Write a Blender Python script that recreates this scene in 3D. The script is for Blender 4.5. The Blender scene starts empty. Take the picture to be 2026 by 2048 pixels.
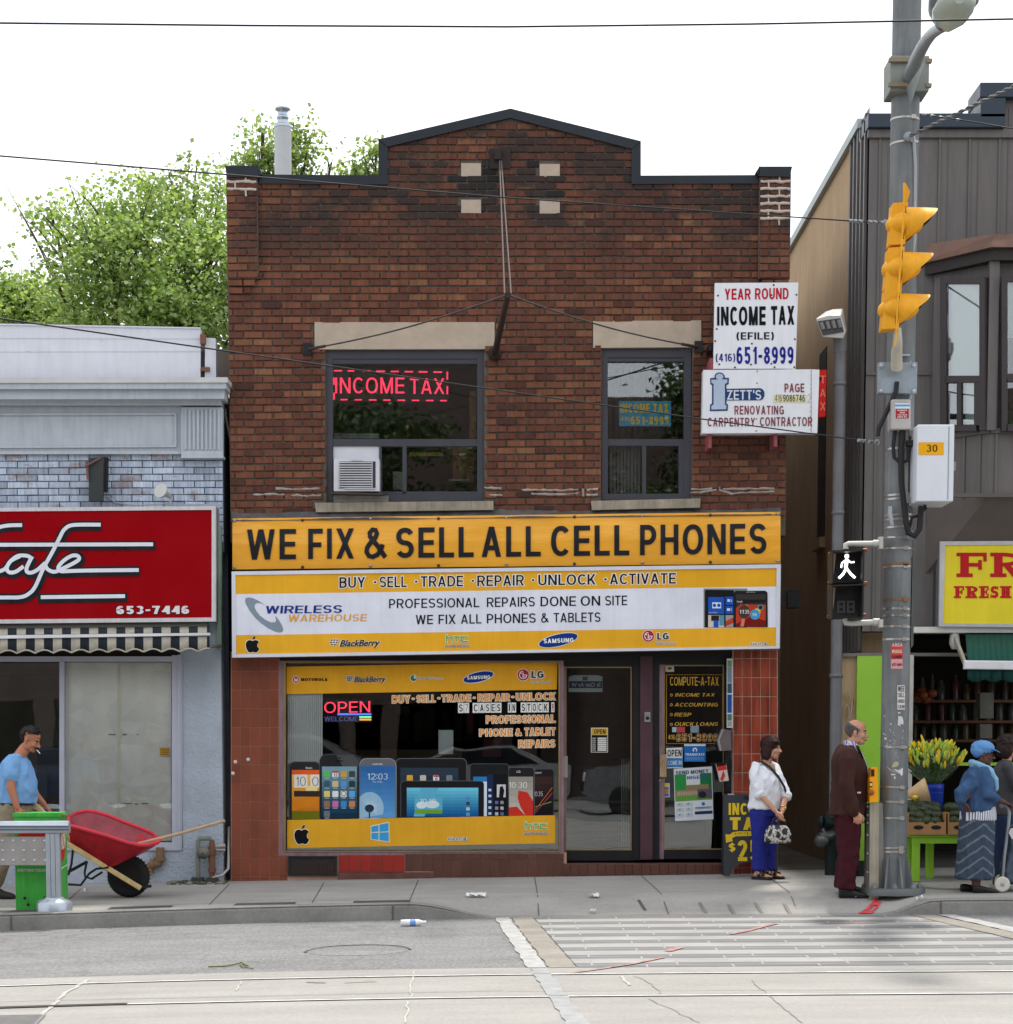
import bpy,math,random
import numpy as np
from mathutils import Vector,Matrix,noise as mnoise
SC=bpy.context.scene
COL=SC.collection
R=math.radians
random.seed(7)
# --- camera, sky, sun, exposure
FPX,U0,VH=4267.0,1013.0,1494.8
PITCH=R(5.1)
CAMH,DIST=1.585,23.1
PV=VH+FPX*math.tan(PITCH)
cam=bpy.data.cameras.new('camera');CAM=bpy.data.objects.new('camera',cam);COL.objects.link(CAM)
CAM.location=(0,-DIST,CAMH);CAM.rotation_euler=(R(90)-PITCH,0,0)
cam.lens=36*FPX/2048;cam.sensor_width=36;cam.shift_y=(PV-1024)/2048
cam.clip_start=.1;cam.clip_end=2000
SC.camera=CAM
SUN_EL,SUN_AZ=R(66),R(13)
world=bpy.data.worlds.new('World');SC.world=world;world.use_nodes=True
wn=world.node_tree;wn.nodes.clear()
sky=wn.nodes.new('ShaderNodeTexSky');sky.sky_type='NISHITA';sky.sun_disc=False
sky.sun_elevation=SUN_EL;sky.sun_rotation=SUN_AZ;sky.dust_density=4;sky.air_density=1;sky.ozone_density=1
wmix=wn.nodes.new('ShaderNodeMix');wmix.data_type='RGBA';wmix.inputs[0].default_value=.72
wcl=wn.nodes.new('ShaderNodeTexNoise');wcl.inputs['Scale'].default_value=1.6;wcl.inputs['Detail'].default_value=5
wramp=wn.nodes.new('ShaderNodeValToRGB')
wramp.color_ramp.elements[0].color=(11.2,11.5,12.0,1);wramp.color_ramp.elements[1].color=(13.4,13.6,13.8,1)
wn.links.new(wcl.outputs[0],wramp.inputs[0]);wn.links.new(sky.outputs[0],wmix.inputs[6]);wn.links.new(wramp.outputs[0],wmix.inputs[7])
wbg=wn.nodes.new('ShaderNodeBackground');wbg.inputs[1].default_value=.10
wout=wn.nodes.new('ShaderNodeOutputWorld')
wn.links.new(wmix.outputs[2],wbg.inputs[0]);wn.links.new(wbg.outputs[0],wout.inputs[0])
sl=bpy.data.lights.new('sun','SUN');sl.energy=2.6;sl.angle=R(3.5);sl.color=(1,.95,.87)
SUN=bpy.data.objects.new('sun',sl);COL.objects.link(SUN);SUN.location=(5,20,40)
sd=Vector((math.sin(SUN_AZ)*math.cos(SUN_EL),math.cos(SUN_AZ)*math.cos(SUN_EL),math.sin(SUN_EL)))
SUN.rotation_euler=sd.to_track_quat('Z','Y').to_euler()
vs=SC.view_settings;vs.view_transform='Standard';vs.look='None';vs.gamma=1;vs.use_curve_mapping=False
vs.exposure=.60
SC.render.film_transparent=False
SC.cycles.max_bounces=8;SC.cycles.transparent_max_bounces=24
# --- measuring: photograph pixel -> point on a plane
_f=Vector((0,math.cos(PITCH),-math.sin(PITCH)));_u=Vector((0,math.sin(PITCH),math.cos(PITCH)))
CL=Vector(CAM.location)
def ray(u,v):return Vector(((u-U0)/FPX,0,0))+_u*((PV-v)/FPX)+_f
def P(u,v,y=0.0):
 d=ray(u,v);return CL+d*((y+DIST)/d.y)
def PL(u,v,p0,n):
 d=ray(u,v);return CL+d*((Vector(p0)-CL).dot(n)/d.dot(n))
FR=dict(T1=(0,0,.5301),T2=(1013,0,.5301),T3=(0,600,.3624),T4=(450,600,.2946),T5=(1100,500,.3140),T6=(450,1000,.3140),T7=(1000,1000,.3140),T8=(1600,550,.3883),B1=(0,1250,.3106),B2=(450,1300,.3558),B3=(1100,1300,.2616),B4=(1600,1300,.2848),B5=(0,1750,.5301),B6=(1013,1750,.5301),B7=(1700,350,.1916),B8=(1440,1450,.1863),S=(0,0,1),U=(0,0,1.0602))
def q(fr,x,y):a=FR[fr];return(a[0]+x*a[2],a[1]+y*a[2])
SLOPE=.0145
KERB_Y=-3.37
def sstep(a,b,x):t=min(1,max(0,(x-a)/(b-a)));return t*t*(3-2*t)
def kerb_h(x):return .008+.138*(1-sstep(-.92,-.05,x))+.13*sstep(3.5,4.0,x)
def rz(x,y=0):
 t=min(1,max(0,(x+2.6)/4.2));s_=.032*(x+2.6)if x<-2.6 else 4.2*(.0238*t-.0173*(t**3-.5*t**4))+(.0065*(x-1.6)if x>1.6 else 0)
 return s_-.0445
def gz(x,y):
 b=rz(x)
 if y<=KERB_Y-.001:return b
 t=min(1,(y-KERB_Y)/(-KERB_Y));b=b+(SLOPE*x-b)*t
 return b+.146+.039*t-(.146-kerb_h(x))*(1-sstep(0,1.0,y-KERB_Y))
def G(u,v,lift=0.0,road=False):
 d=ray(u,v);h=lambda t:(CL.z+d.z*t)-(rz(d.x*t)if road else gz(d.x*t,d.y*t-DIST))-lift
 a=b=8.0
 while h(b)>0 and b<60:a=b;b+=.12
 for _ in range(24):
  m_=(a+b)/2
  if h(m_)>0:a=m_
  else:b=m_
 return CL+d*b
 # --- colours and materials
def lin(c):c/=255.0;return c/12.92 if c<=.04045 else((c+.055)/1.055)**2.4
def S(r,g,b,k=1.0):return(min(.85,lin(r)*k),min(.85,lin(g)*k),min(.85,lin(b)*k),1)
def nd(nt,t,**kw):
 n=nt.nodes.new(t)
 for k,v in kw.items():
  if k.startswith('i_'):n.inputs[k[2:].replace('_',' ')].default_value=v
  else:setattr(n,k,v)
 return n
def new_mat(name):
 m=bpy.data.materials.new(name);m.use_nodes=True;nt=m.node_tree
 return m,nt,nt.nodes['Principled BSDF']
def mixc(nt,typ,fac,a,b):
 n=nt.nodes.new('ShaderNodeMix');n.data_type='RGBA';n.blend_type=typ
 for s,v in((0,fac),(6,a),(7,b)):
  if hasattr(v,'is_linked')or hasattr(v,'links'):nt.links.new(v,n.inputs[s])
  else:n.inputs[s].default_value=v
 return n.outputs[2]
def ramp(nt,src,stops,interp='LINEAR'):
 n=nt.nodes.new('ShaderNodeValToRGB');e=n.color_ramp.elements;n.color_ramp.interpolation=interp
 while len(e)<len(stops):e.new(.5)
 for el,(p,c)in zip(e,stops):
  el.position=p;el.color=c if len(c)==4 else(*c,1)
 nt.links.new(src,n.inputs[0]);return n.outputs[0]
def g4(x):return(x,x,x,1)
def coords(nt,scale=(1,1,1)):
 tc=nd(nt,'ShaderNodeTexCoord');mp=nd(nt,'ShaderNodeMapping');mp.inputs['Scale'].default_value=scale
 nt.links.new(tc.outputs['Object'],mp.inputs[0]);return mp.outputs[0]
def tnoise(nt,vec,scale,detail=4,rough=.55):
 n=nd(nt,'ShaderNodeTexNoise');n.inputs['Scale'].default_value=scale;n.inputs['Detail'].default_value=detail;n.inputs['Roughness'].default_value=rough
 nt.links.new(vec,n.inputs['Vector']);return n.outputs[0]
def addbump(nt,b,h,strength,dist=.01):
 n=nd(nt,'ShaderNodeBump');n.inputs['Strength'].default_value=strength;n.inputs['Distance'].default_value=dist
 nt.links.new(h,n.inputs['Height']);nt.links.new(n.outputs[0],b.inputs['Normal'])
MC={}
def M(name,col,rough=.55,metal=0.0,var=.14,vs=5.0,bump=0.0,bs=60.0,bd=.01,streak=0.0,rust=0.0,rustc=(.16,.06,.025,1),spec=.3,coat=0.0):
 if name in MC:return MC[name]
 m,nt,b=new_mat(name)
 vec=coords(nt)
 nz=tnoise(nt,vec,vs,6,.6)
 c=mixc(nt,'MULTIPLY',1.0,col,ramp(nt,nz,[(.3,g4(1-var)),(.7,g4(1+var*.6))]))
 if streak:
  sv=coords(nt,(9,9,.7));sn=tnoise(nt,sv,2.2,5,.65)
  c=mixc(nt,'MULTIPLY',1.0,c,ramp(nt,sn,[(.42,g4(1)),(.72,g4(1-streak))]))
 if rust:
  rn=tnoise(nt,vec,3.2,8,.68)
  c=mixc(nt,'MIX',ramp(nt,rn,[(.66-rust*.12,g4(0)),(.74-rust*.08,g4(.85))]),c,rustc)
 nt.links.new(c,b.inputs['Base Color'])
 b.inputs['Roughness'].default_value=rough;b.inputs['Metallic'].default_value=metal
 b.inputs['Specular IOR Level'].default_value=spec;b.inputs['Coat Weight'].default_value=coat
 nt.links.new(ramp(nt,nz,[(.3,g4(max(0,rough-.07))),(.7,g4(min(1,rough+.09)))]),b.inputs['Roughness'])
 if bump:addbump(nt,b,tnoise(nt,vec,bs,5),bump,bd)
 MC[name]=m;return m
def F(name,col,rough=.5):return M(name,col,rough,var=.09,vs=2.5,spec=.1,streak=.06)
def EM(name,col,k):
 m,nt,b=new_mat(name);b.inputs['Base Color'].default_value=(col[0]*.3,col[1]*.3,col[2]*.3,1)
 b.inputs['Emission Color'].default_value=col;b.inputs['Emission Strength'].default_value=k
 return m
def GLASS(name,refl=.10,tint=(.8,.84,.82),wav=.25,sc=.8):
 m,nt,b=new_mat(name);nt.nodes.remove(b);out=nt.nodes['Material Output']
 tr=nd(nt,'ShaderNodeBsdfTransparent');tr.inputs[0].default_value=(*tint,1)
 gl=nd(nt,'ShaderNodeBsdfGlossy');gl.inputs['Roughness'].default_value=.01;gl.inputs[0].default_value=(.95,.97,1,1)
 fr=nd(nt,'ShaderNodeFresnel');fr.inputs[0].default_value=1.5
 mp=nd(nt,'ShaderNodeMath',operation='MULTIPLY_ADD');mp.inputs[1].default_value=1.0;mp.inputs[2].default_value=refl-.04
 mx=nd(nt,'ShaderNodeMixShader')
 bp=nd(nt,'ShaderNodeBump');bp.inputs['Strength'].default_value=wav;bp.inputs['Distance'].default_value=.01
 nt.links.new(tnoise(nt,coords(nt),sc,2),bp.inputs['Height']);nt.links.new(bp.outputs[0],gl.inputs['Normal'])
 nt.links.new(fr.outputs[0],mp.inputs[0]);nt.links.new(mp.outputs[0],mx.inputs[0])
 nt.links.new(tr.outputs[0],mx.inputs[1]);nt.links.new(gl.outputs[0],mx.inputs[2]);nt.links.new(mx.outputs[0],out.inputs[0])
 return m
 # --- mesh builder
class MB:
 def __init__(s):s.v=[];s.f=[];s.m=[];s.s=[]
 def add(s,vv,ff,m=0,sm=False):
  o=len(s.v);s.v+=[tuple(x)for x in vv]
  for f in ff:s.f.append([o+i for i in f]);s.m.append(m);s.s.append(sm)
  return s
 def box(s,x0,x1,y0,y1,z0,z1,m=0):
  return s.add([(x0,y0,z0),(x1,y0,z0),(x1,y1,z0),(x0,y1,z0),(x0,y0,z1),(x1,y0,z1),(x1,y1,z1),(x0,y1,z1)],[(0,3,2,1),(4,5,6,7),(0,1,5,4),(1,2,6,5),(2,3,7,6),(3,0,4,7)],m)
 def prism(s,pts,off,m=0,sm=False):
  n=len(pts);off=Vector(off);a=[Vector(p)for p in pts]
  s.add(a,[tuple(range(n))],m);s.add([p+off for p in a],[tuple(range(n-1,-1,-1))],m)
  return s.add(a+[p+off for p in a],[(i,i+n,(i+1)%n+n,(i+1)%n)for i in range(n)],m,sm)
 def rect(s,u0,v0,u1,v1,y,th,m=0):
  return s.quad([(u0,v0),(u1,v0),(u1,v1),(u0,v1)],y,th,m)
 def quad(s,px,y,th,m=0):return s.prism([P(a,b,y)for a,b in reversed(px)],(0,th,0),m)
 def face(s,px,y,m=0):return s.add([P(a,b,y)for a,b in reversed(px)],[tuple(range(len(px)))],m)
 def bar(s,a,b,w,h,up=(0,0,1),m=0):
  a=Vector(a);b=Vector(b);d=(b-a).normalized();x=d.cross(Vector(up))
  x=x.normalized()if x.length>1e-4 else Vector((1,0,0));z=x.cross(d)
  return s.prism([a+x*w/2+z*h/2,a-x*w/2+z*h/2,a-x*w/2-z*h/2,a+x*w/2-z*h/2],b-a,m)
 def tube(s,pts,r,n=8,m=0,caps=True,round_=False):
  pts=[Vector(p)for p in pts];k=len(pts);rr=list(r)if isinstance(r,(list,tuple))else[r]*k
  if round_:
   d0=(pts[0]-pts[1]).normalized();d1=(pts[-1]-pts[-2]).normalized()
   pts=[pts[0]+d0*rr[0]*.95,pts[0]+d0*rr[0]*.7]+pts+[pts[-1]+d1*rr[-1]*.7,pts[-1]+d1*rr[-1]*.95]
   rr=[rr[0]*.3,rr[0]*.72]+rr+[rr[-1]*.72,rr[-1]*.3];k=len(pts)
  vv=[];up=None
  for i,p in enumerate(pts):
   d=(pts[min(i+1,k-1)]-pts[max(i-1,0)]).normalized()
   if up is None:
    up=Vector((0,0,1))if abs(d.z)<.9 else Vector((0,1,0))
   x=d.cross(up).normalized();up=x.cross(d).normalized()
   for j in range(n):
    a=2*math.pi*j/n;vv.append(p+(x*math.cos(a)+up*math.sin(a))*rr[i])
  ff=[(i*n+j,i*n+(j+1)%n,(i+1)*n+(j+1)%n,(i+1)*n+j)for i in range(k-1)for j in range(n)]
  s.add(vv,ff,m,True)
  if caps:s.add(vv[:n],[tuple(range(n-1,-1,-1))],m);s.add(vv[-n:],[tuple(range(n))],m)
  return s
 def lathe(s,prof,c,n=20,m=0,ax=None,sm=True):
  c=Vector(c);qt=Vector(ax).to_track_quat('Z','Y')if ax is not None else None;vv=[]
  for r,h in prof:
   for j in range(n):
    a=2*math.pi*j/n;w=Vector((r*math.cos(a),r*math.sin(a),h));vv.append(c+(qt@w if qt else w))
  k=len(prof)
  s.add(vv,[(i*n+j,i*n+(j+1)%n,(i+1)*n+(j+1)%n,(i+1)*n+j)for i in range(k-1)for j in range(n)],m,sm)
  if prof[0][0]>1e-4:s.add(vv[:n],[tuple(range(n-1,-1,-1))],m)
  if prof[-1][0]>1e-4:s.add(vv[-n:],[tuple(range(n))],m)
  return s
 def ell(s,c,r,ax=None,n=16,k=10,m=0):
  c=Vector(c);ax=ax or(Vector((1,0,0)),Vector((0,1,0)),Vector((0,0,1)));vv=[]
  for i in range(k+1):
   t=math.pi*i/k
   for j in range(n):
    a=2*math.pi*j/n
    vv.append(c+ax[0]*(r[0]*math.sin(t)*math.cos(a))+ax[1]*(r[1]*math.sin(t)*math.sin(a))+ax[2]*(r[2]*math.cos(t)))
  return s.add(vv,[(i*n+j,(i+1)*n+j,(i+1)*n+(j+1)%n,i*n+(j+1)%n)for i in range(k)for j in range(n)],m,True)
 def loft(s,secs,m=0,n=20,caps=True,e=2.0):
  vv=[]
  for c,a,b in secs:
   for j in range(n):
    t=2*math.pi*j/n;ct,st=math.cos(t),math.sin(t)
    ct=math.copysign(abs(ct)**(2/e),ct);st=math.copysign(abs(st)**(2/e),st)
    vv.append(Vector(c)+Vector(a)*ct+Vector(b)*st)
  k=len(secs)
  s.add(vv,[(i*n+j,i*n+(j+1)%n,(i+1)*n+(j+1)%n,(i+1)*n+j)for i in range(k-1)for j in range(n)],m,True)
  if caps:s.add(vv[:n],[tuple(range(n-1,-1,-1))],m,True);s.add(vv[-n:],[tuple(range(n))],m,True)
  return s
def mesh_of(name,mb,mats,off=Vector((0,0,0)),angle=40):
 me=bpy.data.meshes.new(name)
 me.from_pydata([(a-off.x,b-off.y,c-off.z)for a,b,c in mb.v],[],mb.f)
 for mt in(mats if isinstance(mats,(list,tuple))else[mats]):me.materials.append(mt)
 me.polygons.foreach_set('material_index',mb.m);me.polygons.foreach_set('use_smooth',mb.s)
 me.update()
 return me
WL={}
def thing(name,label,cat,loc,group=None):
 o=bpy.data.objects.new(name,None);COL.objects.link(o);o.empty_display_size=.2
 o.location=loc;o['label']=label;o['category']=cat
 if group:o['group']=group
 WL[o.name]=Vector(loc);return o
def part(name,mb,mats,parent,label=None,bevel=0.0):
 off=WL[parent.name];me=mesh_of(name,mb,mats,off)
 o=bpy.data.objects.new(name,me);COL.objects.link(o);o.parent=parent;WL[o.name]=off
 if label:o['label']=label
 if bevel:bev(o,bevel)
 return o
def bev(o,w,seg=2):
 b=o.modifiers.new('bevel','BEVEL');b.width=w;b.segments=seg;b.limit_method='ANGLE';b.angle_limit=R(40);b.harden_normals=False
def solo(name,mb,mats,label,cat,loc,group=None,kind=None,bevel=0.0):
 me=mesh_of(name,mb,mats,Vector(loc));o=bpy.data.objects.new(name,me);COL.objects.link(o);o.location=loc
 WL[o.name]=Vector(loc)
 if label:o['label']=label
 if cat:o['category']=cat
 if group:o['group']=group
 if kind:o['kind']=kind
 if bevel:bev(o,bevel)
 return o
def struct(name,mb,mats):return solo(name,mb,mats,None,None,(0,0,0),kind='structure')
# --- lettering
def _arc(cx,cy,rx,ry,a0,a1,n=18,e=2.0):
 out=[]
 for i in range(n+1):
  a=R(a0+(a1-a0)*i/n);c,s=math.cos(a),math.sin(a)
  out.append((cx+rx*math.copysign(abs(c)**(2/e),c),cy+ry*math.copysign(abs(s)**(2/e),s)))
 return out
def glyph(ch,t,o=0.0):
 """Heavy sans capitals and figures drawn as strokes; cap height 1, stroke t, swelled by o. Returns polygons and advance."""
 th=t*.86;out=[]
 def Rc(x0,y0,x1,y1):out.append([(x0-o,y0-o),(x1+o,y0-o),(x1+o,y1+o),(x0-o,y1+o)])
 def V(x,a=0,b=1):Rc(x,a,x+t,b)
 def H(y,a,b):Rc(a,y,b,y+th)
 def D(x0,y0,x1,y1):
  hw=t*math.hypot(x1-x0,y1-y0)/abs(y1-y0)*.96;sl=(x1-x0)/(y1-y0);oo=o*1.25
  out.append([(x0-oo-sl*o,y0-o),(x0+hw+oo-sl*o,y0-o),(x1+hw+oo+sl*o,y1+o),(x1-oo+sl*o,y1+o)])
 def Pth(pts,closed=False):
  h=t/2+o;hy=th/2+o;n=len(pts);L=[];Q=[]
  for i in range(n):
   if closed:a,b=pts[i-1],pts[(i+1)%n]
   else:a,b=pts[max(0,i-1)],pts[min(n-1,i+1)]
   dx,dy=b[0]-a[0],b[1]-a[1];l=math.hypot(dx,dy)or 1;nx,ny=-dy/l,dx/l
   ex=ey=0
   if not closed and o and i in(0,n-1):sgn=-1 if i==0 else 1;ex,ey=dx/l*o*sgn,dy/l*o*sgn
   L.append((pts[i][0]+nx*h+ex,pts[i][1]+ny*hy+ey));Q.append((pts[i][0]-nx*h+ex,pts[i][1]-ny*hy+ey))
  for i in range(n if closed else n-1):
   j=(i+1)%n;out.append(('s',[Q[i],Q[j],L[j],L[i]]))
 g=.14
 if ch==' ':return[],.34
 w=dict(A=.74,B=.66,C=.74,D=.72,E=.6,F=.57,G=.76,H=.7,I=t,J=.52,K=.7,L=.56,M=.84,N=.72,O=.8,P=.64,Q=.8,R=.7,S=.66,T=.62,U=.7,V=.72,W=1.02,X=.72,Y=.7,Z=.64).get(ch,.56)
 c,rx=w/2,w/2-t/2
 def bowl(x0,x1,y0,y1):
  rr=(y1-y0)/2;Pth([(x0,y0)]+_arc(x1-rr*.95,(y0+y1)/2,rr*.95,rr,-90,90)+[(x0,y1)])
 if ch=='A':D(0,0,c-t*.55,1);D(w-t*1.1,0,c-t*.5,1);H(.22,w*.2,w*.8)
 elif ch=='B':V(0);bowl(t*.6,w-t/2,th/2,.53);bowl(t*.6,w-t*.62,.53,1-th/2)
 elif ch=='C':Pth(_arc(c,.5,rx,.5-th/2,42,318,26,2.2));w-=.06
 elif ch=='D':V(0);Pth([(t*.6,th/2)]+_arc(w*.42,.5,w*.58-t/2,.5-th/2,-90,90,22,2.2)+[(t*.6,1-th/2)])
 elif ch=='E':V(0);H(0,t*.6,w);H(.5-th/2,t*.6,w*.95);H(1-th,t*.6,w)
 elif ch=='F':V(0);H(.47-th/2,t*.6,w*.9);H(1-th,t*.6,w)
 elif ch=='G':Pth(_arc(c,.5,rx,.5-th/2,42,338,26,2.2));H(.40,c,w);V(w-t,.08,.4)
 elif ch=='H':V(0);V(w-t);H(.5-th/2,t*.6,w-t*.6)
 elif ch=='I':V(0)
 elif ch=='J':V(w-t,.28,1);Pth([(w-t/2,.3)]+_arc(c,.28,rx,.28-th/2,0,-170))
 elif ch=='K':V(0);D(t*.5,.35,w-t*1.25,1);D(w-t*1.2,0,w*.28,.6)
 elif ch=='L':V(0);H(0,t*.6,w)
 elif ch=='M':V(0);V(w-t);D(c-t*.5,.0,t*.05,1);D(c-t*.5,.0,w-t*1.1,1)
 elif ch=='N':V(0);V(w-t);D(w-t*1.15,0,0,1)
 elif ch in 'O0Q':Pth(_arc(c,.5,rx,.5-th/2,0,350,35,2.2),True)
 elif ch=='P':V(0);bowl(t*.6,w-t/2,.42,1-th/2)
 elif ch=='R':V(0);bowl(t*.6,w-t/2,.46,1-th/2);D(w-t*1.05,0,w*.42,.46)
 elif ch in 'S$':
  ry=.25-th/4;Pth(_arc(c,.5+ry,rx,ry,22,270,20,2.1)+_arc(c,.5-ry,rx,ry,90,-158,20,2.1)[1:])
  if ch=='$':Rc(c-t*.3,-.12,c+t*.3,1.12)
 elif ch=='T':Rc(c-t/2,0,c+t/2,1);H(1-th,0,w)
 elif ch=='U':Pth([(t/2,1),(t/2,.4)]+_arc(c,.36,rx,.36-th/2,180,360,20,2.2)+[(w-t/2,.4),(w-t/2,1)])
 elif ch=='V':D(c-t*.55,0,0,1);D(c-t*.55,0,w-t*1.1,1)
 elif ch=='W':x=w/4;D(x-t*.4,0,0,1);D(x-t*.4,0,c-t*.5,1);D(3*x-t*.6,0,c-t*.5,1);D(3*x-t*.6,0,w-t,1)
 elif ch=='X':D(0,0,w-t*1.2,1);D(w-t*1.2,0,0,1)
 elif ch=='Y':Rc(c-t/2,0,c+t/2,.45);D(c-t*.55,.4,0,1);D(c-t*.55,.4,w-t*1.1,1)
 elif ch=='Z':H(0,0,w);H(1-th,0,w);D(0,.05,w-t*1.3,.95)
 elif ch=='1':V(w*.4);D(w*.1,.72,w*.4,.98);return out,w*.4+t+g
 elif ch=='2':Pth(_arc(c,.7,rx,.3-th/2,168,-35,20)+[(t*.8,th)]);H(0,t*.1,w)
 elif ch=='3':Pth(_arc(c,.74,rx*.94,.26-th/2,150,-80,16));Pth(_arc(c,.28,rx,.28-th/2,80,-155,18))
 elif ch=='4':V(w*.58);H(.22,0,w);D(0,.26,w*.5,1)
 elif ch=='5':H(1-th,w*.14,w*.94);V(w*.08,.45,1);Pth(_arc(c,.33,rx,.33-th/2,140,-155,20))
 elif ch in '69':
  a=len(out);Pth(_arc(c,.32,rx,.32-th/2,0,350,30),True);Pth(_arc(c,.5,rx,.5-th/2,48,185,16))
  if ch=='9':
   for i in range(a,len(out)):out[i]=('s',[(w-x,1-y)for x,y in out[i][1]])
 elif ch=='7':H(1-th,0,w);D(w*.2,0,w-t*1.1,1-th*.5)
 elif ch=='8':Pth(_arc(c,.28,rx,.28-th/2,0,350,28),True);Pth(_arc(c,.76,rx*.9,.24-th/2,0,350,28),True)
 elif ch=='&':
  w=.8;Pth([(x*w,y)for x,y in[(1,.03),(.62,.4),(.24,.72),(.22,.84),(.36,.95),(.52,.93),(.58,.82),(.5,.68),(.24,.5),(.1,.36),(.07,.22),(.18,.08),(.38,.05),(.6,.12),(.78,.28),(.86,.46)]])
 elif ch=='-':w=.34;H(.36,0,w)
 elif ch=='.':w=t;Rc(0,0,t,t)
 elif ch==',':w=t;Rc(0,-.1,t*.8,t)
 elif ch=='*':w=t*1.1;out.append(_arc(t*.55,.5,t*.6+o,t*.6+o,0,330,11))
 elif ch=="'":w=t*.8;Rc(0,.68,t*.8,1)
 elif ch=='!':w=t;Rc(0,.3,t,1);Rc(0,0,t,t)
 elif ch=='(':w=.28;Pth(_arc(.32,.45,.26,.65,120,240,14))
 elif ch==')':w=.28;Pth(_arc(-.04,.45,.26,.65,60,-60,14))
 return out,w+g
def cut(pg,lo,hi):
 for lim,sg in((lo,1),(hi,-1)):
  out=[]
  for i in range(len(pg)):
   a,b=pg[i-1],pg[i];da,db=(a[1]-lim)*sg,(b[1]-lim)*sg
   if(da>=0)!=(db>=0):t=da/(da-db);out.append((a[0]+(b[0]-a[0])*t,lim))
   if db>=0:out.append(b)
  pg=out
  if not pg:break
 return pg
def letters(mb,text,uv,y,t=.17,o=0.0,ital=0.0,m=0,gap=0.0,put=None,sp=None,bands=0):
 """uv = (uL, uR, top and base row at the left, top and base row at the right) in photo pixels."""
 uL,uR,tL,bL,tR,bR=uv;x=0;G_=[]
 for ch in text:
  if ch==' ' and sp:x+=sp;continue
  pl,a=glyph(ch,t,o);G_.append((x,pl));x+=a+gap
 W=x-.14-gap
 put=put or(lambda u,v,yy:P(u,v,yy))
 for x0,pl in G_:
  k=0
  for pg in pl:
   if pg[0]=='s':pg=pg[1];kk=0
   else:k+=1;kk=k
   if bands:
    pgs=[cut(pg,i/bands-(9 if i==0 else 0),(i+1)/bands+(9 if i==bands-1 else 0))for i in range(bands)]
   else:pgs=[pg]
   for pg in pgs:
    if len(pg)<3:continue
    vv=[]
    for a,b in pg:
     s_=(x0+a+ital*b)/W;u=uL+(uR-uL)*s_;tt,bb=tL+(tR-tL)*s_,bL+(bR-bL)*s_
     vv.append(put(u,bb+(tt-bb)*b,y-kk*.00025))
    ar=sum(pg[i-1][0]*pg[i][1]-pg[i][0]*pg[i-1][1]for i in range(len(pg)))
    if ar<0:vv.reverse()
    mb.add(vv,[tuple(range(len(vv)))],m)
 return mb
def rowtext(mb,text,fr,x0,x1,ya,yb,y,slope=0.0,**kw):
 a=q(fr,x0,ya);b=q(fr,x1,yb);d=slope*(b[0]-a[0])
 return letters(mb,text,(a[0],b[0],a[1]-d/2,b[1]-d/2,a[1]+d/2,b[1]+d/2),y,**kw)
def script(mb,text,fr,x0,x1,ya,yb,y,slope=0.0,shear=0.0,bold=0.0,m=0,spacing=1.0,off=.0,mirror=False):
 """Upper and lower case line in the light built-in face; ya = top of the tall letters, yb = baseline."""
 c=bpy.data.curves.new('line','FONT');c.body=text;c.shear=shear;c.offset=off;c.space_character=spacing
 o=bpy.data.objects.new('line',c);me=o.to_mesh()
 co=[v.co.copy()for v in me.vertices];fs=[tuple(p.vertices)for p in me.polygons];o.to_mesh_clear();bpy.data.objects.remove(o);bpy.data.curves.remove(c)
 xs=[a.x for a in co];xa,xb=min(xs),max(xs);cap=.70
 a=q(fr,x0,ya);b=q(fr,x1,yb)
 sh=[(0,0)]+([(bold*math.cos(R(k*45)),bold*math.sin(R(k*45)))for k in range(8)]if bold else[])
 for k,(dx,dy)in enumerate(sh):
  vv=[]
  for p in co:
   s_=(p.x+dx-xa)/(xb-xa)
   if mirror:s_=1-s_
   u=a[0]+(b[0]-a[0])*s_;v=b[1]+(a[1]-b[1])*(p.y+dy)/cap+slope*(b[0]-a[0])*(s_-.5)
   vv.append(P(u,v,y-k*.0002))
  mb.add(vv,fs if not mirror else[f[::-1]for f in fs],m)
 return mb
def poly(mb,fr,pts,y,m=0):return mb.face([q(fr,a,b)for a,b in pts],y,m)
def disc(mb,fr,cx,cy,rx,ry,y,m=0,tilt=0.0,n=28):
 ct,st=math.cos(R(tilt)),math.sin(R(tilt))
 return poly(mb,fr,[(cx+rx*math.cos(a)*ct-ry*math.sin(a)*st,cy+rx*math.cos(a)*st+ry*math.sin(a)*ct)for a in[2*math.pi*i/n for i in range(n)]],y,m)
def frect(mb,fr,x0,y0,x1,y1,y,m=0):return poly(mb,fr,[(x0,y0),(x1,y0),(x1,y1),(x0,y1)],y,m)
def fbox(mb,fr,x0,y0,x1,y1,y,th,m=0):
 a=q(fr,x0,y0);b=q(fr,x1,y1);return mb.rect(a[0],a[1],b[0],b[1],y,th,m)
def fquad(mb,fr,pts,y,th,m=0):return mb.quad([q(fr,a,b)for a,b in pts],y,th,m)
def frame4(mb,fr,x0,y0,x1,y1,w,y,th,m=0):
 l,t,r,b=w
 fbox(mb,fr,x0,y0,x0+l,y1,y,th,m);fbox(mb,fr,x1-r,y0,x1,y1,y,th,m)
 fbox(mb,fr,x0+l,y0,x1-r,y0+t,y,th,m);fbox(mb,fr,x0+l,y1-b,x1-r,y1,y,th,m)
 return mb
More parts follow.
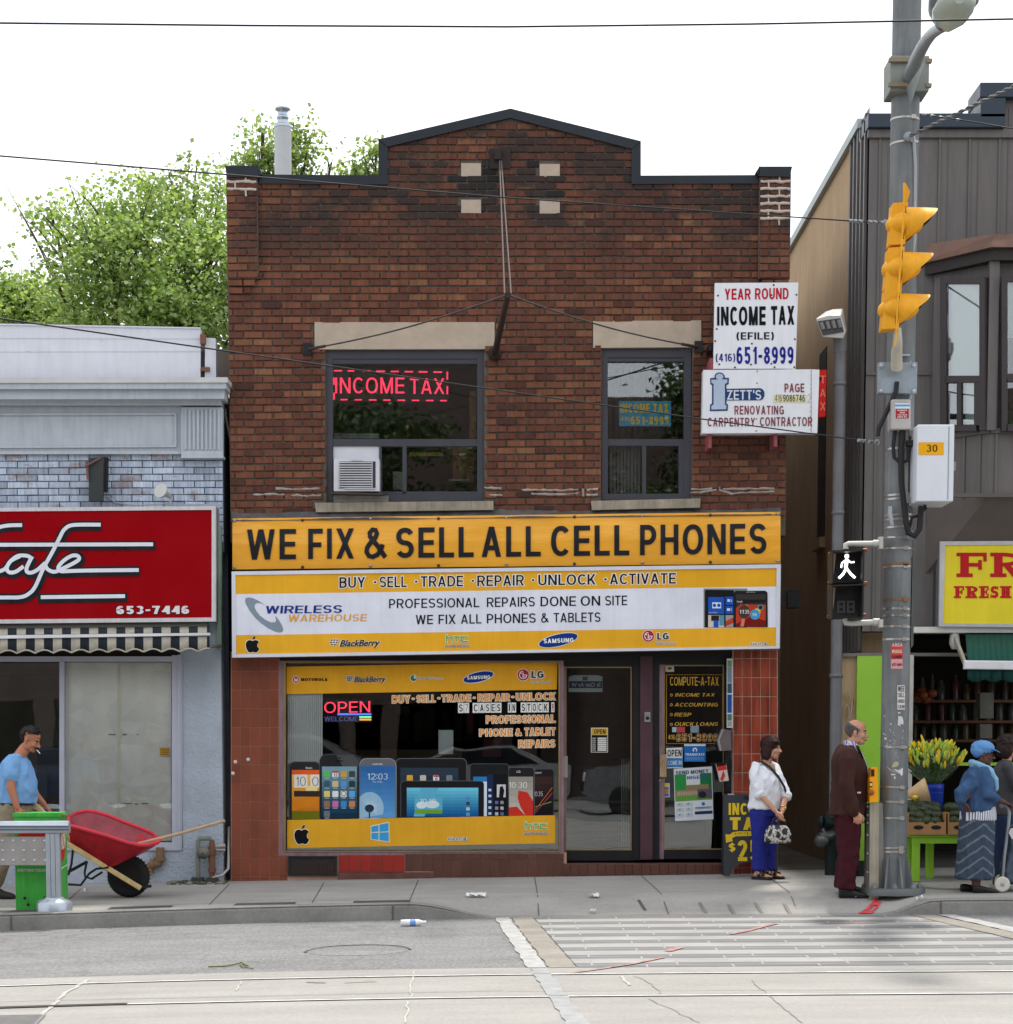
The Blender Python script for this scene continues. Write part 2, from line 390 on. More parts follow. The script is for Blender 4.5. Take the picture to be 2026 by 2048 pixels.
class PB(MB):
 def __init__(s):super().__init__();s.mats=[];s.ix={}
 def c(s,r,g,b,rough=.45):
  k=(r,g,b)
  if k not in s.ix:
   s.ix[k]=len(s.mats);s.mats.append(F('ink %d %d %d'%k,S(r,g,b),rough))
  return s.ix[k]
 def mat(s,m):
  if m.name not in s.ix:s.ix[m.name]=len(s.mats);s.mats.append(m)
  return s.ix[m.name]
  # --- ground
def ground_mat(name,col,var,grain,vs=1.2,rough=.9,spots=0.0,crack=0.0):
 m,nt,b=new_mat(name);vec=coords(nt)
 n1=tnoise(nt,vec,vs,8,.65);n2=tnoise(nt,coords(nt,(1,.3,1)),38,5,.8);n3=tnoise(nt,coords(nt,(.35,2.2,1)),1.3,6,.6)
 c=mixc(nt,'MULTIPLY',1,col,ramp(nt,n1,[(.28,g4(1-var)),(.72,g4(1+var*.5))]))
 c=mixc(nt,'MULTIPLY',1,c,ramp(nt,n3,[(.3,g4(1-var)),(.7,g4(1+var*.4))]))
 c=mixc(nt,'MULTIPLY',1,c,ramp(nt,n2,[(.25,g4(1-grain)),(.75,g4(1+grain*.7))]))
 if spots:
  vo=nd(nt,'ShaderNodeTexVoronoi');vo.inputs['Scale'].default_value=5.5;nt.links.new(vec,vo.inputs['Vector'])
  c=mixc(nt,'MULTIPLY',1,c,ramp(nt,vo.outputs['Distance'],[(.05,g4(1-spots)),(.11,g4(1))]))
 if crack:
  vo=nd(nt,'ShaderNodeTexVoronoi',feature='DISTANCE_TO_EDGE');vo.inputs['Scale'].default_value=.42
  nz=nd(nt,'ShaderNodeTexNoise');nz.inputs['Scale'].default_value=2.5;nt.links.new(vec,nz.inputs['Vector'])
  ad=nd(nt,'ShaderNodeVectorMath',operation='MULTIPLY_ADD');ad.inputs[1].default_value=(.7,.7,.7)
  nt.links.new(nz.outputs[1],ad.inputs[0]);nt.links.new(vec,ad.inputs[2]);nt.links.new(ad.outputs[0],vo.inputs['Vector'])
  c=mixc(nt,'MULTIPLY',1,c,ramp(nt,vo.outputs['Distance'],[(.003,g4(1-crack)),(.010,g4(1))]))
 nt.links.new(c,b.inputs['Base Color']);b.inputs['Roughness'].default_value=rough;b.inputs['Specular IOR Level'].default_value=.3
 addbump(nt,b,n2,.35,.004)
 return m
m_asph=ground_mat('worn asphalt',(.215,.215,.214,1),.16,.5,1.0,.9,0,.22)
m_conc=ground_mat('tram lane concrete',(.305,.296,.276,1),.13,.14,.9,.85)
m_walk=ground_mat('pavement concrete',(.345,.333,.312,1),.16,.14,1.4,.9,.28)
m_kerb=ground_mat('kerb concrete',(.27,.262,.245,1),.26,.2,2.4,.9)
m_joint=M('joint dirt',(.10,.095,.09,1),.95)
m_patch=ground_mat('tar patch',(.075,.075,.077,1),.25,.3)
m_earth=ground_mat('yard earth',(.16,.15,.13,1),.3,.3)
m_paint=M('worn white paint',(.37,.37,.36,1),.8,var=.3,vs=9,bump=.3)
def sheet(name,x0,x1,y0,y1,nx,ny,zf,mat):
 mb=MB();vv=[(x0+(x1-x0)*i/nx,y0+(y1-y0)*j/ny,0)for j in range(ny+1)for i in range(nx+1)]
 vv=[(a,b,zf(a,b))for a,b,_ in vv]
 mb.add(vv,[(j*(nx+1)+i,j*(nx+1)+i+1,(j+1)*(nx+1)+i+1,(j+1)*(nx+1)+i)for j in range(ny)for i in range(nx)])
 return struct(name,mb,mat)
gmb=MB();gmb.box(-400,400,-400,600,-8.5,-8);struct('terrain',gmb,m_earth)
sheet('road',-40,40,-60,KERB_Y+.02,160,2,lambda x,y:rz(x),m_asph)
sheet('yard_ground',-40,40,.0,60,2,2,lambda x,y:SLOPE*x+.17,m_earth)
mbw=MB();nx,ny=200,36;X0,X1=-14,14
vv=[(X0+(X1-X0)*i/nx,KERB_Y+(3.9-.0)*j/ny)for j in range(ny+1)for i in range(nx+1)]
vv=[(a,b,gz(a,b+.002))for a,b in vv]
mbw.add(vv,[(j*(nx+1)+i,j*(nx+1)+i+1,(j+1)*(nx+1)+i+1,(j+1)*(nx+1)+i)for j in range(ny)for i in range(nx)],0,True)
def strip(mb,pts,w,lift,m=0,zf=gz):
 pts=[Vector(p)for p in pts]
 for a,b in zip(pts,pts[1:]):
  d=(b-a);d.z=0;d.normalize();s=Vector((-d.y,d.x,0))*w/2
  mb.add([(p.x,p.y,zf(p.x,p.y)+lift)for p in(a-s,b-s,b+s,a+s)],[(0,1,2,3)],m)
for(f0,xa,ya,f1,xb,yb)in(('B5',865,35,'B5',790,112),('B5',1222,30,'B5',1178,105),('B5',1578,20,'B5',1540,110),('B6',104,0,'B6',122,158),('B6',505,0,'B6',612,150),('B6',990,10,'B6',1090,120),('B1',520,1700,'B1',420,1790)):
 a,b=G(*q(f0,xa,ya)),G(*q(f1,xb,yb));a.y=min(a.y,-.02)
 strip(mbw,[a.lerp(b,i/8)for i in range(9)],.009,.004,1)
for r in((430,126,652,138),(878,115,1102,127),(1325,100,1542,112),(0,137,195,150)):
 xa,xb=[G(*q('B5',r[k],118)).x for k in(0,2)]
 strip(mbw,[Vector((xa+(xb-xa)*k/6,KERB_Y+.30,0))for k in range(7)],.24,.006,2)
strip(mbw,[Vector((x,KERB_Y+.52,0))for x in np.arange(-9,-1,.4)],.012,.004,1)
for u_,v_ in((510,95),(740,105),(850,112),(950,105),(1060,110)):
 a=G(*q('B6',u_-12,v_));b=G(*q('B6',u_+14,v_+40));strip(mbw,[a,b],.03,.004,1 if u_<600 else 3)
struct('pavement',mbw,[m_walk,m_joint,m_patch,M('worn joint',(.2,.19,.175,1),.95)])
kb=MB();xs=np.arange(-14,14.01,.14)
for i in range(len(xs)-1):
 for(ya,ha),(yb,hb)in(((KERB_Y+.17,1.0),(KERB_Y+.022,1.0)),((KERB_Y+.022,1.0),(KERB_Y-.004,.84)),((KERB_Y-.004,.84),(KERB_Y-.014,-.3))):
  def z_(x,h,y):return rz(x)+(SLOPE*x-rz(x))*max(0,y-KERB_Y)/3.37+(kerb_h(x)*h+(.0045+.024*max(0,y-KERB_Y)if h==1 else 0))
  a,b=xs[i],xs[i+1]
  kb.add([(a,yb,z_(a,hb,yb)),(b,yb,z_(b,hb,yb)),(b,ya,z_(b,ha,ya)),(a,ya,z_(a,ha,ya))],[(0,1,2,3)],0,True)
for uj in(-4.6,-1.06,4.02,7.0):
 kb.add([(uj,KERB_Y-.018,rz(uj)),(uj+.012,KERB_Y-.018,rz(uj)),(uj+.012,KERB_Y-.012,rz(uj)+kerb_h(uj)),(uj,KERB_Y-.012,rz(uj)+kerb_h(uj))],[(0,1,2,3)],1)
struct('kerb',kb,[m_kerb,m_joint])
def gy(u,v):return G(u,v,road=True)
yc0=gy(1013,1937).y;yn=-22.0
mb=MB();n=120;rnd=random.Random(3)
ed=[(-30+60*i/n,yc0+rnd.uniform(-.012,.012))for i in range(n+1)]
mb.add([(a,b,rz(a,b)+.004)for a,b in ed]+[(a,yn,rz(a,b)+.004)for a,b in ed],[(n+1+i,n+2+i,i+1,i)for i in range(n)])
struct('tram_lane_paving',mb,m_conc)
mb=MB()
def gline(fr,pts,w,m,lift=.008):
 P_=[gy(*q(fr,a,b))for a,b in pts];out=[]
 for a,b in zip(P_,P_[1:]):
  k=max(2,int((b-a).length/.12))
  for i in range(k):
   p=a.lerp(b,i/k);out.append(p+Vector((rnd.uniform(-.012,.012),rnd.uniform(-.012,.012),0)))
 out.append(P_[-1]);strip(mb,out,w,lift,m,rz)
gline('B5',[(335,398),(245,450),(200,498),(120,562)],.03,0);gline('B5',[(1568,362),(1550,420),(1550,465)],.012,0);gline('B5',[(1530,480),(1540,520),(1530,562)],.012,0)
gline('B6',[(485,385),(545,415),(590,458)],.007,2);gline('B6',[(530,470),(620,510),(730,562)],.007,2);gline('B6',[(925,400),(990,458),(1115,562)],.007,2)
gline('B6',[(430,385),(465,420)],.02,0);gline('B5',[(910,405),(890,440)],.012,0)
gline('B5',[(0,482),(950,462),(1900,440)],.012,2,.009);gline('B6',[(0,443),(900,438),(1911,437)],.010,2,.009)
struct('road_seam_lines',mb,[M('pale crack filler',(.40,.39,.36,1),.9,var=.2),m_joint,M('faint seam',(.225,.215,.195,1),.9)])
m_rail=M('polished rail steel',(.62,.62,.61,1),.45,.3,var=.12);m_rub=M('rail groove dirt',(.06,.056,.05,1),.9)
for fr,v1,nm in(('B6',379,'far'),('B6',463,'near')):
 y0=gy(1013,q(fr,0,v1)[1]).y;mb=MB()
 for a,b,mm,lf in((-.058,.040,1,.006),(-.048,.036,0,.010),(.004,.014,1,.012)):
  for i in range(100):xa,xb=-30+i*.6,-29.4+i*.6;mb.add([(xa,y0+a,rz(xa)+lf),(xb,y0+a,rz(xb)+lf),(xb,y0+b,rz(xb)+lf),(xa,y0+b,rz(xa)+lf)],[(0,1,2,3)],1 if nm=='near' and xb<-1.9 else mm)
 solo('tram_rail',mb,[m_rail,m_rub],'steel tram rail set in the concrete, the one %s the kerb'%('nearer' if nm=='far' else 'farther from'),'tram rail',(0,y0,0),'tram rails in the road',kind='structure')
far,near=gy(1200,1833.5).y,gy(1200,1936).y
def paver_mat(name,col,j):
 m,nt,b=new_mat(name);vec=coords(nt);br=nd(nt,'ShaderNodeTexBrick');br.offset=.37
 for k,v in(('Scale',1),('Brick Width',.62),('Row Height',.31),('Mortar Size',.007),('Bias',0)):br.inputs[k].default_value=v
 br.inputs['Color1'].default_value=col;br.inputs['Color2'].default_value=(col[0]*.9,col[1]*.9,col[2]*.9,1);br.inputs['Mortar'].default_value=j
 nt.links.new(vec,br.inputs['Vector']);n1=tnoise(nt,vec,1.6,7,.65)
 c=mixc(nt,'MULTIPLY',1,br.outputs[0],ramp(nt,n1,[(.3,g4(.82)),(.7,g4(1.08))]));n2=tnoise(nt,vec,80,3)
 c=mixc(nt,'MULTIPLY',1,c,ramp(nt,n2,[(.25,g4(.86)),(.75,g4(1.1))]))
 nt.links.new(c,b.inputs['Base Color']);b.inputs['Roughness'].default_value=.85;return m
m_pl=paver_mat('light paver',(.325,.32,.305,1),(.27,.265,.25,1));m_pd=paver_mat('dark paver',(.155,.158,.162,1),(.33,.325,.31,1))
A0,A1=gy(*q('B6',108,168)),gy(*q('B6',270,352));Bq0,Bq1=gy(*q('B6',1540,158)),gy(*q('B6',1980,262))
def xl(y):return A0.x+(A1.x-A0.x)*(y-A0.y)/(A1.y-A0.y)
def xr(y):return Bq0.x+(Bq1.x-Bq0.x)*(y-Bq0.y)/(Bq1.y-Bq0.y)
mb=MB();nb=15
for i in range(nb):
 ya=near+(far-near)*i/nb;yb=near+(far-near)*(i+1)/nb
 for k in range(20):
  u0,u1=k/20,(k+1)/20;c4=[(xl(t_)+(xr(t_)-xl(t_))*w_,t_)for w_,t_ in((u0,ya),(u1,ya),(u1,yb),(u0,yb))];mb.add([(a,b,rz(a)+.006)for a,b in c4],[(0,1,2,3)],i%2)
struct('crossing_paving',mb,[m_pd,m_pl])
mb=MB()
def edge_band(off0,off1,ya,yb,m,f,lift):
 k=26;l=[];r_=[]
 for i in range(k+1):
  y=ya+(yb-ya)*i/k;l.append((f(y)+off0+rnd.uniform(-.012,.012),y));r_.append((f(y)+off1+rnd.uniform(-.012,.012),y))
 for i in range(k):
  mb.add([(a,b,rz(a,b)+lift)for a,b in(l[i],r_[i],r_[i+1],l[i+1])],[(0,1,2,3)],m)
edge_band(-.21,-.012,near,far,0,xl,.007);edge_band(-.36,-.225,near,far,1,xl,.008);edge_band(-.35,-.225,-12.0,near-.05,3,xl,.010)
edge_band(.02,.24,near,far,0,xr,.007);edge_band(.26,.42,near,far,1,xr,.008)
strip(mb,[Vector((xl(far)+(xr(far)-xl(far))*k/20,far+.03,0))for k in range(21)],.06,.008,2,rz)
struct('crossing_road_marking',mb,[ground_mat('tan border concrete',(.28,.26,.225,1),.2,.14),m_paint,m_kerb,M('faded white paint',(.29,.295,.295,1),.85,var=.2,vs=8)])
mb=MB();m_red=M('red spray paint',(.62,.06,.07,1),.8,var=.35,vs=14);m_redf=M('faded red spray',(.42,.22,.2,1),.85,var=.4,vs=9)
def gp(fr,pts,m,lift=.012,zf=gz):
 vv=[]
 for a,b in pts:
  p=G(*q(fr,a,b))if zf is gz else gy(*q(fr,a,b));vv.append((p.x,p.y,zf(p.x,p.y)+lift))
 mb.add(vv[::-1],[tuple(range(len(vv)))],m)
gp('B4',[(530,1730),(545,1730),(550,1768),(512,1772)],0);gp('B4',[(512,1775),(570,1775),(555,1800),(485,1800)],0)
gp('B4',[(488,1802),(520,1802),(480,1835),(445,1835)],0);gp('B4',[(535,1803),(556,1803),(525,1836),(505,1836)],0);gp('B4',[(440,1838),(520,1838),(505,1858),(405,1858)],0)
def gl2(fr,pts,w,m):
 P_=[gy(*q(fr,a,b))for a,b in pts];strip(mb,P_,w,.013,m,rz)
gl2('B6',[(1020,188),(985,195),(910,215),(845,228)],.05,1);gl2('B6',[(655,278),(610,292)],.07,1);gl2('B6',[(595,316),(470,342),(330,362),(240,374)],.035,1)
gl2('B6',[(1190,186),(1400,184)],.04,1);gl2('B5',[(1155,408),(1230,410)],.04,1);gl2('B5',[(1300,410),(1420,405)],.03,1)
struct('road_paint_marking',mb,[m_red,m_redf])
def flat_disc(fr,cx,cy,r,zf,lift,n=36):
 p=(G if zf is gz else gy)(*q(fr,cx,cy));return p,[(p.x+r*math.cos(2*math.pi*i/n),p.y+r*math.sin(2*math.pi*i/n))for i in range(n)]
p,ci=flat_disc('B4',1100,1665,.36,gz,0);mb=MB();mb.prism([(a,b,gz(a,b)+.012)for a,b in ci],(0,0,-.02),0)
mb.prism([(p.x+(a-p.x)*.9,p.y+(b-p.y)*.9,gz(a,b)+.016)for a,b in ci],(0,0,-.01),1)
solo('manhole_cover',mb,[m_kerb,M('cover concrete',(.33,.31,.28,1),.9,var=.2,bump=.4)],'round pale manhole cover in the pavement beside the shopping trolley','manhole cover',p)
p,ci=flat_disc('B5',1350,286,.40,rz,0);mb=MB()
mb.prism([(a,b,rz(a,b)+.002)for a,b in ci],(0,0,-.02),0)
for i in range(36):
 if 0<=i<=18:
  a,b=ci[i],ci[(i+1)%36];s_=1.07
  mb.add([(a[0],a[1],rz(*a)+.012),(b[0],b[1],rz(*b)+.012),(p.x+(b[0]-p.x)*s_,p.y+(b[1]-p.y)*s_,rz(*b)+.004),(p.x+(a[0]-p.x)*s_,p.y+(a[1]-p.y)*s_,rz(*a)+.004)],[(3,2,1,0)],i%2)
solo('manhole_cover',mb,[m_asph,m_joint],'round asphalt filled manhole cover sunk in the road lane','manhole cover',p)
mb=MB();c4=[gy(*q('B5',a,b))for a,b in((-60,538),(172,533),(135,575),(-100,580))]
mb.prism([(a.x,a.y,rz(a.x,0)+.012)for a in c4[::-1]],(0,0,-.03),0)
for i in range(9):
 t=(i+.5)/9;a=c4[0].lerp(c4[3],t);b=c4[1].lerp(c4[2],t);strip(mb,[a.lerp(b,.05),a.lerp(b,.95)],.012,.016,1,rz)
solo('drain_grate',mb,[M('cast iron',(.20,.20,.20,1),.6,.6),m_joint],'cast iron drain grate set in the concrete at the bottom corner of the road','drain grate',c4[0])
def crumple(name,fr,cx,cy,L,W,col,label,cat,zf=gz,rot=0,sd=1):
 p=(G if zf is gz else gy)(*q(fr,cx,cy));rr=random.Random(sd);mb=MB();nx,ny=7,4;vv=[]
 for j in range(ny):
  for i in range(nx):
   a=(i/(nx-1)-.5)*L*(1-.3*abs(j-1.5)/1.5*rr.random());b=(j/(ny-1)-.5)*W+rr.uniform(-.012,.012)
   x=p.x+a*math.cos(rot)-b*math.sin(rot);y=p.y+a*math.sin(rot)+b*math.cos(rot);vv.append((x,y,zf(x,y)+.012+rr.uniform(0,.035)))
 mb.add(vv,[(j*nx+i,j*nx+i+1,(j+1)*nx+i+1,(j+1)*nx+i)for j in range(ny-1)for i in range(nx-1)],0,True)
 return solo(name,mb,F(name+' '+label[:12],col),label,cat,p,'litter on the pavement and road')
crumple('paper_scrap','B5',1797,84,.20,.08,S(225,225,225),'crumpled white paper scrap lying on the pavement below the shop window','litter',sd=2)
crumple('paper_scrap','B6',332,86,.11,.07,S(225,225,225),'small white paper scrap on the pavement in front of the glass door','litter',sd=5)
crumple('paper_scrap','B6',325,145,.07,.05,S(200,198,190),'tiny grey paper scrap at the kerb edge above the crossing','litter',sd=6)
crumple('paper_scrap','B1',550,1722,.05,.05,S(225,225,225),'tiny white paper scrap on the pavement beside the wheelbarrow wheel','litter',sd=7)
crumple('sweet_wrapper','B4',405,1742,.09,.06,S(200,160,200),"pink sweet wrapper beside the bald man's black shoe",'litter',sd=8)
crumple('paper_scrap','B4',838,1757,.07,.05,S(225,220,215),'tiny white paper scrap beside the base of the utility pole','litter',sd=9)
p=gy(*q('B5',1558,194));ax=Vector((1,.12,SLOPE)).normalized();mb=MB();r0=.030
mb.lathe([(.001,-.11),(r0,-.108),(r0,-.03),(r0*.94,-.01),(r0,.01),(r0,.05),(.013,.095),(.013,.1)],p+Vector((0,0,r0+.004)),16,0,ax)
o=thing('water_bottle','empty clear plastic water bottle lying in the road near the kerb','bottle',p,'litter on the pavement and road');part('bottle_body',mb,M('clear plastic',(.78,.8,.82,1),.15,var=.1),o)
mb=MB();mb.lathe([(r0+.001,-.028),(r0+.001,.022)],p+Vector((0,0,r0+.004)),16,0,ax);part('label_band',mb,F('blue label',S(120,160,220)),o)
mb=MB();mb.lathe([(.015,.098),(.015,.118),(.002,.119)],p+Vector((0,0,r0+.004)),12,0,ax);part('cap',mb,F('white cap',S(225,228,230)),o)
mb=MB();mb.tube([gy(*q('B5',a,b))+Vector((0,0,.012))for a,b in((785,352),(850,350),(895,340),(912,336),(935,348))],.006,5);mb.tube([gy(*q('B5',a,b))+Vector((0,0,.012))for a,b in((905,340),(915,352),(955,359))],.005,5)
solo('twig',mb,M('green twig',(.15,.17,.06,1),.8),'thin green twig lying across the road lane','twig',gy(*q('B5',850,350)))
# --- brick building
def brick_mat(name,stops,sx=1.0,mort=None,soot=.0,paint=None):
 m,nt,b=new_mat(name);geo=nd(nt,'ShaderNodeNewGeometry');vec=coords(nt)
 c=ramp(nt,geo.outputs['Random Per Island'],stops)
 sv=coords(nt,(38,38,3.0));sc_=tnoise(nt,sv,1.0,4,.6)
 c=mixc(nt,'MULTIPLY',1,c,ramp(nt,sc_,[(.32,g4(.72)),(.68,g4(1.2))]))
 n1=tnoise(nt,vec,1.3,6,.6);c=mixc(nt,'MULTIPLY',1,c,ramp(nt,n1,[(.3,g4(.78)),(.7,g4(1.12))]))
 if soot:
  sep=nd(nt,'ShaderNodeSeparateXYZ');tc=nd(nt,'ShaderNodeTexCoord');nt.links.new(tc.outputs['Object'],sep.inputs[0])
  hz=nd(nt,'ShaderNodeMapRange');hz.inputs[1].default_value=6.3;hz.inputs[2].default_value=6.9;nt.links.new(sep.outputs[2],hz.inputs[0])
  n2=tnoise(nt,coords(nt,(1.0,1,1.4)),1.15,5,.62);rr=ramp(nt,n2,[(.40,g4(0)),(.52,g4(soot))])
  mu=mixc(nt,'MULTIPLY',1,rr,hz.outputs[0])
  isl=ramp(nt,geo.outputs['Random Per Island'],[(.3,g4(.25)),(.6,g4(1))])
  mu=mixc(nt,'MULTIPLY',1,mu,isl)
  c=mixc(nt,'MIX',mu,c,(.022,.019,.019,1))
 nt.links.new(c,b.inputs['Base Color']);b.inputs['Roughness'].default_value=.8;b.inputs['Specular IOR Level'].default_value=.3
 h=nd(nt,'ShaderNodeMath',operation='ADD');nt.links.new(sc_,h.inputs[0]);nt.links.new(tnoise(nt,vec,45,4),h.inputs[1])
 addbump(nt,b,h.outputs[0],.5,.006);return m
BR=[(0,(.06,.024,.018)),(.05,(.11,.037,.022)),(.4,(.140,.050,.029)),(.75,(.166,.060,.033)),(.94,(.205,.080,.040)),(1,(.22,.10,.05))]
m_brick=brick_mat('dark red brick',BR,soot=.9)
m_mort=M('brick mortar',(.14,.115,.095,1),.95,var=.35,vs=8,bump=.5,bs=90,streak=.3)
m_cop=M('black coping metal',(.020,.026,.034,1),.38,.0,var=.25,vs=3,spec=.25)
m_stone=M('pale limestone',S(178,163,146),.85,var=.12,vs=7,bump=.25,bs=120)
m_frame=M('charcoal window frame',S(66,66,74),.45,var=.1)
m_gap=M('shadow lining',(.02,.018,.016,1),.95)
def slope_at(z):return .011-(z-4.1)/3.5*.013
def zw(x,z):return z+x*slope_at(z)
def laybricks(mb,z0,z1,span,holes,y,depth=.019,pitch=.0762,L=.2065,seed=1,joint=.0155,m=0,back=None,dark=None):
 """Bricks in running bond over z0..z1; span(z) -> (xa, xb); holes = [(x0, x1, z0, z1)] in unwarped metres."""
 rr=random.Random(seed);nrow=int((z1-z0)/pitch)
 for i in range(nrow):
  zc=z0+(i+.5)*pitch;sp=span(zc)
  if not sp:continue
  iv=[sp]
  for hx0,hx1,hz0,hz1 in holes:
   if hz0<zc<hz1:
    nv=[]
    for a,b in iv:
     if hx1<=a or hx0>=b:nv.append((a,b));continue
     if hx0>a:nv.append((a,hx0))
     if hx1<b:nv.append((hx1,b))
    iv=nv
  off=-40*L+(i%2)*L/2+rr.uniform(-.006,.006)
  for a,b in iv:
   k=int((a-off)/L);x=off+k*L
   while x<b:
    xa,xb=max(a,x)+joint/2,min(b,x+L)-joint/2
    if xb-xa>.025:
     d=depth+rr.uniform(-.003,.003);c=.0035;h=(pitch-joint)/2;dz=rr.uniform(-.0014,.0014);t=rr.uniform(-.002,.002)
     pz=lambda xx,zz:zw(xx,zz)+dz+t*(1 if xx>(xa+xb)/2 else-1)
     F4=[(xa+c,y-d,pz(xa,zc-h+c)),(xb-c,y-d,pz(xb,zc-h+c)),(xb-c,y-d,pz(xb,zc+h-c)),(xa+c,y-d,pz(xa,zc+h-c))]
     B4_=[(xa,y+.002,pz(xa,zc-h)),(xb,y+.002,pz(xb,zc-h)),(xb,y+.002,pz(xb,zc+h)),(xa,y+.002,pz(xa,zc+h))]
     C4=[(xa,y-d+c,pz(xa,zc-h)),(xb,y-d+c,pz(xb,zc-h)),(xb,y-d+c,pz(xb,zc+h)),(xa,y-d+c,pz(xa,zc+h))]
     mm=m if not dark or not dark((xa+xb)/2,zc)else 1
     mb.add(F4+C4+B4_,[(0,1,2,3)]+[(j+4,(j+1)%4+4,(j+1)%4,j)for j in range(4)]+[(j+8,(j+1)%4+8,(j+1)%4+4,j+4)for j in range(4)],mm)
    x+=L
 return mb
XL,XR=P(456,600).x,P(1579,360).x
bb=thing('brick_building','narrow two storey dark red brick shop building with stepped black coping','shop building',(0,.1,.2))
def unw(u,v,y=0.0):
 p=P(u,v,y);z=p.z
 for _ in range(4):z=p.z-p.x*slope_at(z)
 return p.x,z
def hole(fr,x0,y0,x1,y1):
 a=unw(*q(fr,x0,y0));b=unw(*q(fr,x1,y1));return(a[0],b[0],b[1],a[1])
W1=hole('T4',682,334,1760,1372);W2=hole('T5',330,622,900,1592)
L1=hole('T4',608,150,1832,332);L2=hole('T5',275,452,963,622)
S1=hole('T4',610,1366,1822,1440);S2=hole('T5',262,1588,958,1656)
BK=[hole('T1',1740,617,1815,667),hole('T1',1740,755,1815,806),hole('T2',125,620,201,670),hole('T2',125,757,201,807)]
z_eave=unw(640,360)[1];zpk=unw(1021,232)[1]
ga,gp_,gb=unw(770,288),unw(1021,228),unw(1268,292)
def span(z):
 if z<z_eave:return(XL,XR)
 if z<ga[1]:return(ga[0],gb[0])
 if z>zpk:return None
 t=(z-ga[1])/(gp_[1]-ga[1]);return(ga[0]+(gp_[0]-ga[0])*t,gb[0]+(gp_[0]-gb[0])*t)
zb=unw(1013,1040)[1]
darkspots=[hole('T1',1735,668,1911,810),hole('T2',85,620,125,810),hole('T2',125,672,201,757)]
def isdark(x,z):return any(a-.02<x<b+.02 and c<z<d for a,b,c,d in darkspots[1:])or(BK[0][0]-.1<x<BK[0][1]+.2 and BK[1][2]<z<BK[0][3]and random.random()<.75)
mb=laybricks(MB(),zb,zpk,span,[W1,W2,L1,L2,S1,S2]+BK,0.0,dark=isdark)
m_bdark=brick_mat('sooty brick',[(0,(.012,.011,.011)),(.6,(.03,.024,.022)),(1,(.05,.026,.02))])
part('brick_wall',mb,[m_brick,m_bdark],bb)
mb=MB();Yb=.32
def wz(x,z):return zw(x,z)
def wallbox(x0,x1,z0,z1,m=0):
 a=[(x0,0,wz(x0,z0)),(x1,0,wz(x1,z0)),(x1,0,wz(x1,z1)),(x0,0,wz(x0,z1))];mb.prism(a,(0,Yb,0),m)
ztop=z_eave+.02
for x0,x1,z0,z1 in((XL,W1[0],zb-.2,ztop),(W1[0],W1[1],zb-.2,W1[2]),(W1[0],W1[1],W1[3],ztop),(W1[1],W2[0],zb-.2,ztop),(W2[0],W2[1],zb-.2,W2[2]),(W2[0],W2[1],W2[3],ztop),(W2[1],XR,zb-.2,ztop)):wallbox(x0,x1,z0,z1)
mb.prism([(ga[0],0,wz(ga[0],ztop)),(gb[0],0,wz(gb[0],ztop)),(gb[0],0,wz(gb[0],gb[1]+.02)),(gp_[0],0,wz(gp_[0],gp_[1]+.02)),(ga[0],0,wz(ga[0],ga[1]+.02))],(0,Yb,0),0)
part('wall_core',mb,m_mort,bb)
mb=MB();zr=z_eave-.15
mb.box(XL,XL+.25,Yb,12,-.3,zr);mb.box(XR-.25,XR,Yb,12,-.3,zr);mb.box(XL+.25,XR-.25,11.7,12,-.3,zr)
part('side_wall',mb,M('old common brick',(.10,.055,.04,1),.9,var=.3,vs=3,bump=.6,bs=20),bb)
mb=MB();mb.box(XL+.25,XR-.25,Yb,11.7,zr-.35,zr-.1);part('roof',mb,M('tar roof',(.05,.05,.05,1),.9),bb)
for side,(ua,ub)in(('l',(455,517)),('r',(1516.6,1579.5))):
 a=P(ua,450).x;b=P(ub,450).x;zt=unw((ua+ub)/2,350)[1];zlow=unw((ua+ub)/2,560)[1]
 mb=laybricks(MB(),zlow,zt,lambda z:(a,b),[],-.062,L=(b-a)/1.5,seed=5)
 for k in range(3):
  z1=zlow-k*.0762;laybricks(mb,z1-.0762,z1,lambda z:(a+.0 if side=='l' else a+.05*k+.03,b-.05*k-.03 if side=='l' else b),[],-.045+.018*k,L=(b-a)/2,seed=9+k)
 part('corner_pier',mb,[m_brick],bb)
 mb=MB();mb.prism([(a,-.062,wz(a,zlow)),(b,-.062,wz(b,zlow)),(b,-.062,wz(b,zt)),(a,-.062,wz(a,zt))],(0,.06,0),0)
 rr=random.Random(4 if side=='l' else 6);zz=zt-.02
 for k in range(4 if side=='l' else 7):
  z=zt-.012-k*.0762
  if side=='l' and k==3:continue
  xs_=np.linspace(a+.01,b-.01,9);mb.tube([(x,-.076,wz(x,z)+rr.uniform(-.006,.006))for x in xs_],[.012+rr.random()*.008 for _ in xs_],6,1)
  x=a+(b-a)*(.28 if k%2 else .62);mb.tube([(x,-.076,wz(x,z)),(x+.005,-.076,wz(x,z-.07))],.011,6,1)
 part('pier_core',mb,[m_mort,M('white repair mortar',S(190,178,168),.9,var=.15,bump=.5)],bb)
mb=MB()
def cop(pts,y=-.035,th=.42):mb.quad(pts,y,th)
cop([q('T1',978,658),q('T1',1428,661),q('T1',1464,696),q('T1',978,692)])
cop([q('T1',1428,525),q('T1',1462,553),q('T1',1462,694),q('T1',1428,661)])
cop([q('T1',1428,525),q('T2',15,409),q('T2',15,444),q('T1',1462,553)],-.045)
cop([q('T2',15,409),q('T2',507,532),q('T2',472,561),q('T2',15,444)],-.045)
cop([q('T2',472,561),q('T2',507,532),q('T2',507,662),q('T2',472,694)])
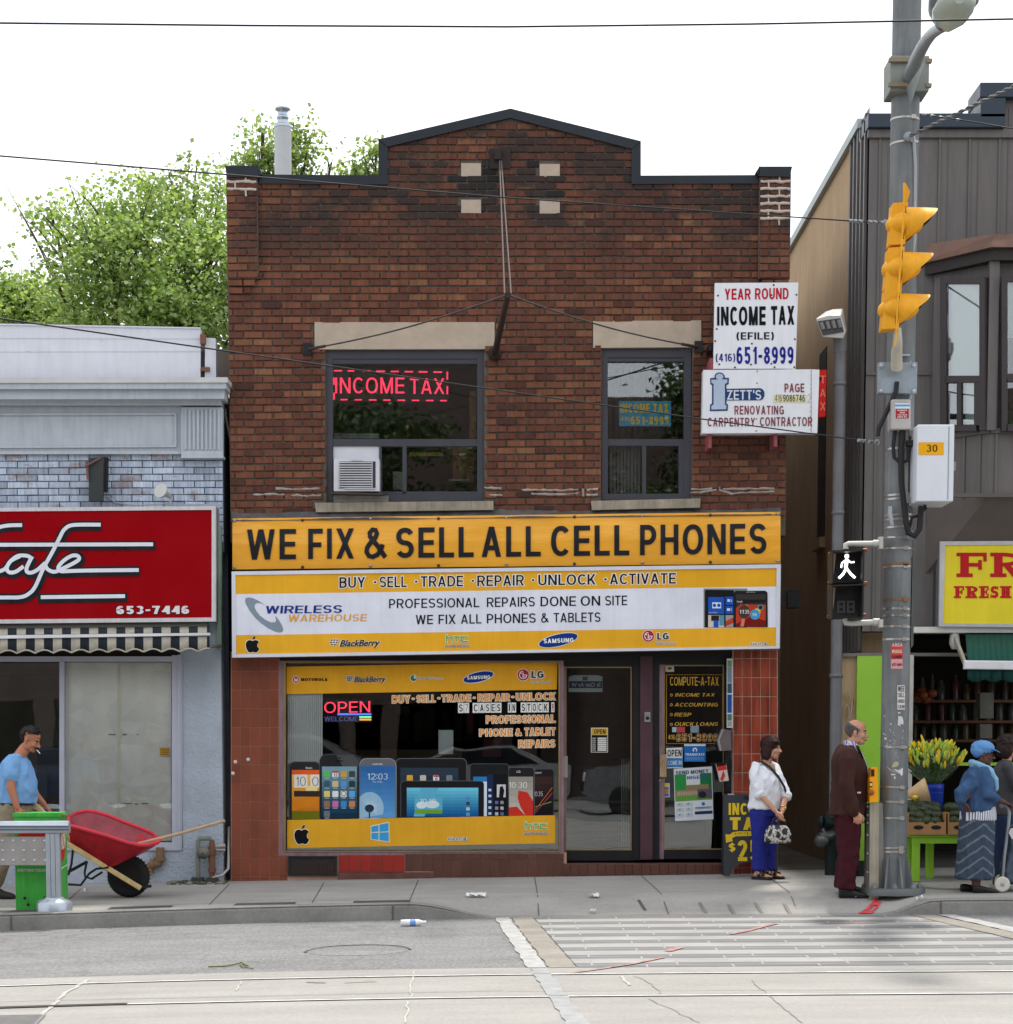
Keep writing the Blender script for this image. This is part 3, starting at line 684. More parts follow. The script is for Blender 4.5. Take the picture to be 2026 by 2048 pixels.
cop([q('T2',507,662),q('T2',950,660),q('T2',950,692),q('T2',472,694)])
part('coping',mb,m_cop,bb,bevel=.006)
for pts in([q('T1',848,626),q('T1',972,624),q('T1',976,667),q('T1',858,668)],[q('T2',952,628),q('T2',1078,628),q('T2',1070,667),q('T2',952,664)]):
 mb=MB();mb.quad(pts,-.10,.55);part('pier_cap',mb,m_cop,bb,bevel=.006)
mb=MB();mb.prism([P(*q('T1',975,622),-.10),P(*q('T1',987,652),-.10),P(*q('T1',976,667),-.10)],(0,.4,0));mb.prism([P(*q('T2',940,650),-.10),P(*q('T2',955,627),-.10),P(*q('T2',955,660),-.10)],(0,.4,0))
part('cap_end',mb,m_cop,bb)
for h in BK:
 mb=MB();mb.prism([(h[0],-.018,wz(h[0],h[2])),(h[1],-.018,wz(h[1],h[2])),(h[1],-.018,wz(h[1],h[3])),(h[0],-.018,wz(h[0],h[3]))],(0,.05,0));part('stone_block',mb,m_stone,bb,bevel=.004)
mb=MB();fquad(mb,'T4',[(608,150),(1830,150),(1830,332),(608,334)],-.02,.3);part('lintel',mb,m_stone,bb,bevel=.004)
mb=MB();fquad(mb,'T5',[(275,452),(963,448),(963,618),(275,623)],-.02,.3);part('lintel',mb,m_stone,bb,bevel=.004)
m_sill=M('weathered sill',S(158,148,132),.9,var=.3,vs=4,bump=.5,bs=30,streak=.35)
mb=MB();fquad(mb,'T4',[(610,1376),(1822,1364),(1822,1424),(618,1440)],-.10,.4);part('window_sill',mb,m_sill,bb,bevel=.008)
mb=MB();fquad(mb,'T5',[(262,1598),(958,1582),(955,1640),(268,1656)],-.10,.4);part('window_sill',mb,m_sill,bb,bevel=.008)
mb=MB();rr=random.Random(11)
for fr,pts in(('T4',[(190,1322),(330,1318),(420,1325)]),('T4',[(345,1283),(480,1285),(675,1280)]),('T4',[(450,1326),(560,1330),(672,1326)]),('T4',[(1760,1275),(1900,1282)]),('T4',[(1795,1325),(1900,1325)]),('T5',[(-180,1530),(-60,1528),(60,1532),(205,1524)]),('T5',[(-120,1552),(60,1560),(205,1550)]),('T5',[(232,1528),(320,1522)]),('T5',[(232,1560),(320,1560)]),('T5',[(210,1520),(212,1580)]),('T5',[(895,1545),(960,1545),(1080,1522)]),('T5',[(900,1525),(1060,1520)]),('T5',[(1078,1508),(1080,1530),(1160,1552),(1300,1542),(1455,1540)]),('T5',[(1100,1522),(1300,1520),(1455,1518)])):
 pp=[]
 for(xa,ya),(xb,yb)in zip(pts,pts[1:]):
  for i in range(6):pp.append((xa+(xb-xa)*i/6,ya+(yb-ya)*i/6+rr.uniform(-2.5,2.5)))
 mb.tube([P(*q(fr,a,b),-.017)for a,b in pp],[rr.uniform(.006,.017)for _ in pp],6)
part('caulk_smear',mb,M('grey caulk',S(158,152,146),.8,var=.3,vs=12),bb)
mb=MB();n=90;top=[];bot=[]
for i in range(n+1):
 t=i/n;u=463+(1562-463)*t;v=1024-7*t+rr.uniform(-1.3,1.3)+2*math.sin(t*23);top.append((u,v));bot.append((u,1042-12*t))
for i in range(n):mb.prism([P(*bot[i],-.12),P(*bot[i+1],-.12),P(*top[i+1],-.03),P(*top[i],-.03)],(0,.1,0),0)
part('tar_flashing',mb,M('grey tar flashing',S(84,82,82),.8,var=.4,vs=9,bump=.7,bs=18),bb)
# ---- upper windows
m_gl=GLASS('window glass',.11,(.95,.97,.96));m_gl2=GLASS('clean glass',.10,(.95,.97,.96))
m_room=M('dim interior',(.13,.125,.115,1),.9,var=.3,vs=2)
def room(mb,x0,x1,y0,y1,z0,z1,m=0):
 v=[(x0,y0,z0),(x1,y0,z0),(x1,y1,z0),(x0,y1,z0),(x0,y0,z1),(x1,y0,z1),(x1,y1,z1),(x0,y1,z1)]
 return mb.add(v,[(0,1,2,3),(7,6,5,4),(1,5,6,2),(3,2,6,7),(4,0,3,7)][0:],m)
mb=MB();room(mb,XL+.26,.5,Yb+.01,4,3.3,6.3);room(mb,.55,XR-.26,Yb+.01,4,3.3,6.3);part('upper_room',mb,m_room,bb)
def window(name,fr,outer,panes,rails,yf=.03):
 mb=MB();x0,y0,x1,y1=outer
 frame4(mb,fr,x0,y0,x1,y1,(48,62,48,52)if fr=='T4' else(38,62,46,40),yf,.12)
 for r in rails:fbox(mb,fr,*r,yf+.012,.10)
 w=part(name,mb,m_frame,bb,bevel=.003)
 mb=MB()
 for pz in panes:fbox(mb,fr,*pz,yf+.06,.006)
 part('pane',mb,m_gl,w);return w
w1=window('window','T4',(682,336,1760,1372),[(728,396,1712,948),(1046,984,1214,1322),(1214,984,1712,1322)],[(730,944,1712,992),(1205,992,1232,1318),(1052,1300,1712,1322),(1046,992,1062,1300),(730,398,1712,432)])
w2=window('window','T5',(330,622,900,1592),[(368,684,856,1212),(368,1240,600,1554),(600,1240,856,1554)],[(368,1204,854,1246),(588,1246,612,1552),(368,684,854,710),(820,1246,854,1552)])
mb=MB();fbox(mb,'T4',1250,1035,1480,1060,1.2,.05,0);fbox(mb,'T4',1545,1000,1690,1240,1.0,.04,1);fbox(mb,'T4',1140,1165,1205,1290,1.1,.4,2);fbox(mb,'T4',1520,1215,1660,1230,.8,.1,2);fbox(mb,'T4',740,905,1045,940,.6,.3,2);fbox(mb,'T4',1660,620,1705,940,.45,.03,1)
part('office_furniture',mb,[F('yellow folder',S(170,160,70)),M('wood shelf',S(120,84,40)),F('grey office plastic',S(160,165,160))],bb)
mb=MB()
for i in range(9):fbox(mb,'T5',382+i*22,1255,398+i*22,1550,.22+.02*(i%2),.006,0)
for i in range(6):fbox(mb,'T5',375+i*40,705,392+i*40,1200,.5+.03*(i%3),.01,1)
part('curtain',mb,[M('grey blind',S(110,110,112)),M('dim drape',S(60,62,60))],bb)
# --- shop front of the brick building
def tile_mat(name,col,var=.1,rough=.28):
 m,nt,b=new_mat(name);geo=nd(nt,'ShaderNodeNewGeometry');vec=coords(nt)
 c=mixc(nt,'MULTIPLY',1,col,ramp(nt,geo.outputs['Random Per Island'],[(0,g4(1-var)),(1,g4(1+var))]))
 n1=tnoise(nt,vec,3.5,6,.65);c=mixc(nt,'MULTIPLY',1,c,ramp(nt,n1,[(.3,g4(.8)),(.7,g4(1.1))]))
 nt.links.new(c,b.inputs['Base Color']);b.inputs['Roughness'].default_value=rough
 addbump(nt,b,tnoise(nt,vec,14,3),.12,.005);return m
m_tbr=tile_mat('brown glazed tile',S(128,66,46));m_tred=tile_mat('red glazed tile',S(150,62,40),.14);m_tvivid=tile_mat('bright red tile',S(148,38,30),.12)
m_tdk=tile_mat('dark brown tile',S(92,58,48),.12);m_grout=M('tile grout',S(176,154,138),.95,var=.25);m_groutd=M('dark grout',S(176,140,122),.95,var=.2)
def flame(m):
 nt=m.node_tree;b=nt.nodes['Principled BSDF'];src=b.inputs['Base Color'].links[0].from_socket
 n=tnoise(nt,coords(nt,(12,12,1.4)),1.2,3,.5);c=mixc(nt,'MULTIPLY',1,src,ramp(nt,n,[(.42,g4(1)),(.68,(.45,.40,.38,1))]));nt.links.new(c,b.inputs['Base Color'])
flame(m_tred)
def tiles(mb,fr,xs,ys,y,g=1.1,m=0,th=.012,skip=None,seed=0):
 rr=random.Random(seed)
 for i in range(len(xs)-1):
  for j in range(len(ys)-1):
   if skip and skip(i,j):continue
   a=q(fr,xs[i],ys[j]);b=q(fr,xs[i+1],ys[j+1])
   p=[P(a[0]+g/2,b[1]-g/2,y),P(b[0]-g/2,b[1]-g/2,y),P(b[0]-g/2,a[1]+g/2,y),P(a[0]+g/2,a[1]+g/2,y)]
   dy=rr.uniform(-.001,.001);c=.0025
   ctr=sum(p,Vector())/4
   fr4=[v+(ctr-v).normalized()*c+Vector((0,dy,0))for v in p];ed=[v+Vector((0,c+dy,0))for v in p];bk=[v+Vector((0,th,0))for v in p]
   mb.add(fr4+ed+bk,[(0,1,2,3)]+[(k+4,(k+1)%4+4,(k+1)%4,k)for k in range(4)]+[(k+8,(k+1)%4+8,(k+1)%4+4,k+4)for k in range(4)],m)
 return mb
YS=-.03
mb=MB();xs_=[35,86,141,195,250,302];ys_=[20,120,224,330,434,540,645,750,853,957,1062,1167,1272]
tiles(mb,'B2',xs_,ys_,YS,.9,0,seed=3);tiles(mb,'B2',xs_,[1272,1306],YS,.9,0)
tiles(mb,'B2',[302,350],[1062+92,1272,1303],YS,.9,0)
part('tiled_pier',mb,m_tbr,bb)
mb=MB();fbox(mb,'B2',33,10,304,1330,YS+.006,.3);fbox(mb,'B2',304,1140,1920,1340,YS+.012,.3);part('tile_bed',mb,m_groutd,bb)
mb=MB();tiles(mb,'B3',[1402,1470,1540,1610,1680,1738],[0,66,211,356,503,648,793,938,1083,1228,1373,1520,1665,1735],YS,1.5,0,seed=8);part('tiled_pier',mb,m_tred,bb)
mb=MB();fbox(mb,'B3',1396,-40,1741,1760,YS+.006,.3);part('tile_bed',mb,m_grout,bb)
mb=MB();xs_=[638,700,762,824,886,948,1010];tiles(mb,'B2',xs_,[1152,1250],YS,1.0,1)
xs_=[1012,1064,1116,1170,1222,1276,1330,1384,1436,1490,1542,1596,1648,1702,1755,1808,1860,1905]
tiles(mb,'B2',xs_[:4],[1146,1243],YS,1.0,0,seed=2);tiles(mb,'B2',xs_[3:],[1143,1178,1278],YS,1.0,0,seed=4)
xs_=[104,158,220,290,360,428,497,566,632,700,770,838,905,972,1040,1108,1175,1240,1305,1330]
tiles(mb,'B3',xs_,[1640,1722],YS-.02,1.0,0,seed=5)
part('tiled_base',mb,[m_tdk,m_tvivid],bb)
for a_ in(('B2',636,1250,1172,1300,YS-.004,.3,0),('B3',100,1634,1335,1760,YS-.012,.4,0)):mb=MB();fbox(mb,*a_);part('base_plinth',mb,M('worn plinth',S(104,70,62),.9,var=.3,vs=6,bump=.3),bb)
mb=MB();frame4(mb,'B2',353,1158,630,1270,(10,8,10,8),-.05,.06)
for i in range(24):fbox(mb,'B2',364+i*11,1166,368+i*11,1262,-.04,.01)
for i in range(8):fbox(mb,'B2',363,1172+i*11.5,620,1175+i*11.5,-.036,.01)
fbox(mb,'B2',363,1166,620,1262,-.01,.02,1)
part('vent_grille',mb,[M('black vent',(.02,.02,.022,1),.6),m_gap],bb)
mb=MB()
for x,y in((58,629),(130,616),(44,694)):p=P(*q('B2',x,y),YS);mb.lathe([(.001,.014),(.012,.01),(.02,.003),(.021,0)],p,12,0,(0,-1,0))
part('patched_hole',mb,M('white plug',S(215,205,200),.7),bb)
m_pur=M('faded purple aluminium',S(146,118,128),.5,.25,var=.25,vs=4,streak=.3);m_purd=M('dark purple post',S(78,50,58),.55,var=.3,vs=3)
m_gold=M('dull gold trim',S(150,128,84),.4,.5,var=.2);m_blk=M('black door frame',(.012,.012,.015,1),.35,var=.2)
mb=MB();frame4(mb,'B2',302,60,1903,1160,(34,8,20,26),-.02,.14)
sf=part('shop_window_frame',mb,m_pur,bb,bevel=.004)
mb=MB();frame4(mb,'B2',330,66,1884,1136,(10,7,9,8),-.028,.06);part('trim',mb,m_gold,sf)
mb=MB();fbox(mb,'B2',340,72,1876,1130,.06,.008);part('pane',mb,m_gl2,sf)
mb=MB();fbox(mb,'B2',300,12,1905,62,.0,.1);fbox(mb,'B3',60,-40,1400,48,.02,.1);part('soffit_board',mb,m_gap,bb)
x0,x1=P(*q('B2',312,100),.1).x,P(*q('B2',1890,100),.1).x
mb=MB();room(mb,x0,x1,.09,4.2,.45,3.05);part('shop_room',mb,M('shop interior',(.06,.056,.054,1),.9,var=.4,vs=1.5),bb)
mb=MB();rr=random.Random(5)
for k in range(9):fbox(mb,'B2',900+k*75+rr.uniform(-20,20),300+rr.uniform(-30,60),960+k*75,520,2.6,.3,k%3)
fbox(mb,'B2',830,300,1160,312,2.2,.4,3);fbox(mb,'B2',840,320,900,350,2.2,.2,0);fbox(mb,'B2',960,310,1040,360,2.2,.2,3);fbox(mb,'B2',600,560,1330,640,1.2,.5,3)
fbox(mb,'B2',1200,450,1283,585,.085,.003,4);fbox(mb,'B2',1450,500,1550,600,1.3,.2,5);fbox(mb,'B2',1360,330,1395,470,1.6,.1,5)
part('shop_stock',mb,[M('dark stock box',(.05,.045,.04,1)),M('dark stock blue',(.02,.035,.06,1)),M('dark stock grey',(.09,.09,.09,1)),M('brown carton',(.10,.065,.035,1)),F('paper note',S(190,195,195)),M('dull red bag',(.16,.03,.04,1))],bb)
mb=MB()
for i in range(17):
 a=q('B2',352+i*11.6,240);mb.prism([P(*q('B2',352+i*11.6,640),.088),P(*q('B2',362.5+i*11.6,640),.078),P(*q('B2',362.5+i*11.6,246),.078),P(*q('B2',352+i*11.6,246),.088)],(0,.004,0))
part('vertical_blind',mb,M('white blind',(.85,.85,.85,1),.6,var=.06),bb)
YD=.12
mb=MB();fbox(mb,'B3',100,44,700,122,YD-.02,.12);fbox(mb,'B3',640,122,692,1606,YD-.02,.12);fbox(mb,'B3',782,46,836,1602,YD-.02,.12);fbox(mb,'B3',836,46,1400,110,YD-.02,.12);fbox(mb,'B3',1345,108,1400,1610,YD-.02,.12)
part('door_surround',mb,m_blk,bb)
mb=MB();fbox(mb,'B3',690,48,784,1602,YD-.06,.2);pp_=part('door_post',mb,m_purd,bb,bevel=.004)
mb=MB();fbox(mb,'B3',722,475,768,551,YD-.075,.015);fbox(mb,'B3',728,480,762,546,YD-.08,.01,0);p=P(*q('B3',745,520),YD-.08);mb.lathe([(.02,0),(.02,.006),(.012,.012),(.001,.013)],p,16,1,(0,-1,0))
for x in(736,752):mb.lathe([(.004,0),(.004,.003),(.001,.0032)],P(*q('B3',x,495),YD-.08),8,1,(0,-1,0))
part('intercom',mb,[M('intercom steel',S(150,150,148),.4,.5),m_blk],pp_)
def glass_door(x0,y0,x1,y1,kick,stile,label):
 d=MB();l=stile
 fbox(d,'B3',x0,y0,x0+l,kick,YD,.05,0);fbox(d,'B3',x1-18,y0,x1,kick,YD,.05,1);fbox(d,'B3',x0+l,y0,x1-18,y0+10,YD,.05,1)
 o=part('glass_door',d,[m_pur,m_blk],bb,label=label)
 d=MB();fbox(d,'B3',x0+l,y1+12,x1-18,kick,YD+.002,.046);part('kick_rail',d,m_blk,o)
 d=MB();frame4(d,'B3',x0+l,y0+10,x1-18,y1+12,(7,8,7,9),YD-.004,.05);part('trim',d,m_gold,o)
 d=MB();fbox(d,'B3',x0+l,y0+10,x1-18,y1+12,YD+.022,.008);part('pane',d,m_gl2,o);return o
d1=glass_door(103,118,642,1520,1610,16,'glass door with a black kick rail beside the shop window')
d2=glass_door(824,104,1348,1515,1598,46,'glass door with a worn purple stile')
mb=MB();fbox(mb,'B3',103,812,135,975,YD-.045,.03);part('handle',mb,M('brushed pull',S(175,168,158),.35,.7),d1,bevel=.006)
mb=MB();fbox(mb,'B3',840,797,890,970,YD-.05,.03);part('handle',mb,M('brass pull',S(190,160,130),.3,.7,streak=.3),d2,bevel=.008)
mb=MB();p=P(*q('B3',838,999),YD-.002);mb.lathe([(.014,0),(.014,.008),(.008,.01),(.001,.01)],p,14,0,(0,-1,0));part('lock',mb,M('lock steel',S(170,165,160),.3,.8),d2)
x0,x1=P(*q('B3',104,100),.2).x,P(*q('B3',690,100),.2).x
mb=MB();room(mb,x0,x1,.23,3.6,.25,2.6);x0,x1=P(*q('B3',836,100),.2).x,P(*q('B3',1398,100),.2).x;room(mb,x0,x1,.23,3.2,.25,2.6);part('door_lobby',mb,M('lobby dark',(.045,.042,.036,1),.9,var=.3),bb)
mb=MB()
for k in range(5):fbox(mb,'B3',545+k*13,830,551+k*13,1510,.5+k*.05,.01,0)
for k in range(7):fbox(mb,'B3',112,1150+k*52,620,1170+k*52,1.2+k*.16,.3,1)
part('lobby_fittings',mb,[M('lobby rail',(.25,.25,.24,1),.4),M('lobby step',(.10,.09,.075,1),.8)],bb)
# --- banner, light box, projecting boards
BANQ=[(464.8,1037),(1561,1023.6),(1561,1127),(464.8,1139)]
m,nt,b_=new_mat('orange vinyl banner');vec=coords(nt);tc=nd(nt,'ShaderNodeTexCoord');sep=nd(nt,'ShaderNodeSeparateXYZ');nt.links.new(tc.outputs['Object'],sep.inputs[0])
c=mixc(nt,'MULTIPLY',1,S(243,168,42),ramp(nt,tnoise(nt,vec,1.4,4),[(.3,g4(.93)),(.7,g4(1.04))]));nt.links.new(c,b_.inputs['Base Color']);b_.inputs['Roughness'].default_value=.36
addbump(nt,b_,tnoise(nt,coords(nt,(1.2,1,5)),2.3,3),.5,.02);m_ban=m
m_ink=M('black vinyl lettering',(.016,.017,.022,1),.4,var=.2,spec=.15)
def ban_y(s,t):
 d=-.05*abs(t-.5)+.007*math.sin(s*19+3*t)+.014*mnoise.noise(Vector((s*9,t*2.2,1)))
 for cx,cy,dx in((0,0,1),(0,1,1),(1,0,-1),(1,1,-1)):
  a=(s-cx)*dx*10.6;b=abs(t-cy);d+=.010*math.sin(26*math.atan2(b,a+.02))*math.exp(-3.2*math.hypot(a,b))
 return d
ban=thing('shop_banner','orange vinyl banner saying WE FIX & SELL ALL CELL PHONES above the shop','banner',P(1013,1080,-.1))
mb=MB();nx,ny=150,22;vv=[]
for j in range(ny+1):
 for i in range(nx+1):
  s_,t_=i/nx,j/ny;u=BANQ[0][0]+(BANQ[1][0]-BANQ[0][0])*s_
  va=BANQ[0][1]+(BANQ[1][1]-BANQ[0][1])*s_;vb=BANQ[3][1]+(BANQ[2][1]-BANQ[3][1])*s_
  vv.append(P(u,va+(vb-va)*t_,-.13-ban_y(s_,t_)))
mb.add(vv,[((j+1)*(nx+1)+i,(j+1)*(nx+1)+i+1,j*(nx+1)+i+1,j*(nx+1)+i)for j in range(ny)for i in range(nx)],0,True)
vb_=part('vinyl_sheet',mb,m_ban,ban)
mb=MB()
def onban(u,v,yy):
 s_=(u-BANQ[0][0])/(BANQ[1][0]-BANQ[0][0]);va=BANQ[0][1]+(BANQ[1][1]-BANQ[0][1])*s_;vb=BANQ[3][1]+(BANQ[2][1]-BANQ[3][1])*s_
 return P(u,v,yy-ban_y(s_,(v-va)/(vb-va)))
def banword(t,fr,xa,fr2,xb):
 a,b=q(fr,xa,0)[0],q(fr2,xb,0)[0];f_=lambda u,l,r_:l+(r_-l)*(u-494)/(1532-494)
 letters(mb,t,(a,b,f_(a,1059,1046.8),f_(a,1119.6,1107.4),f_(b,1059,1046.8),f_(b,1119.6,1107.4)),-.140,t=.185,put=onban,gap=.03,bands=10)
for a in(('WE','T6',140,'T6',452),('FIX','T6',530,'T6',825),('&','T6',893,'T6',1022),('SELL','T6',1090,'T6',1584),('ALL','T6',1635,'T7',260),('CELL','T7',325,'T7',824),('PHONES','T7',892,'T7',1697)):banword(*a)
part('lettering',mb,m_ink,ban)
for i in range(9):
 s_=.004+.992*i/8
 for t_ in((.04,.96)if i%2==0 else(.05,.97)):
  mb=MB();u=464.8+1096.2*s_;v=(1037-13.4*s_)+t_*102;mb.lathe([(.001,.012),(.012,.011),(.016,.004),(.017,0)],P(u,v,-.135-ban_y(s_,t_)),10,0,(0,-1,0));part('grommet',mb,M('dark grommet',(.06,.04,.03,1),.5)if i%2 else M('zinc grommet',S(170,165,160),.35,.6),ban)
YL=-.30
m_alu=M('white enamelled frame',S(214,216,226),.35,.1,var=.06)
lb=thing('light_box_sign','wide yellow and white light box sign for a wireless shop below the banner','shop sign',P(1013,1225,-.15))
LQ=[q('T6',42,455),q('T7',1788,409),q('T7',1781,946),q('T6',45,1004)];LI=[q('T6',66,478),q('T7',1762,434),q('T7',1758,931),q('T6',70,982)]
mb=MB()
for i in range(4):j=(i+1)%4;mb.quad([LQ[i],LQ[j],LI[j],LI[i]],YL,.06)
part('frame',mb,m_alu,lb,bevel=.004)
mb=MB();mb.quad([(a+1,b)for a,b in LQ],YL+.062,.23);part('cabinet',mb,M('grey sign cabinet',S(120,120,124),.5,.3),lb)
YF=YL+.012
mb=PB();mb.quad([q('T6',64,476),q('T7',1764,432),q('T7',1760,551),q('T6',66,600)],YF,.04,mb.c(230,170,42))
mb.quad([q('T6',66,600),q('T7',1760,551),q('T7',1760,811),q('T6',68,861)],YF,.04,mb.c(222,224,236))
mb.quad([q('T6',68,861),q('T7',1760,811),q('T7',1760,933),q('T6',68,984)],YF,.04,mb.c(230,170,42))
part('face_panel',mb,mb.mats,lb)
fy=lambda u,l,r_,ul,ur:l+(r_-l)*(u-ul)/(ur-ul)
def lbline(mb,text,fr,xa,fr2,xb,rows,y,**kw):
 (ul,tl,bl),(ur,tr,br_)=rows;a,b=q(fr,xa,0)[0],q(fr2,xb,0)[0]
 letters(mb,text,(a,b,fy(a,tl,tr,ul,ur),fy(a,bl,br_,ul,ur),fy(b,tl,tr,ul,ur),fy(b,bl,br_,ul,ur)),y,**kw)
def qr(fr,x,t,b):return(q(fr,x,t)[0],q(fr,x,t)[1],q(fr,x,b)[1])
mb=PB();rows=(qr('T6',727,492,560),qr('T7',1120,465,532))
for w_ in(('BUY','T6',729,'T6',893),('*','T6',948,'T6',964),('SELL','T6',985,'T6',1158),('*','T6',1210,'T6',1225),('TRADE','T6',1247,'T6',1517),('*','T6',1571,'T6',1586),('REPAIR','T6',1607,'T7',152),('*','T7',203,'T7',218),('UNLOCK','T7',244,'T7',610),('*','T7',664,'T7',680),('ACTIVATE','T7',700,'T7',1120)):
 lbline(mb,w_[0],*w_[1:],rows,YF-.002,t=.17,o=.075,m=mb.c(236,232,226));lbline(mb,w_[0],*w_[1:],rows,YF-.004,t=.165,m=mb.c(22,30,34))
rows=(qr('T6',1043,631,690),qr('T7',810,608,670))
for w_ in(('PROFESSIONAL','T6',1045,'T6',1620),('REPAIRS','T6',1668,'T7',222),('DONE','T7',258,'T7',483),('ON','T7',514,'T7',638),('SITE','T7',670,'T7',810)):lbline(mb,w_[0],*w_[1:],rows,YF-.003,t=.15,m=mb.c(22,26,30))
rows=(qr('T6',1213,733,792),qr('T7',640,715,776))
for w_ in(('WE','T6',1215,'T6',1325),('FIX','T6',1360,'T6',1470),('ALL','T6',1503,'T6',1634),('PHONES','T6',1668,'T7',228),('&','T7',262,'T7',308),('TABLETS','T7',342,'T7',640)):lbline(mb,w_[0],*w_[1:],rows,YF-.003,t=.15,m=mb.c(22,26,30))
part('lettering',mb,mb.mats,lb)
def fruit_mark(mb,fr,x0,y0,x1,y1,y,ink,halo=None):
 sx,sy=(x1-x0),(y1-y0)
 body=[(.5,.30),(.62,.25),(.76,.24),(.90,.31),(.94,.36),(.85,.45),(.81,.56),(.85,.68),(.97,.76),(.90,.88),(.80,.98),(.70,1.0),(.58,.96),(.46,.96),(.34,1.0),(.22,.97),(.10,.82),(.03,.64),(.02,.48),(.08,.34),(.20,.26),(.34,.25)]
 leaf=[(.50,.21),(.51,.12),(.58,.04),(.69,0),(.69,.09),(.62,.18)]
 for pl,yy,mm,k in([(body,y,halo,1.10),(leaf,y,halo,1.2)]if halo is not None else[])+[(body,y-.002,ink,1),(leaf,y-.002,ink,1)]:
  cx=sum(p[0]for p in pl)/len(pl);cy=sum(p[1]for p in pl)/len(pl)
  poly(mb,fr,[(x0+sx*(cx+(a-cx)*k),y0+sy*(cy+(b-cy)*k))for a,b in pl],yy,mm)
def oval_mark(mb,fr,cx,cy,rx,ry,y,slope):
 disc(mb,fr,cx,cy,rx+4,ry+4,y,mb.c(235,235,238),-13);disc(mb,fr,cx,cy,rx,ry,y-.002,mb.c(22,54,132),-13)
 rowtext(mb,'SAMSUNG',fr,cx-rx*.74,cx+rx*.78,cy-ry*.30,cy+ry*.44,y-.004,slope,t=.22,m=mb.c(240,240,244))
def berry_mark(mb,fr,x0,x1,ya,yb,y,slope):
 w=(x1-x0);h=yb-ya
 for i in range(3):
  for j in range(3 if i<2 else 2):
   a=x0+w*(.0+.055*j+.012*(2-i))+(w*.03 if i==2 else 0);b=ya-h*.05+h*.36*i
   for o_,c_ in((3,(240,236,228)),(0,(26,28,30))):poly(mb,fr,[(a-o_+4,b-o_),(a+w*.035+o_+4,b-o_),(a+w*.035+o_,b+h*.22+o_),(a-o_,b+h*.22+o_)],y-(.001 if o_ else .003),mb.c(*c_))
 script(mb,'BlackBerry',fr,x0+w*.20,x1,ya,yb,y-.001,slope,.32,.06,mb.c(240,236,228));script(mb,'BlackBerry',fr,x0+w*.205,x1-2,ya,yb,y-.004,slope,.32,.012,mb.c(26,28,30),1.0,.012)
def htc_mark(mb,fr,x0,y0,x1,y1,y):
 w,h=x1-x0,y1-y0;g_=mb.c(96,176,72);t=h*.17;k=mb.c(236,236,226)
 def pc(pts,yy,mm,e):
  for(xa,ya,xb,yb)in pts:frect(mb,fr,x0+w*xa-e,y0+h*ya-e,x0+w*xb+e,y0+h*yb+e,yy,mm)
 tw,tv=t/w,t/h
 L_=[(0,0,tw,1),(tw,.32,.30-tw,.32+tv),(.30-tw,.32,.30,1),(.36,.20,.62,.20+tv),(.46,.20+tv,.46+tw,1),(.68,.2,1,.2+tv),(.68,.2+tv,.68+tw,1-tv),(.68,1-tv,1,1)]
 pc(L_,y-.001,k,3)
 for i,r_ in enumerate(L_):pc([r_],y-.003-i*.0002,g_,0)
 script(mb,'quietly brilliant',fr,x0-w*.07,x1+w*.08,y1+h*.28,y1+h*.68,y-.002,0,.35,.05,mb.c(240,236,226));script(mb,'quietly brilliant',fr,x0-w*.06,x1+w*.07,y1+h*.28,y1+h*.68,y-.005,0,.35,.0,mb.c(40,40,40))
def round_mark(mb,fr,cx,cy,r,y):
 disc(mb,fr,cx,cy,r+3,r+3,y,mb.c(238,236,230));disc(mb,fr,cx,cy,r,r,y-.002,mb.c(178,36,52));w=mb.c(240,236,236)
 a=[(cx+r*.72*math.cos(R(t)),cy+r*.72*math.sin(R(t)))for t in range(0,285,15)];b=[(cx+r*.58*math.cos(R(t)),cy+r*.58*math.sin(R(t)))for t in range(0,285,15)]
 for i in range(len(a)-1):poly(mb,fr,[a[i],a[i+1],b[i+1],b[i]],y-.004,w)
 frect(mb,fr,cx+r*.1,cy-r*.06,cx+r*.72,cy+r*.08,y-.0045,w);frect(mb,fr,cx-r*.1,cy-r*.42,cx+r*.06,cy+r*.42,y-.0045,w);frect(mb,fr,cx+.06*r,cy+r*.28,cx+r*.34,cy+r*.42,y-.0048,w);disc(mb,fr,cx-r*.36,cy-r*.3,r*.12,r*.12,y-.0045,w)
def lg_mark(mb,fr,cx,cy,r,x0,x1,ya,yb,xa,xb,yc,yd,y):
 round_mark(mb,fr,cx,cy,r,y);rowtext(mb,'LG',fr,x0,x1,ya,yb,y-.001,t=.26,o=.09,m=mb.c(240,236,228));rowtext(mb,'LG',fr,x0,x1,ya,yb,y-.004,t=.24,m=mb.c(64,70,66))
 script(mb,"Life's Good",fr,xa,xb,yc,yd,y-.001,0,0,.07,mb.c(240,236,228));script(mb,"Life's Good",fr,xa,xb,yc,yd,y-.004,0,0,.0,mb.c(110,104,92))
def droid_word(mb,fr,x0,x1,ya,yb,y):rowtext(mb,'ANDROID',fr,x0,x1,ya,yb,y-.001,t=.2,o=.12,m=mb.c(240,238,226));rowtext(mb,'ANDROID',fr,x0,x1,ya,yb,y-.003,t=.13,m=mb.c(70,70,60))
mb=PB();gsw=mb.c(132,146,160)
sw=[(127,640),(132,626),(148,620),(172,623),(205,637),(242,660),(258,672),(230,658),(205,656),(190,666),(188,684),(200,708),(225,738),(258,764),(292,779),(318,779),(326,766),(320,745),(322,738),(345,768),(365,802),(372,828),(364,842),(346,845),(312,836),(272,815),(232,787),(190,748),(155,702),(134,664)]
poly(mb,'T6',sw,YF-.002,gsw)
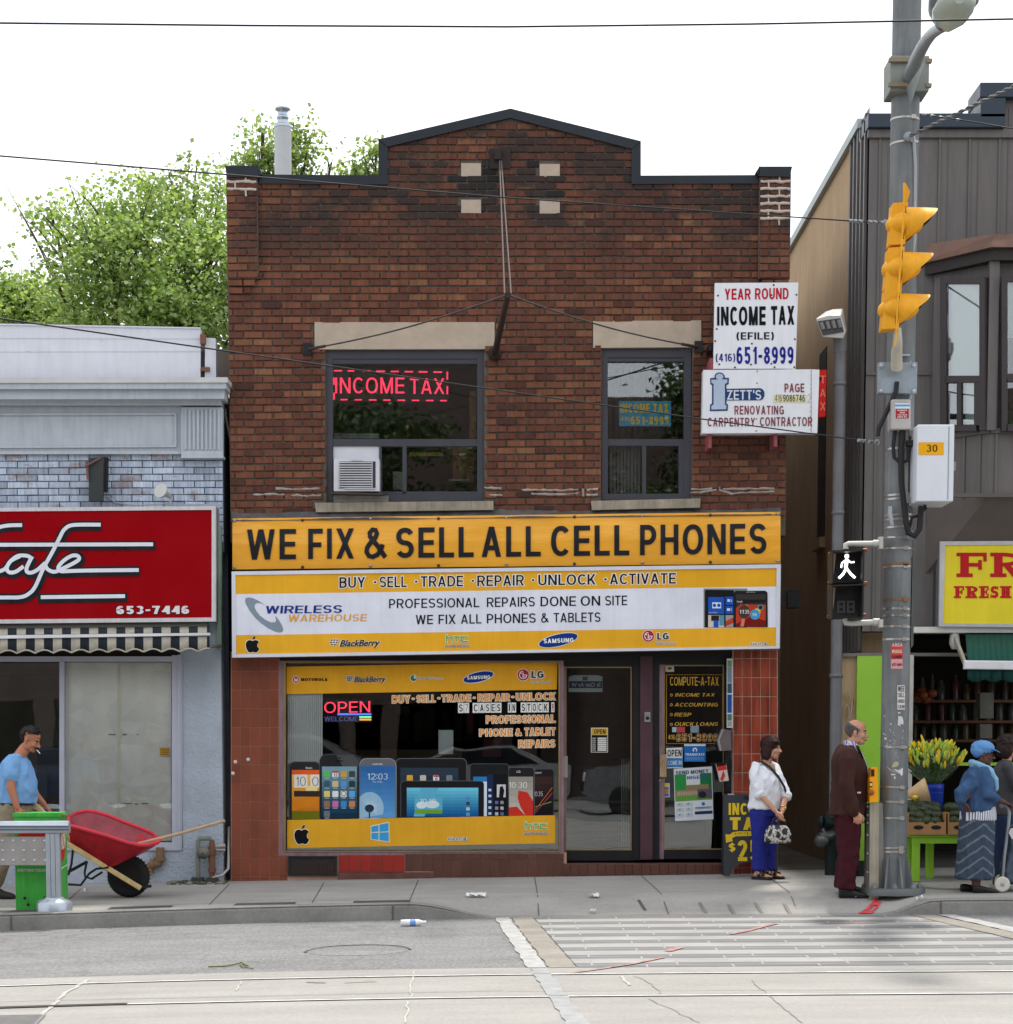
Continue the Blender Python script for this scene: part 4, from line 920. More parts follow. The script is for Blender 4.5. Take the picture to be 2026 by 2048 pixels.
for a,b in(((-1.2,0),0),((0,0),1),((1.2,0),2)):rowtext(mb,'WIRELESS','T6',258+a[0],742+a[0],672,721,YF-.003-b*.0008,-.009,t=.16,m=mb.c(34,54,138),ital=.06)
rowtext(mb,'WAREHOUSE','T6',402,900,729,773,YF-.003,-.009,t=.16,m=mb.c(226,164,58),ital=.08)
part('wordmark',mb,mb.mats,lb)
mb=PB();fruit_mark(mb,'T6',130,866,222,972,YF-.002,mb.c(24,24,26),mb.c(240,230,210));berry_mark(mb,'T6',664,990,890,930,YF-.002,-.02);htc_mark(mb,'T6',1408,858,1548,905,YF-.002)
oval_mark(mb,'T7',371,893,126,37,YF-.002,-.04);lg_mark(mb,'T7',945,867,36,1001,1075,846,889,998,1116,903,921,YF-.002);droid_word(mb,'T7',1594,1708,909,926,YF-.002)
part('trade_mark',mb,mb.mats,lb)
mb=PB();y=YF-.002;K=mb.c(26,27,30);Bl=mb.c(32,84,176)
frect(mb,'T7',1297,564,1575,813,y,mb.c(128,132,132));poly(mb,'T7',[(1305,580),(1312,572),(1490,574),(1490,811),(1305,812)],y-.001,K)
frect(mb,'T7',1326,618,1428,726,y-.002,Bl);frect(mb,'T7',1437,616,1486,668,y-.002,Bl);frect(mb,'T7',1437,675,1486,724,y-.002,Bl)
frect(mb,'T7',1352,652,1408,690,y-.003,mb.c(214,222,236));disc(mb,'T7',1366,671,11,11,y-.004,Bl);disc(mb,'T7',1394,671,11,11,y-.004,Bl);frect(mb,'T7',1448,632,1464,648,y-.003,mb.c(214,222,236));frect(mb,'T7',1446,690,1466,706,y-.003,mb.c(214,222,236));rowtext(mb,'2','T7',1468,1478,634,650,y-.003,m=mb.c(214,222,236));rowtext(mb,'1','T7',1470,1476,690,706,y-.003,m=mb.c(214,222,236))
frect(mb,'T7',1326,733,1428,810,y-.002,mb.c(206,196,184));frect(mb,'T7',1345,735,1395,770,y-.003,mb.c(40,34,36));frect(mb,'T7',1360,766,1392,810,y-.004,Bl);frect(mb,'T7',1397,733,1428,800,y-.003,mb.c(90,140,160));frect(mb,'T7',1437,733,1486,810,y-.002,mb.c(150,150,150));poly(mb,'T7',[(1437,772),(1486,748),(1486,782),(1437,806)],y-.003,mb.c(186,60,46));script(mb,'Smart Phone','T7',1330,1384,712,720,y-.003,0,0,0,mb.c(214,222,236))
poly(mb,'T7',[(1490,590),(1502,578),(1690,578),(1704,590),(1706,810),(1490,810)],y-.005,mb.c(34,35,38));frect(mb,'T7',1503,600,1692,808,y-.006,mb.c(58,52,52));frect(mb,'T7',1503,634,1690,656,y-.007,mb.c(30,30,32))
poly(mb,'T7',[(1503,690),(1530,665),(1692,668),(1692,806),(1503,806)],y-.0065,mb.c(186,62,40));poly(mb,'T7',[(1503,790),(1600,740),(1692,770),(1692,806),(1503,806)],y-.007,mb.c(120,26,22));poly(mb,'T7',[(1560,668),(1580,668),(1552,806),(1530,806)],y-.0072,mb.c(206,122,96))
disc(mb,'T7',1555,712,35,44,y-.0078,mb.c(70,56,54));rowtext(mb,'11','T7',1524,1552,700,724,y-.009,t=.13,m=mb.c(232,228,226));rowtext(mb,'35','T7',1558,1587,700,724,y-.009,t=.13,m=mb.c(232,228,226))
disc(mb,'T7',1638,712,22,22,y-.008,mb.c(226,190,70));disc(mb,'T7',1624,730,32,32,y-.0085,mb.c(66,150,196));rowtext(mb,'70','T7',1606,1634,722,740,y-.0095,t=.14,m=mb.c(230,236,240));disc(mb,'T7',1660,684,17,17,y-.008,mb.c(60,170,190));disc(mb,'T7',1660,684,13,13,y-.0085,mb.c(36,40,44))
script(mb,'Google','T7',1508,1545,640,652,y-.008,0,0,0,mb.c(220,220,220));rowtext(mb,'MOTOROLA','T7',1570,1626,583,590,y-.007,m=mb.c(180,180,180))
part('phone_picture',mb,mb.mats,lb)
m_white=M('white sign board',S(226,228,234),.4,var=.05,streak=.06)
YB=-.42
tb=thing('tax_sign_board','white board reading YEAR ROUND INCOME TAX (EFILE) on the corner of the brick wall','sign',P(1510,650,YB))
TQ=[q('T5',1050,210),q('T5',1582,207),q('T5',1564,755),q('T5',1041,756)]
mb=MB();mb.quad(TQ,YB,.05);part('board',mb,m_white,tb,bevel=.003)
mb=PB();y=YB-.003
rowtext(mb,'YEAR','T5',1113,1278,246,316,y,-.01,t=.2,m=mb.c(186,24,44),ital=.0);rowtext(mb,'ROUND','T5',1306,1520,242,314,y,-.01,t=.2,m=mb.c(186,24,44))
rowtext(mb,'INCOME','T5',1064,1374,360,480,y,-.01,t=.23,m=mb.c(22,22,24));rowtext(mb,'TAX','T5',1408,1558,356,476,y,-.01,t=.23,m=mb.c(22,22,24))
rowtext(mb,'(EFILE)','T5',1190,1424,524,570,y,-.004,t=.19,m=mb.c(22,22,24));rowtext(mb,'(416)','T5',1057,1178,660,710,y,-.01,t=.17,m=mb.c(38,42,128));rowtext(mb,'651-8999','T5',1188,1551,616,726,y,-.005,t=.2,m=mb.c(38,42,140),gap=.02)
part('lettering',mb,mb.mats,tb)
mb=MB()
for x,y_ in((1425,223),(1070,290),(1570,285),(1062,503),(1560,568),(1286,596),(1078,728),(1280,730),(1410,724),(1430,747),(1052,580),(1410,287),(1178,748),(1556,747)):mb.lathe([(.001,.006),(.009,.005),(.011,0)],P(*q('T5',x,y_),YB),8,0,(0,-1,0))
part('bolt',mb,M('rusty bolt head',(.09,.06,.05,1),.7),tb)
mb=MB();fbox(mb,'T5',1018,688,1038,760,-.38,.37);fbox(mb,'T5',1010,598,1042,640,-.30,.29,1);part('bracket',mb,[M('pink primer steel',S(150,80,84),.7,rust=.5),m_blk],tb)
cb=thing('contractor_sign_board','white board of a renovating and carpentry contractor on pink brackets below the tax board','sign',P(1520,800,YB))
mb=MB();fquad(mb,'T5',[(976,764),(1664,760),(1660,1164),(968,1168)],YB-.02,.16);fquad(mb,'T5',[(1664,760),(1716,762),(1702,1166),(1660,1164)],YB-.02,.16);part('sign_box',mb,m_white,cb,bevel=.004)
mb=PB();y=YB-.024;nav=mb.c(44,68,116);pale=mb.c(176,190,212)
poly(mb,'T5',[(1020,816),(1048,814),(1050,795),(1062,783),(1080,779),(1098,783),(1112,798),(1114,814),(1140,814),(1138,855),(1124,860),(1124,978),(1134,984),(1132,1024),(1018,1026),(1020,984),(1032,978),(1032,860),(1022,856)],y,nav)
poly(mb,'T5',[(1028,826),(1130,824),(1129,846),(1114,852),(1114,984),(1124,992),(1122,1014),(1028,1016),(1028,992),(1042,984),(1042,852),(1029,848)],y-.002,pale);disc(mb,'T5',1080,807,24,20,y-.0025,pale)
poly(mb,'T5',[(1124,884),(1340,880),(1356,888),(1366,905),(1366,930),(1356,950),(1340,957),(1124,958)],y-.001,nav);rowtext(mb,"ZETT'S",'T5',1128,1345,892,953,y-.004,-.005,t=.17,m=mb.c(214,220,226))
dkr=mb.c(132,66,76);rowtext(mb,'PAGE','T5',1494,1620,850,906,y,t=.19,m=dkr);rowtext(mb,'RENOVATING','T5',1175,1490,992,1048,y,t=.19,m=dkr,gap=.05);rowtext(mb,'CARPENTRY','T5',1004,1306,1068,1124,y,t=.19,m=dkr,gap=.05);rowtext(mb,'CONTRACTOR','T5',1338,1670,1064,1122,y,t=.19,m=dkr,gap=.05)
frect(mb,'T5',1424,922,1632,972,y,mb.c(222,216,176));rowtext(mb,'416','T5',1434,1478,920,966,y-.002,t=.12,m=mb.c(120,118,96));rowtext(mb,'9086746','T5',1484,1624,922,966,y-.002,t=.14,m=mb.c(34,40,32));rowtext(mb,'2','T5',1638,1664,918,974,y,t=.12,m=mb.c(196,190,190))
part('lettering',mb,mb.mats,cb)
mb=MB();rr=random.Random(2)
for i in range(6):disc(mb,'T5',1320-i*1.2,772+i*76,5,5,y,0)
for i in range(14):disc(mb,'T5',1664-i*.4,768+i*29,3,3,y,0)
frect(mb,'T5',1662.5,764,1665.5,1162,y,1);part('rivet',mb,[M('rust stain',(.30,.18,.08,1),.9),M('seam shadow',(.25,.24,.23,1),.8)],cb)
mb=MB();fbox(mb,'T5',1008,1170,1030,1260,-.38,.37);fbox(mb,'T5',1426,1168,1448,1252,-.38,.37);part('bracket',mb,MC['pink primer steel'],cb)
mb=PB();fquad(mb,'T5',[(1712,764),(1762,762),(1754,1060),(1712,1064)],-.12,.08,mb.c(204,40,34));rowtext(mb,'T','T5',1720,1756,800,850,-.123,m=mb.c(230,120,110),t=.16);rowtext(mb,'A','T5',1720,1756,885,935,-.123,m=mb.c(230,120,110),t=.16);rowtext(mb,'X','T5',1720,1756,970,1020,-.123,m=mb.c(230,120,110),t=.16);frect(mb,'T5',1712,806,1728,832,-.122,mb.c(30,28,28))
solo('red_sign_panel',mb,mb.mats,'narrow red sign panel edging out behind the contractor board','sign',P(1650,790,-.1))
st=thing('sign_stay','rusty steel stay arm with rods and wires reaching out above the big window','bracket',P(989,706,0))
base=P(*q('T4',1832,365),-.02);tip=P(*q('U',958,556),-3.0);m_rod=M('rusty black steel',(.035,.026,.022,1),.7,.2,rust=.5)
mb=MB();mb.tube([base,tip],[.036,.028],10);part('arm',mb,m_rod,st)
mb=MB();mb.lathe([(.075,0),(.075,.02),(.05,.05)],base,12,0,(0,-1,0));part('flange',mb,m_rod,st)
mb=MB();mb.rect(979,297,1021,337,-.035,.02);mb.rect(989,297,1002,318,-.10,.07);part('anchor_plate',mb,m_rod,st)
hook=P(1001,322,-.10);mb=MB()
for dx in(-.03,.03):mb.tube([hook+Vector((dx*.3,0,0)),tip+Vector((dx,.05,.02))],.008,6)
part('tie_rod',mb,M('thin grey rod',(.10,.08,.075,1),.8),st)
mb=MB();e1=P(*q('T4',560,335),-.02);e2=P(*q('U',1318,655),-.02)
for e in(e1,e2):
 pts=[tip.lerp(e,i/10)+Vector((0,0,-.05*math.sin(math.pi*i/10)))for i in range(11)];mb.tube(pts,.008,6)
 pm=pts[9];mb.tube([pm,pts[10]],.016,6)
part('guy_wire',mb,M('dark guy wire',(.05,.045,.042,1),.6),st)
for e in(e1,e2):mb=MB();mb.box(e.x-.045,e.x+.045,-.05,.0,e.z-.06,e.z+.06);part('anchor',mb,m_blk,st)
ac=thing('air_conditioner','white window air conditioner resting on planks in the big upper window','air conditioner',P(712,975,-.1))
mb=MB();fbox(mb,'T4',738,1078,1048,1298,-.16,.5);fbox(mb,'T4',735,992,1050,1078,.06,.02);part('cabinet',mb,M('white enamel',S(205,205,212),.4,var=.06),ac,bevel=.012)
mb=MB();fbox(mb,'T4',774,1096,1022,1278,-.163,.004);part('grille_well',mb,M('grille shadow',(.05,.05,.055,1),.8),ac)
mb=MB()
for i in range(11):fbox(mb,'T4',772,1099+i*16.4,1000,1107+i*16.4,-.176,.012)
for x in(772,996):fbox(mb,'T4',x,1096,x+6,1278,-.170,.006)
fbox(mb,'T4',860,1085,935,1094,-.172,.01);fbox(mb,'T4',812,1276,1020,1284,-.172,.01);part('grille',mb,M('grille slats',S(190,190,196),.4),ac)
mb=MB();fquad(mb,'T4',[(718,1302),(1100,1312),(1060,1322),(720,1316)],-.22,.4,0);fbox(mb,'T4',736,1326,1108,1348,-.09,.25,1);fbox(mb,'T4',738,1349,1108,1372,-.085,.25,1)
solo('support_plank',mb,[M('dark plank',(.06,.05,.04,1),.9),M('weathered plank',S(132,130,126),.9,var=.3,vs=12,bump=.4)],'stack of weathered wood planks under the air conditioner','plank',P(720,995,-.05))
led=thing('led_sign','red LED sign reading INCOME TAX glowing behind the big upper window','LED sign',P(780,770,.2))
m_led=EM('red led',(1,.035,.10,1),1.05);mb=MB();yl=.13
fbox(mb,'T4',730,466,1514,692,yl+.004,.02);part('dark_panel',mb,M('led panel',(.03,.012,.014,1),.6),led)
mb=MB();rowtext(mb,'INCOME','T4',748,1218,526,634,yl,0,t=.135,gap=.04);rowtext(mb,'TAX','T4',1256,1490,532,637,yl,0,t=.135);part('lettering',mb,m_led,led)
mb=MB()
for a,b in((740,795),(833,878),(935,988),(1027,1085),(1125,1180),(1220,1277),(1315,1375),(1415,1473)):frect(mb,'T4',a,475+(a-740)*.014,b,485+(a-740)*.014,yl)
for a,b in((785,833),(880,930),(977,1028),(1075,1125),(1172,1222),(1268,1318),(1365,1415),(1460,1505)):frect(mb,'T4',a,672+(a-785)*.01,b,681+(a-785)*.01,yl)
for x,a,b in((735,527,575),(735,628,676),(1504,487,540),(1504,585,640)):frect(mb,'T4',x,a,x+11,b,yl)
part('border_dash',mb,m_led,led)
mb=PB();yc=.104;fquad(mb,'T5',[(438,962),(772,962),(770,1122),(440,1122)],yc,.004,mb.c(60,160,196));rowtext(mb,'INCOME','T5',448,636,978,1036,yc-.002,t=.24,m=mb.c(250,196,60));rowtext(mb,'TAX','T5',656,756,978,1036,yc-.002,t=.24,m=mb.c(250,196,60));rowtext(mb,'416','T5',448,510,1062,1090,yc-.002,t=.2,m=mb.c(250,196,60));rowtext(mb,'651-8999','T5',514,756,1060,1112,yc-.002,t=.22,m=mb.c(250,196,60))
solo('window_card',mb,mb.mats,'blue card with yellow INCOME TAX lettering in the small upper window','sign',P(1290,828,.12))
YW=.05
ws=thing('window_sticker','yellow sticker strip with phone trade marks along the top of the shop window','window sticker',P(845,1360,YW))
mb=PB();fquad(mb,'B2',[(346,94),(1869,68),(1865,222),(346,248)],YW,.004,mb.c(226,164,40));part('strip',mb,mb.mats,ws)
mb=PB();y=YW-.003
disc(mb,'B2',399,167,21,21,y,mb.c(236,230,222));disc(mb,'B2',399,167,18,18,y-.001,mb.c(190,62,44));rowtext(mb,'M','B2',389,410,158,177,y-.002,t=.2,m=mb.c(236,224,220));rowtext(mb,'MOTOROLA','B2',428,576,158,174,y-.001,t=.28,m=mb.c(44,38,32))
berry_mark(mb,'B2',678,908,149,179,y,-.015);disc(mb,'B2',1060,158,20,20,y,mb.c(236,236,228));disc(mb,'B2',1060,158,17,17,y-.001,mb.c(60,120,84));disc(mb,'B2',1068,152,8,10,y-.002,mb.c(196,220,200));script(mb,'Sony Ericsson','B2',1088,1226,149,165,y-.001,0,0,.06,mb.c(238,232,216));script(mb,'Sony Ericsson','B2',1089,1225,149,165,y-.003,0,0,.0,mb.c(150,136,110))
oval_mark(mb,'B2',1424,152,86,27,y,-.04);lg_mark(mb,'B2',1676,140,32,1722,1791,118,158,1720,1830,173,188,y)
part('trade_mark',mb,mb.mats,ws)
ws=thing('window_sticker','yellow sticker strip with four trade marks along the bottom of the shop window','window sticker',P(845,1665,YW))
mb=PB();fquad(mb,'B2',[(350,956),(1856,929),(1856,1086),(351,1113)],YW-.016,.014,mb.c(224,166,42));part('strip',mb,mb.mats,ws)
mb=PB();y=YW-.019;fruit_mark(mb,'B2',388,982,476,1092,y,mb.c(22,22,24),mb.c(240,230,206));W_=mb.c(60,160,216);poly(mb,'B2',[(818,988),(924,965),(926,1083),(818,1066)],y,mb.c(236,226,196))
for pts in([(823,992),(863,984),(863,1021),(823,1023)],[(868,982),(919,971),(919,1019),(868,1021)],[(823,1028),(863,1027),(863,1067),(823,1062)],[(868,1026),(920,1024),(920,1077),(868,1068)]):poly(mb,'B2',pts,y-.002,W_)
droid_word(mb,'B2',1250,1366,1053,1070,y);htc_mark(mb,'B2',1688,966,1810,1008,y)
part('trade_mark',mb,mb.mats,ws)
wl=thing('window_lettering','orange lettering with a row of black on white letter cards across the shop window','window lettering',P(1040,1420,YW))
mb=PB();y=YW-.002;O_=mb.c(226,146,62);Wh=mb.c(238,226,206)
for t_,x0,x1,ya,yb in(('BUY',940,1040,256,298),('*',1052,1064,256,292),('SELL',1077,1183,254,294),('*',1196,1208,252,290),('TRADE',1218,1382,251,291),('*',1395,1407,250,288),('REPAIR',1422,1600,247,287),('*',1612,1624,245,284),('UNLOCK',1637,1858,242,282),('PROFESSIONAL',1468,1857,368,410),('PHONE',1430,1615,444,484),('&',1634,1665,443,482),('TABLET',1684,1857,438,480),('REPAIRS',1650,1855,506,548)):
 rowtext(mb,t_,'B2',x0,x1,ya,yb,y,-.014,t=.2,o=.075,m=Wh);rowtext(mb,t_,'B2',x0,x1,ya,yb,y-.002,-.014,t=.19,m=O_)
part('orange_line',mb,mb.mats,wl)
mb=PB();x=1310
for ch,x0,x1 in(('S',1310,1342),('7',1344,1372),('C',1392,1426),('A',1428,1460),('S',1462,1490),('E',1492,1522),('S',1524,1554),('I',1590,1608),('N',1610,1636),('S',1662,1692),('T',1694,1722),('O',1724,1754),('C',1756,1786),('K',1788,1820),('!',1834,1852)):
 yy=298-(x0-1310)*.008;frect(mb,'B2',x0,yy,x1,yy+56,y,mb.c(232,232,228));rowtext(mb,ch,'B2',x0+6,x1-6,yy+8,yy+48,y-.002,t=.17 if ch!='7' else .08,m=mb.c(170,30,40)if ch=='!' else mb.c(26,26,28))
part('letter_card',mb,mb.mats,wl)
op=thing('open_sign','red and blue LED sign reading OPEN WELCOME inside the shop window','LED sign',P(690,1420,.12));yo=.115
mb=MB();fbox(mb,'B2',552,278,830,408,yo+.004,.02);part('dark_panel',mb,M('black acrylic',(.008,.008,.012,1),.3),op)
mb=MB();rowtext(mb,'OPEN','B2',558,816,290,352,yo,-.02,t=.12,m=0)
for a,b,m_ in((632,822,1),):frect(mb,'B2',a,356,b,366,yo,m_)
frect(mb,'B2',755,372,822,382,yo,2);frect(mb,'B2',755,386,822,396,yo,3);rowtext(mb,'WELCOME','B2',560,750,374,400,yo,0,t=.09,m=4)
part('lit_letter',mb,[EM('open red led',(1,.04,.09,1),1.3),EM('blue led',(.08,.12,1,1),1.6),EM('green led',(.15,1,.4,1),1.0),EM('amber led',(1,.45,.05,1),.9),EM('violet led',(.25,.25,.75,1),.35)],op)
pic=thing('phone_sticker','row of printed phones and tablets on the lower half of the shop window','window sticker',P(845,1600,YW));y0_=YW
def rr_(x0,y0,x1,y1,r,sides='tltr'):
 o=[]
 for cx,cy,a0 in((x0+r,y0+r,180),(x1-r,y0+r,270)):o+=[(cx+r*math.cos(R(a0+t)),cy+r*math.sin(R(a0+t)))for t in range(0,91,15)]
 return o+[(x1,y1),(x0,y1)]
def dev(name,x0,y0,x1,y1,r,yy,body=(30,30,33),rim=(96,98,102)):
 mb=PB();poly(mb,'B2',rr_(x0-4,y0-4,x1+4,y1,r+3),yy,mb.c(*rim));poly(mb,'B2',rr_(x0,y0,x1,y1,r),yy-.001,mb.c(*body));return mb
def bl(mb,rows,yy):
 for(x0,y0,x1,y1,c)in rows:frect(mb,'B2',x0,y0,x1,y1,yy,mb.c(*c));yy-=.00025
def screen_shade(mb,x0,y0,x1,y1,c0,c1,yy,n=10):
 for i in range(n):
  t=i/(n-1);frect(mb,'B2',x0,y0+(y1-y0)*i/n,x1,y0+(y1-y0)*(i+1)/n,yy,mb.c(*[int(c0[k]+(c1[k]-c0[k])*t)for k in range(3)]))
y=y0_
mb=dev('p',962,612,1356,940,26,y);screen_shade(mb,985,662,1312,940,(46,60,74),(30,44,62),y-.002,6)
for i,c in enumerate(((226,170,60),(200,190,170),(230,230,232),(120,130,138))):poly(mb,'B2',rr_(1022+i*74,703,1056+i*74,736,6),y-.003,mb.c(*c))
frect(mb,'B2',1172,704,1204,714,y-.0035,mb.c(196,60,56));rowtext(mb,'6','B2',1182,1196,716,733,y-.0035,m=mb.c(60,60,60));part('tablet_print',mb,mb.mats,pic)
y=y0_-.004
mb=dev('p',362,630,532,953,30,y,(44,42,44));screen_shade(mb,376,674,532,953,(240,190,90),(196,104,20),y-.002,9);frect(mb,'B2',376,674,532,700,y-.0022,mb.c(226,96,40));poly(mb,'B2',[(376,850),(532,800),(532,860),(376,905)],y-.0024,mb.c(214,130,30));frect(mb,'B2',376,905,532,953,y-.0026,mb.c(110,110,20))
for x in(388,480):poly(mb,'B2',rr_(x,700,x+76 if x<400 else 532,774,8),y-.003,mb.c(228,224,218));
rowtext(mb,'10','B2',396,454,712,764,y-.0035,t=.08,m=mb.c(120,116,112));rowtext(mb,'0','B2',490,526,712,764,y-.0035,t=.08,m=mb.c(120,116,112));disc(mb,'B2',486,784,34,22,y-.004,mb.c(232,214,150));frect(mb,'B2',388,792,532,824,y-.0045,mb.c(54,44,40));script(mb,'htc','B2',455,490,657,668,y-.003,0,0,.03,mb.c(200,200,200));part('phone_print',mb,mb.mats,pic)
mb=dev('p',758,612,960,944,40,y,(104,106,110),(150,152,154));screen_shade(mb,760,652,956,944,(50,104,168),(92,156,208),y-.002,9);rowtext(mb,'12','B2',798,846,694,728,y-.003,t=.09,m=mb.c(222,232,240));rowtext(mb,'03','B2',862,914,694,728,y-.003,t=.09,m=mb.c(222,232,240));disc(mb,'B2',854,702,3,3,y-.003,mb.c(222,232,240));disc(mb,'B2',854,720,3,3,y-.003,mb.c(222,232,240));script(mb,'Thu, 3 May','B2',830,884,736,746,y-.003,0,0,.0,mb.c(214,226,236))
disc(mb,'B2',814,890,78,92,y-.0024,mb.c(150,190,218))
poly(mb,'B2',[(760,944),(900,944),(890,925),(870,980),(770,980)][0:3],y-.0028,mb.c(92,156,208))
for k in range(46):
 a=R(k*7.8);r1=66+16*((k*7)%5)/5;x2,y2=812+r1*math.cos(a),890+r1*math.sin(a)
 if y2<942 and x2>762:poly(mb,'B2',[(812-1.6*math.sin(a),890+1.6*math.cos(a)),(x2,y2),(812+1.6*math.sin(a),890-1.6*math.cos(a))],y-.003,mb.c(214,230,238))
disc(mb,'B2',812,890,26,22,y-.0035,mb.c(40,56,78));frect(mb,'B2',808,905,816,944,y-.0038,mb.c(50,70,92));rowtext(mb,'SAMSUNG','B2',828,886,637,646,y-.003,t=.2,m=mb.c(206,208,210));part('phone_print',mb,mb.mats,pic)
y=y0_-.008
mb=dev('p',534,588,752,946,40,y,(38,38,40),(70,72,76));poly(mb,'B2',[(625,590),(720,590),(750,620),(750,655),(662,655)],y-.0015,mb.c(78,78,78));screen_shade(mb,545,655,742,946,(120,156,168),(16,52,74),y-.002,10)
cols=[(90,190,90),(232,232,230),(206,160,70),(70,72,74),(60,90,110),(210,190,150),(90,150,210),(50,60,64),(222,200,110),(226,226,224),(220,222,224),(90,170,230),(150,110,80),(196,110,170),(60,140,200),(200,130,90),(110,116,120)]
for k,c in enumerate(cols):i,j=k%4,k//4;poly(mb,'B2',rr_(556+i*47,680+j*56,590+i*47,714+j*56,6),y-.003,mb.c(*c));frect(mb,'B2',560+i*47,719+j*56,586+i*47,722+j*56,y-.003,mb.c(200,210,214))
frect(mb,'B2',603,680,637,690,y-.0035,mb.c(196,50,50));rowtext(mb,'12','B2',610,632,693,711,y-.0035,m=mb.c(60,60,60));disc(mb,'B2',667,807,14,14,y-.0038,mb.c(40,40,44));disc(mb,'B2',667,807,11,11,y-.004,mb.c(226,226,226));disc(mb,'B2',645,607,5,5,y-.003,mb.c(16,16,18));frect(mb,'B2',624,621,662,627,y-.003,mb.c(16,16,18));part('phone_print',mb,mb.mats,pic)
mb=dev('p',990,738,1452,936,20,y,(28,28,32),(84,86,90));screen_shade(mb,1022,774,1424,936,(110,200,224),(18,92,150),y-.002,9);poly(mb,'B2',[(1100,774),(1200,774),(1120,936),(1060,936)],y-.0022,mb.c(96,178,212));frect(mb,'B2',1066,826,1222,920,y-.003,mb.c(90,176,206));frect(mb,'B2',1066,898,1222,920,y-.0032,mb.c(110,160,50));disc(mb,'B2',1105,872,30,20,y-.0034,mb.c(214,228,232));disc(mb,'B2',1165,868,40,22,y-.0036,mb.c(206,224,230));rowtext(mb,'10','B2',1096,1132,836,862,y-.004,t=.1,m=mb.c(236,240,240));rowtext(mb,'10','B2',1146,1184,836,862,y-.004,t=.1,m=mb.c(236,240,240))
for k in range(4):poly(mb,'B2',rr_(1356,824+k*30,1376,842+k*30,4),y-.003,mb.c(*((80,140,200),(60,66,70),(190,200,206),(90,160,210))[k]))
part('tablet_print',mb,mb.mats,pic)
y=y0_-.002
mb=dev('p',1742,672,1845,930,14,y-.0,(34,30,32),(70,70,72));screen_shade(mb,1742,712,1840,930,(60,40,40),(26,20,26),y-.002,5);rowtext(mb,'0','B2',1742,1756,796,822,y-.003,t=.1,m=mb.c(200,196,196));rowtext(mb,'35','B2',1760,1786,796,822,y-.003,t=.1,m=mb.c(200,196,196))
for x0,y0,x1,y1,c in((1742,900,1840,770,(206,120,50)),(1742,915,1840,800,(190,60,120)),(1742,880,1835,850,(110,150,60))):poly(mb,'B2',[(x0,y0),(x1,y1),(x1,y1+6),(x0,y0+4)],y-.0025,mb.c(*c))
script(mb,'SONY','B2',1745,1780,686,695,y-.003,0,0,.03,mb.c(190,190,190));part('phone_print',mb,mb.mats,pic)
y=y0_-.004
mb=dev('p',1594,662,1736,932,18,y,(36,36,38),(90,92,94));screen_shade(mb,1594,712,1732,932,(150,146,136),(196,190,178),y-.002,6);rowtext(mb,'10','B2',1596,1634,742,776,y-.003,t=.09,m=mb.c(236,234,230));rowtext(mb,'30','B2',1648,1698,742,776,y-.003,t=.09,m=mb.c(236,234,230));R_=mb.c(204,52,40);poly(mb,'B2',[(1650,790),(1700,800),(1732,850),(1732,932),(1690,932),(1660,880),(1645,830)],y-.003,R_);poly(mb,'B2',[(1596,885),(1640,880),(1690,932),(1596,932)],y-.0032,R_);script(mb,'LG','B2',1640,1660,678,689,y-.003,0,0,.04,mb.c(200,200,200));part('phone_print',mb,mb.mats,pic)
y=y0_-.006
mb=dev('p',1380,642,1592,934,16,y,(30,31,34),(74,76,80));frect(mb,'B2',1395,712,1472,934,y-.002,mb.c(210,222,232));frect(mb,'B2',1395,712,1472,740,y-.0022,mb.c(44,124,186));frect(mb,'B2',1474,700,1508,934,y-.002,mb.c(28,44,84));frect(mb,'B2',1508,700,1582,934,y-.002,mb.c(20,22,28))
for k in range(5):frect(mb,'B2',1481,780+k*33,1497,794+k*33,y-.0025,mb.c(196,206,220))
frect(mb,'B2',1528,756,1578,828,y-.0025,mb.c(204,204,204));poly(mb,'B2',[(1540,828),(1545,770),(1560,764),(1570,790),(1564,828)],y-.003,mb.c(24,24,26))
for i in range(2):
 for j in range(3):frect(mb,'B2',1518+i*30,848+j*32,1536+i*30,866+j*32,y-.0025,mb.c(*((90,110,170),(150,150,152),(190,190,190))[(i+j)%3]))
rowtext(mb,'f','B2',1520,1530,890,910,y-.003,m=0)if False else None
part('phone_print',mb,mb.mats,pic)
def door_paper(name,label,cat,build,at):
 mb=PB();build(mb);return solo(name,mb,mb.mats,label,cat,P(*at,YD))
yp=YD+.016
def b1(mb):
 fbox(mb,'B3',313,594,443,783,yp,.003,mb.c(206,206,196));frect(mb,'B3',318,599,438,648,yp-.001,mb.c(206,164,60));rowtext(mb,'OPEN','B3',336,424,606,641,yp-.002,t=.2,m=mb.c(30,30,28));frect(mb,'B3',318,650,438,778,yp-.001,mb.c(28,28,28))
 for k in range(7):frect(mb,'B3',364,670+k*15,432,680+k*15,yp-.002,mb.c(226,226,220));frect(mb,'B3',322,672+k*15,350,677+k*15,yp-.002,mb.c(206,206,200))
door_paper('hours_card','black and yellow OPEN card with opening hours on the shop door','sign',b1,(1198,1480))
def b2(mb):  # reflection of a street sign, drawn as a mirrored panel behind the glass
 fquad(mb,'B3',[(143,205),(180,192),(365,192),(402,205),(402,320),(143,322)],yp+.035,.004,mb.c(150,160,164));frect(mb,'B3',146,238,400,292,yp+.034,mb.c(34,46,66));script(mb,'St Clair Av W','B3',165,385,250,280,yp+.033,0,0,.02,mb.c(140,156,170),mirror=True);frect(mb,'B3',248,204,288,232,yp+.033,mb.c(90,70,64))
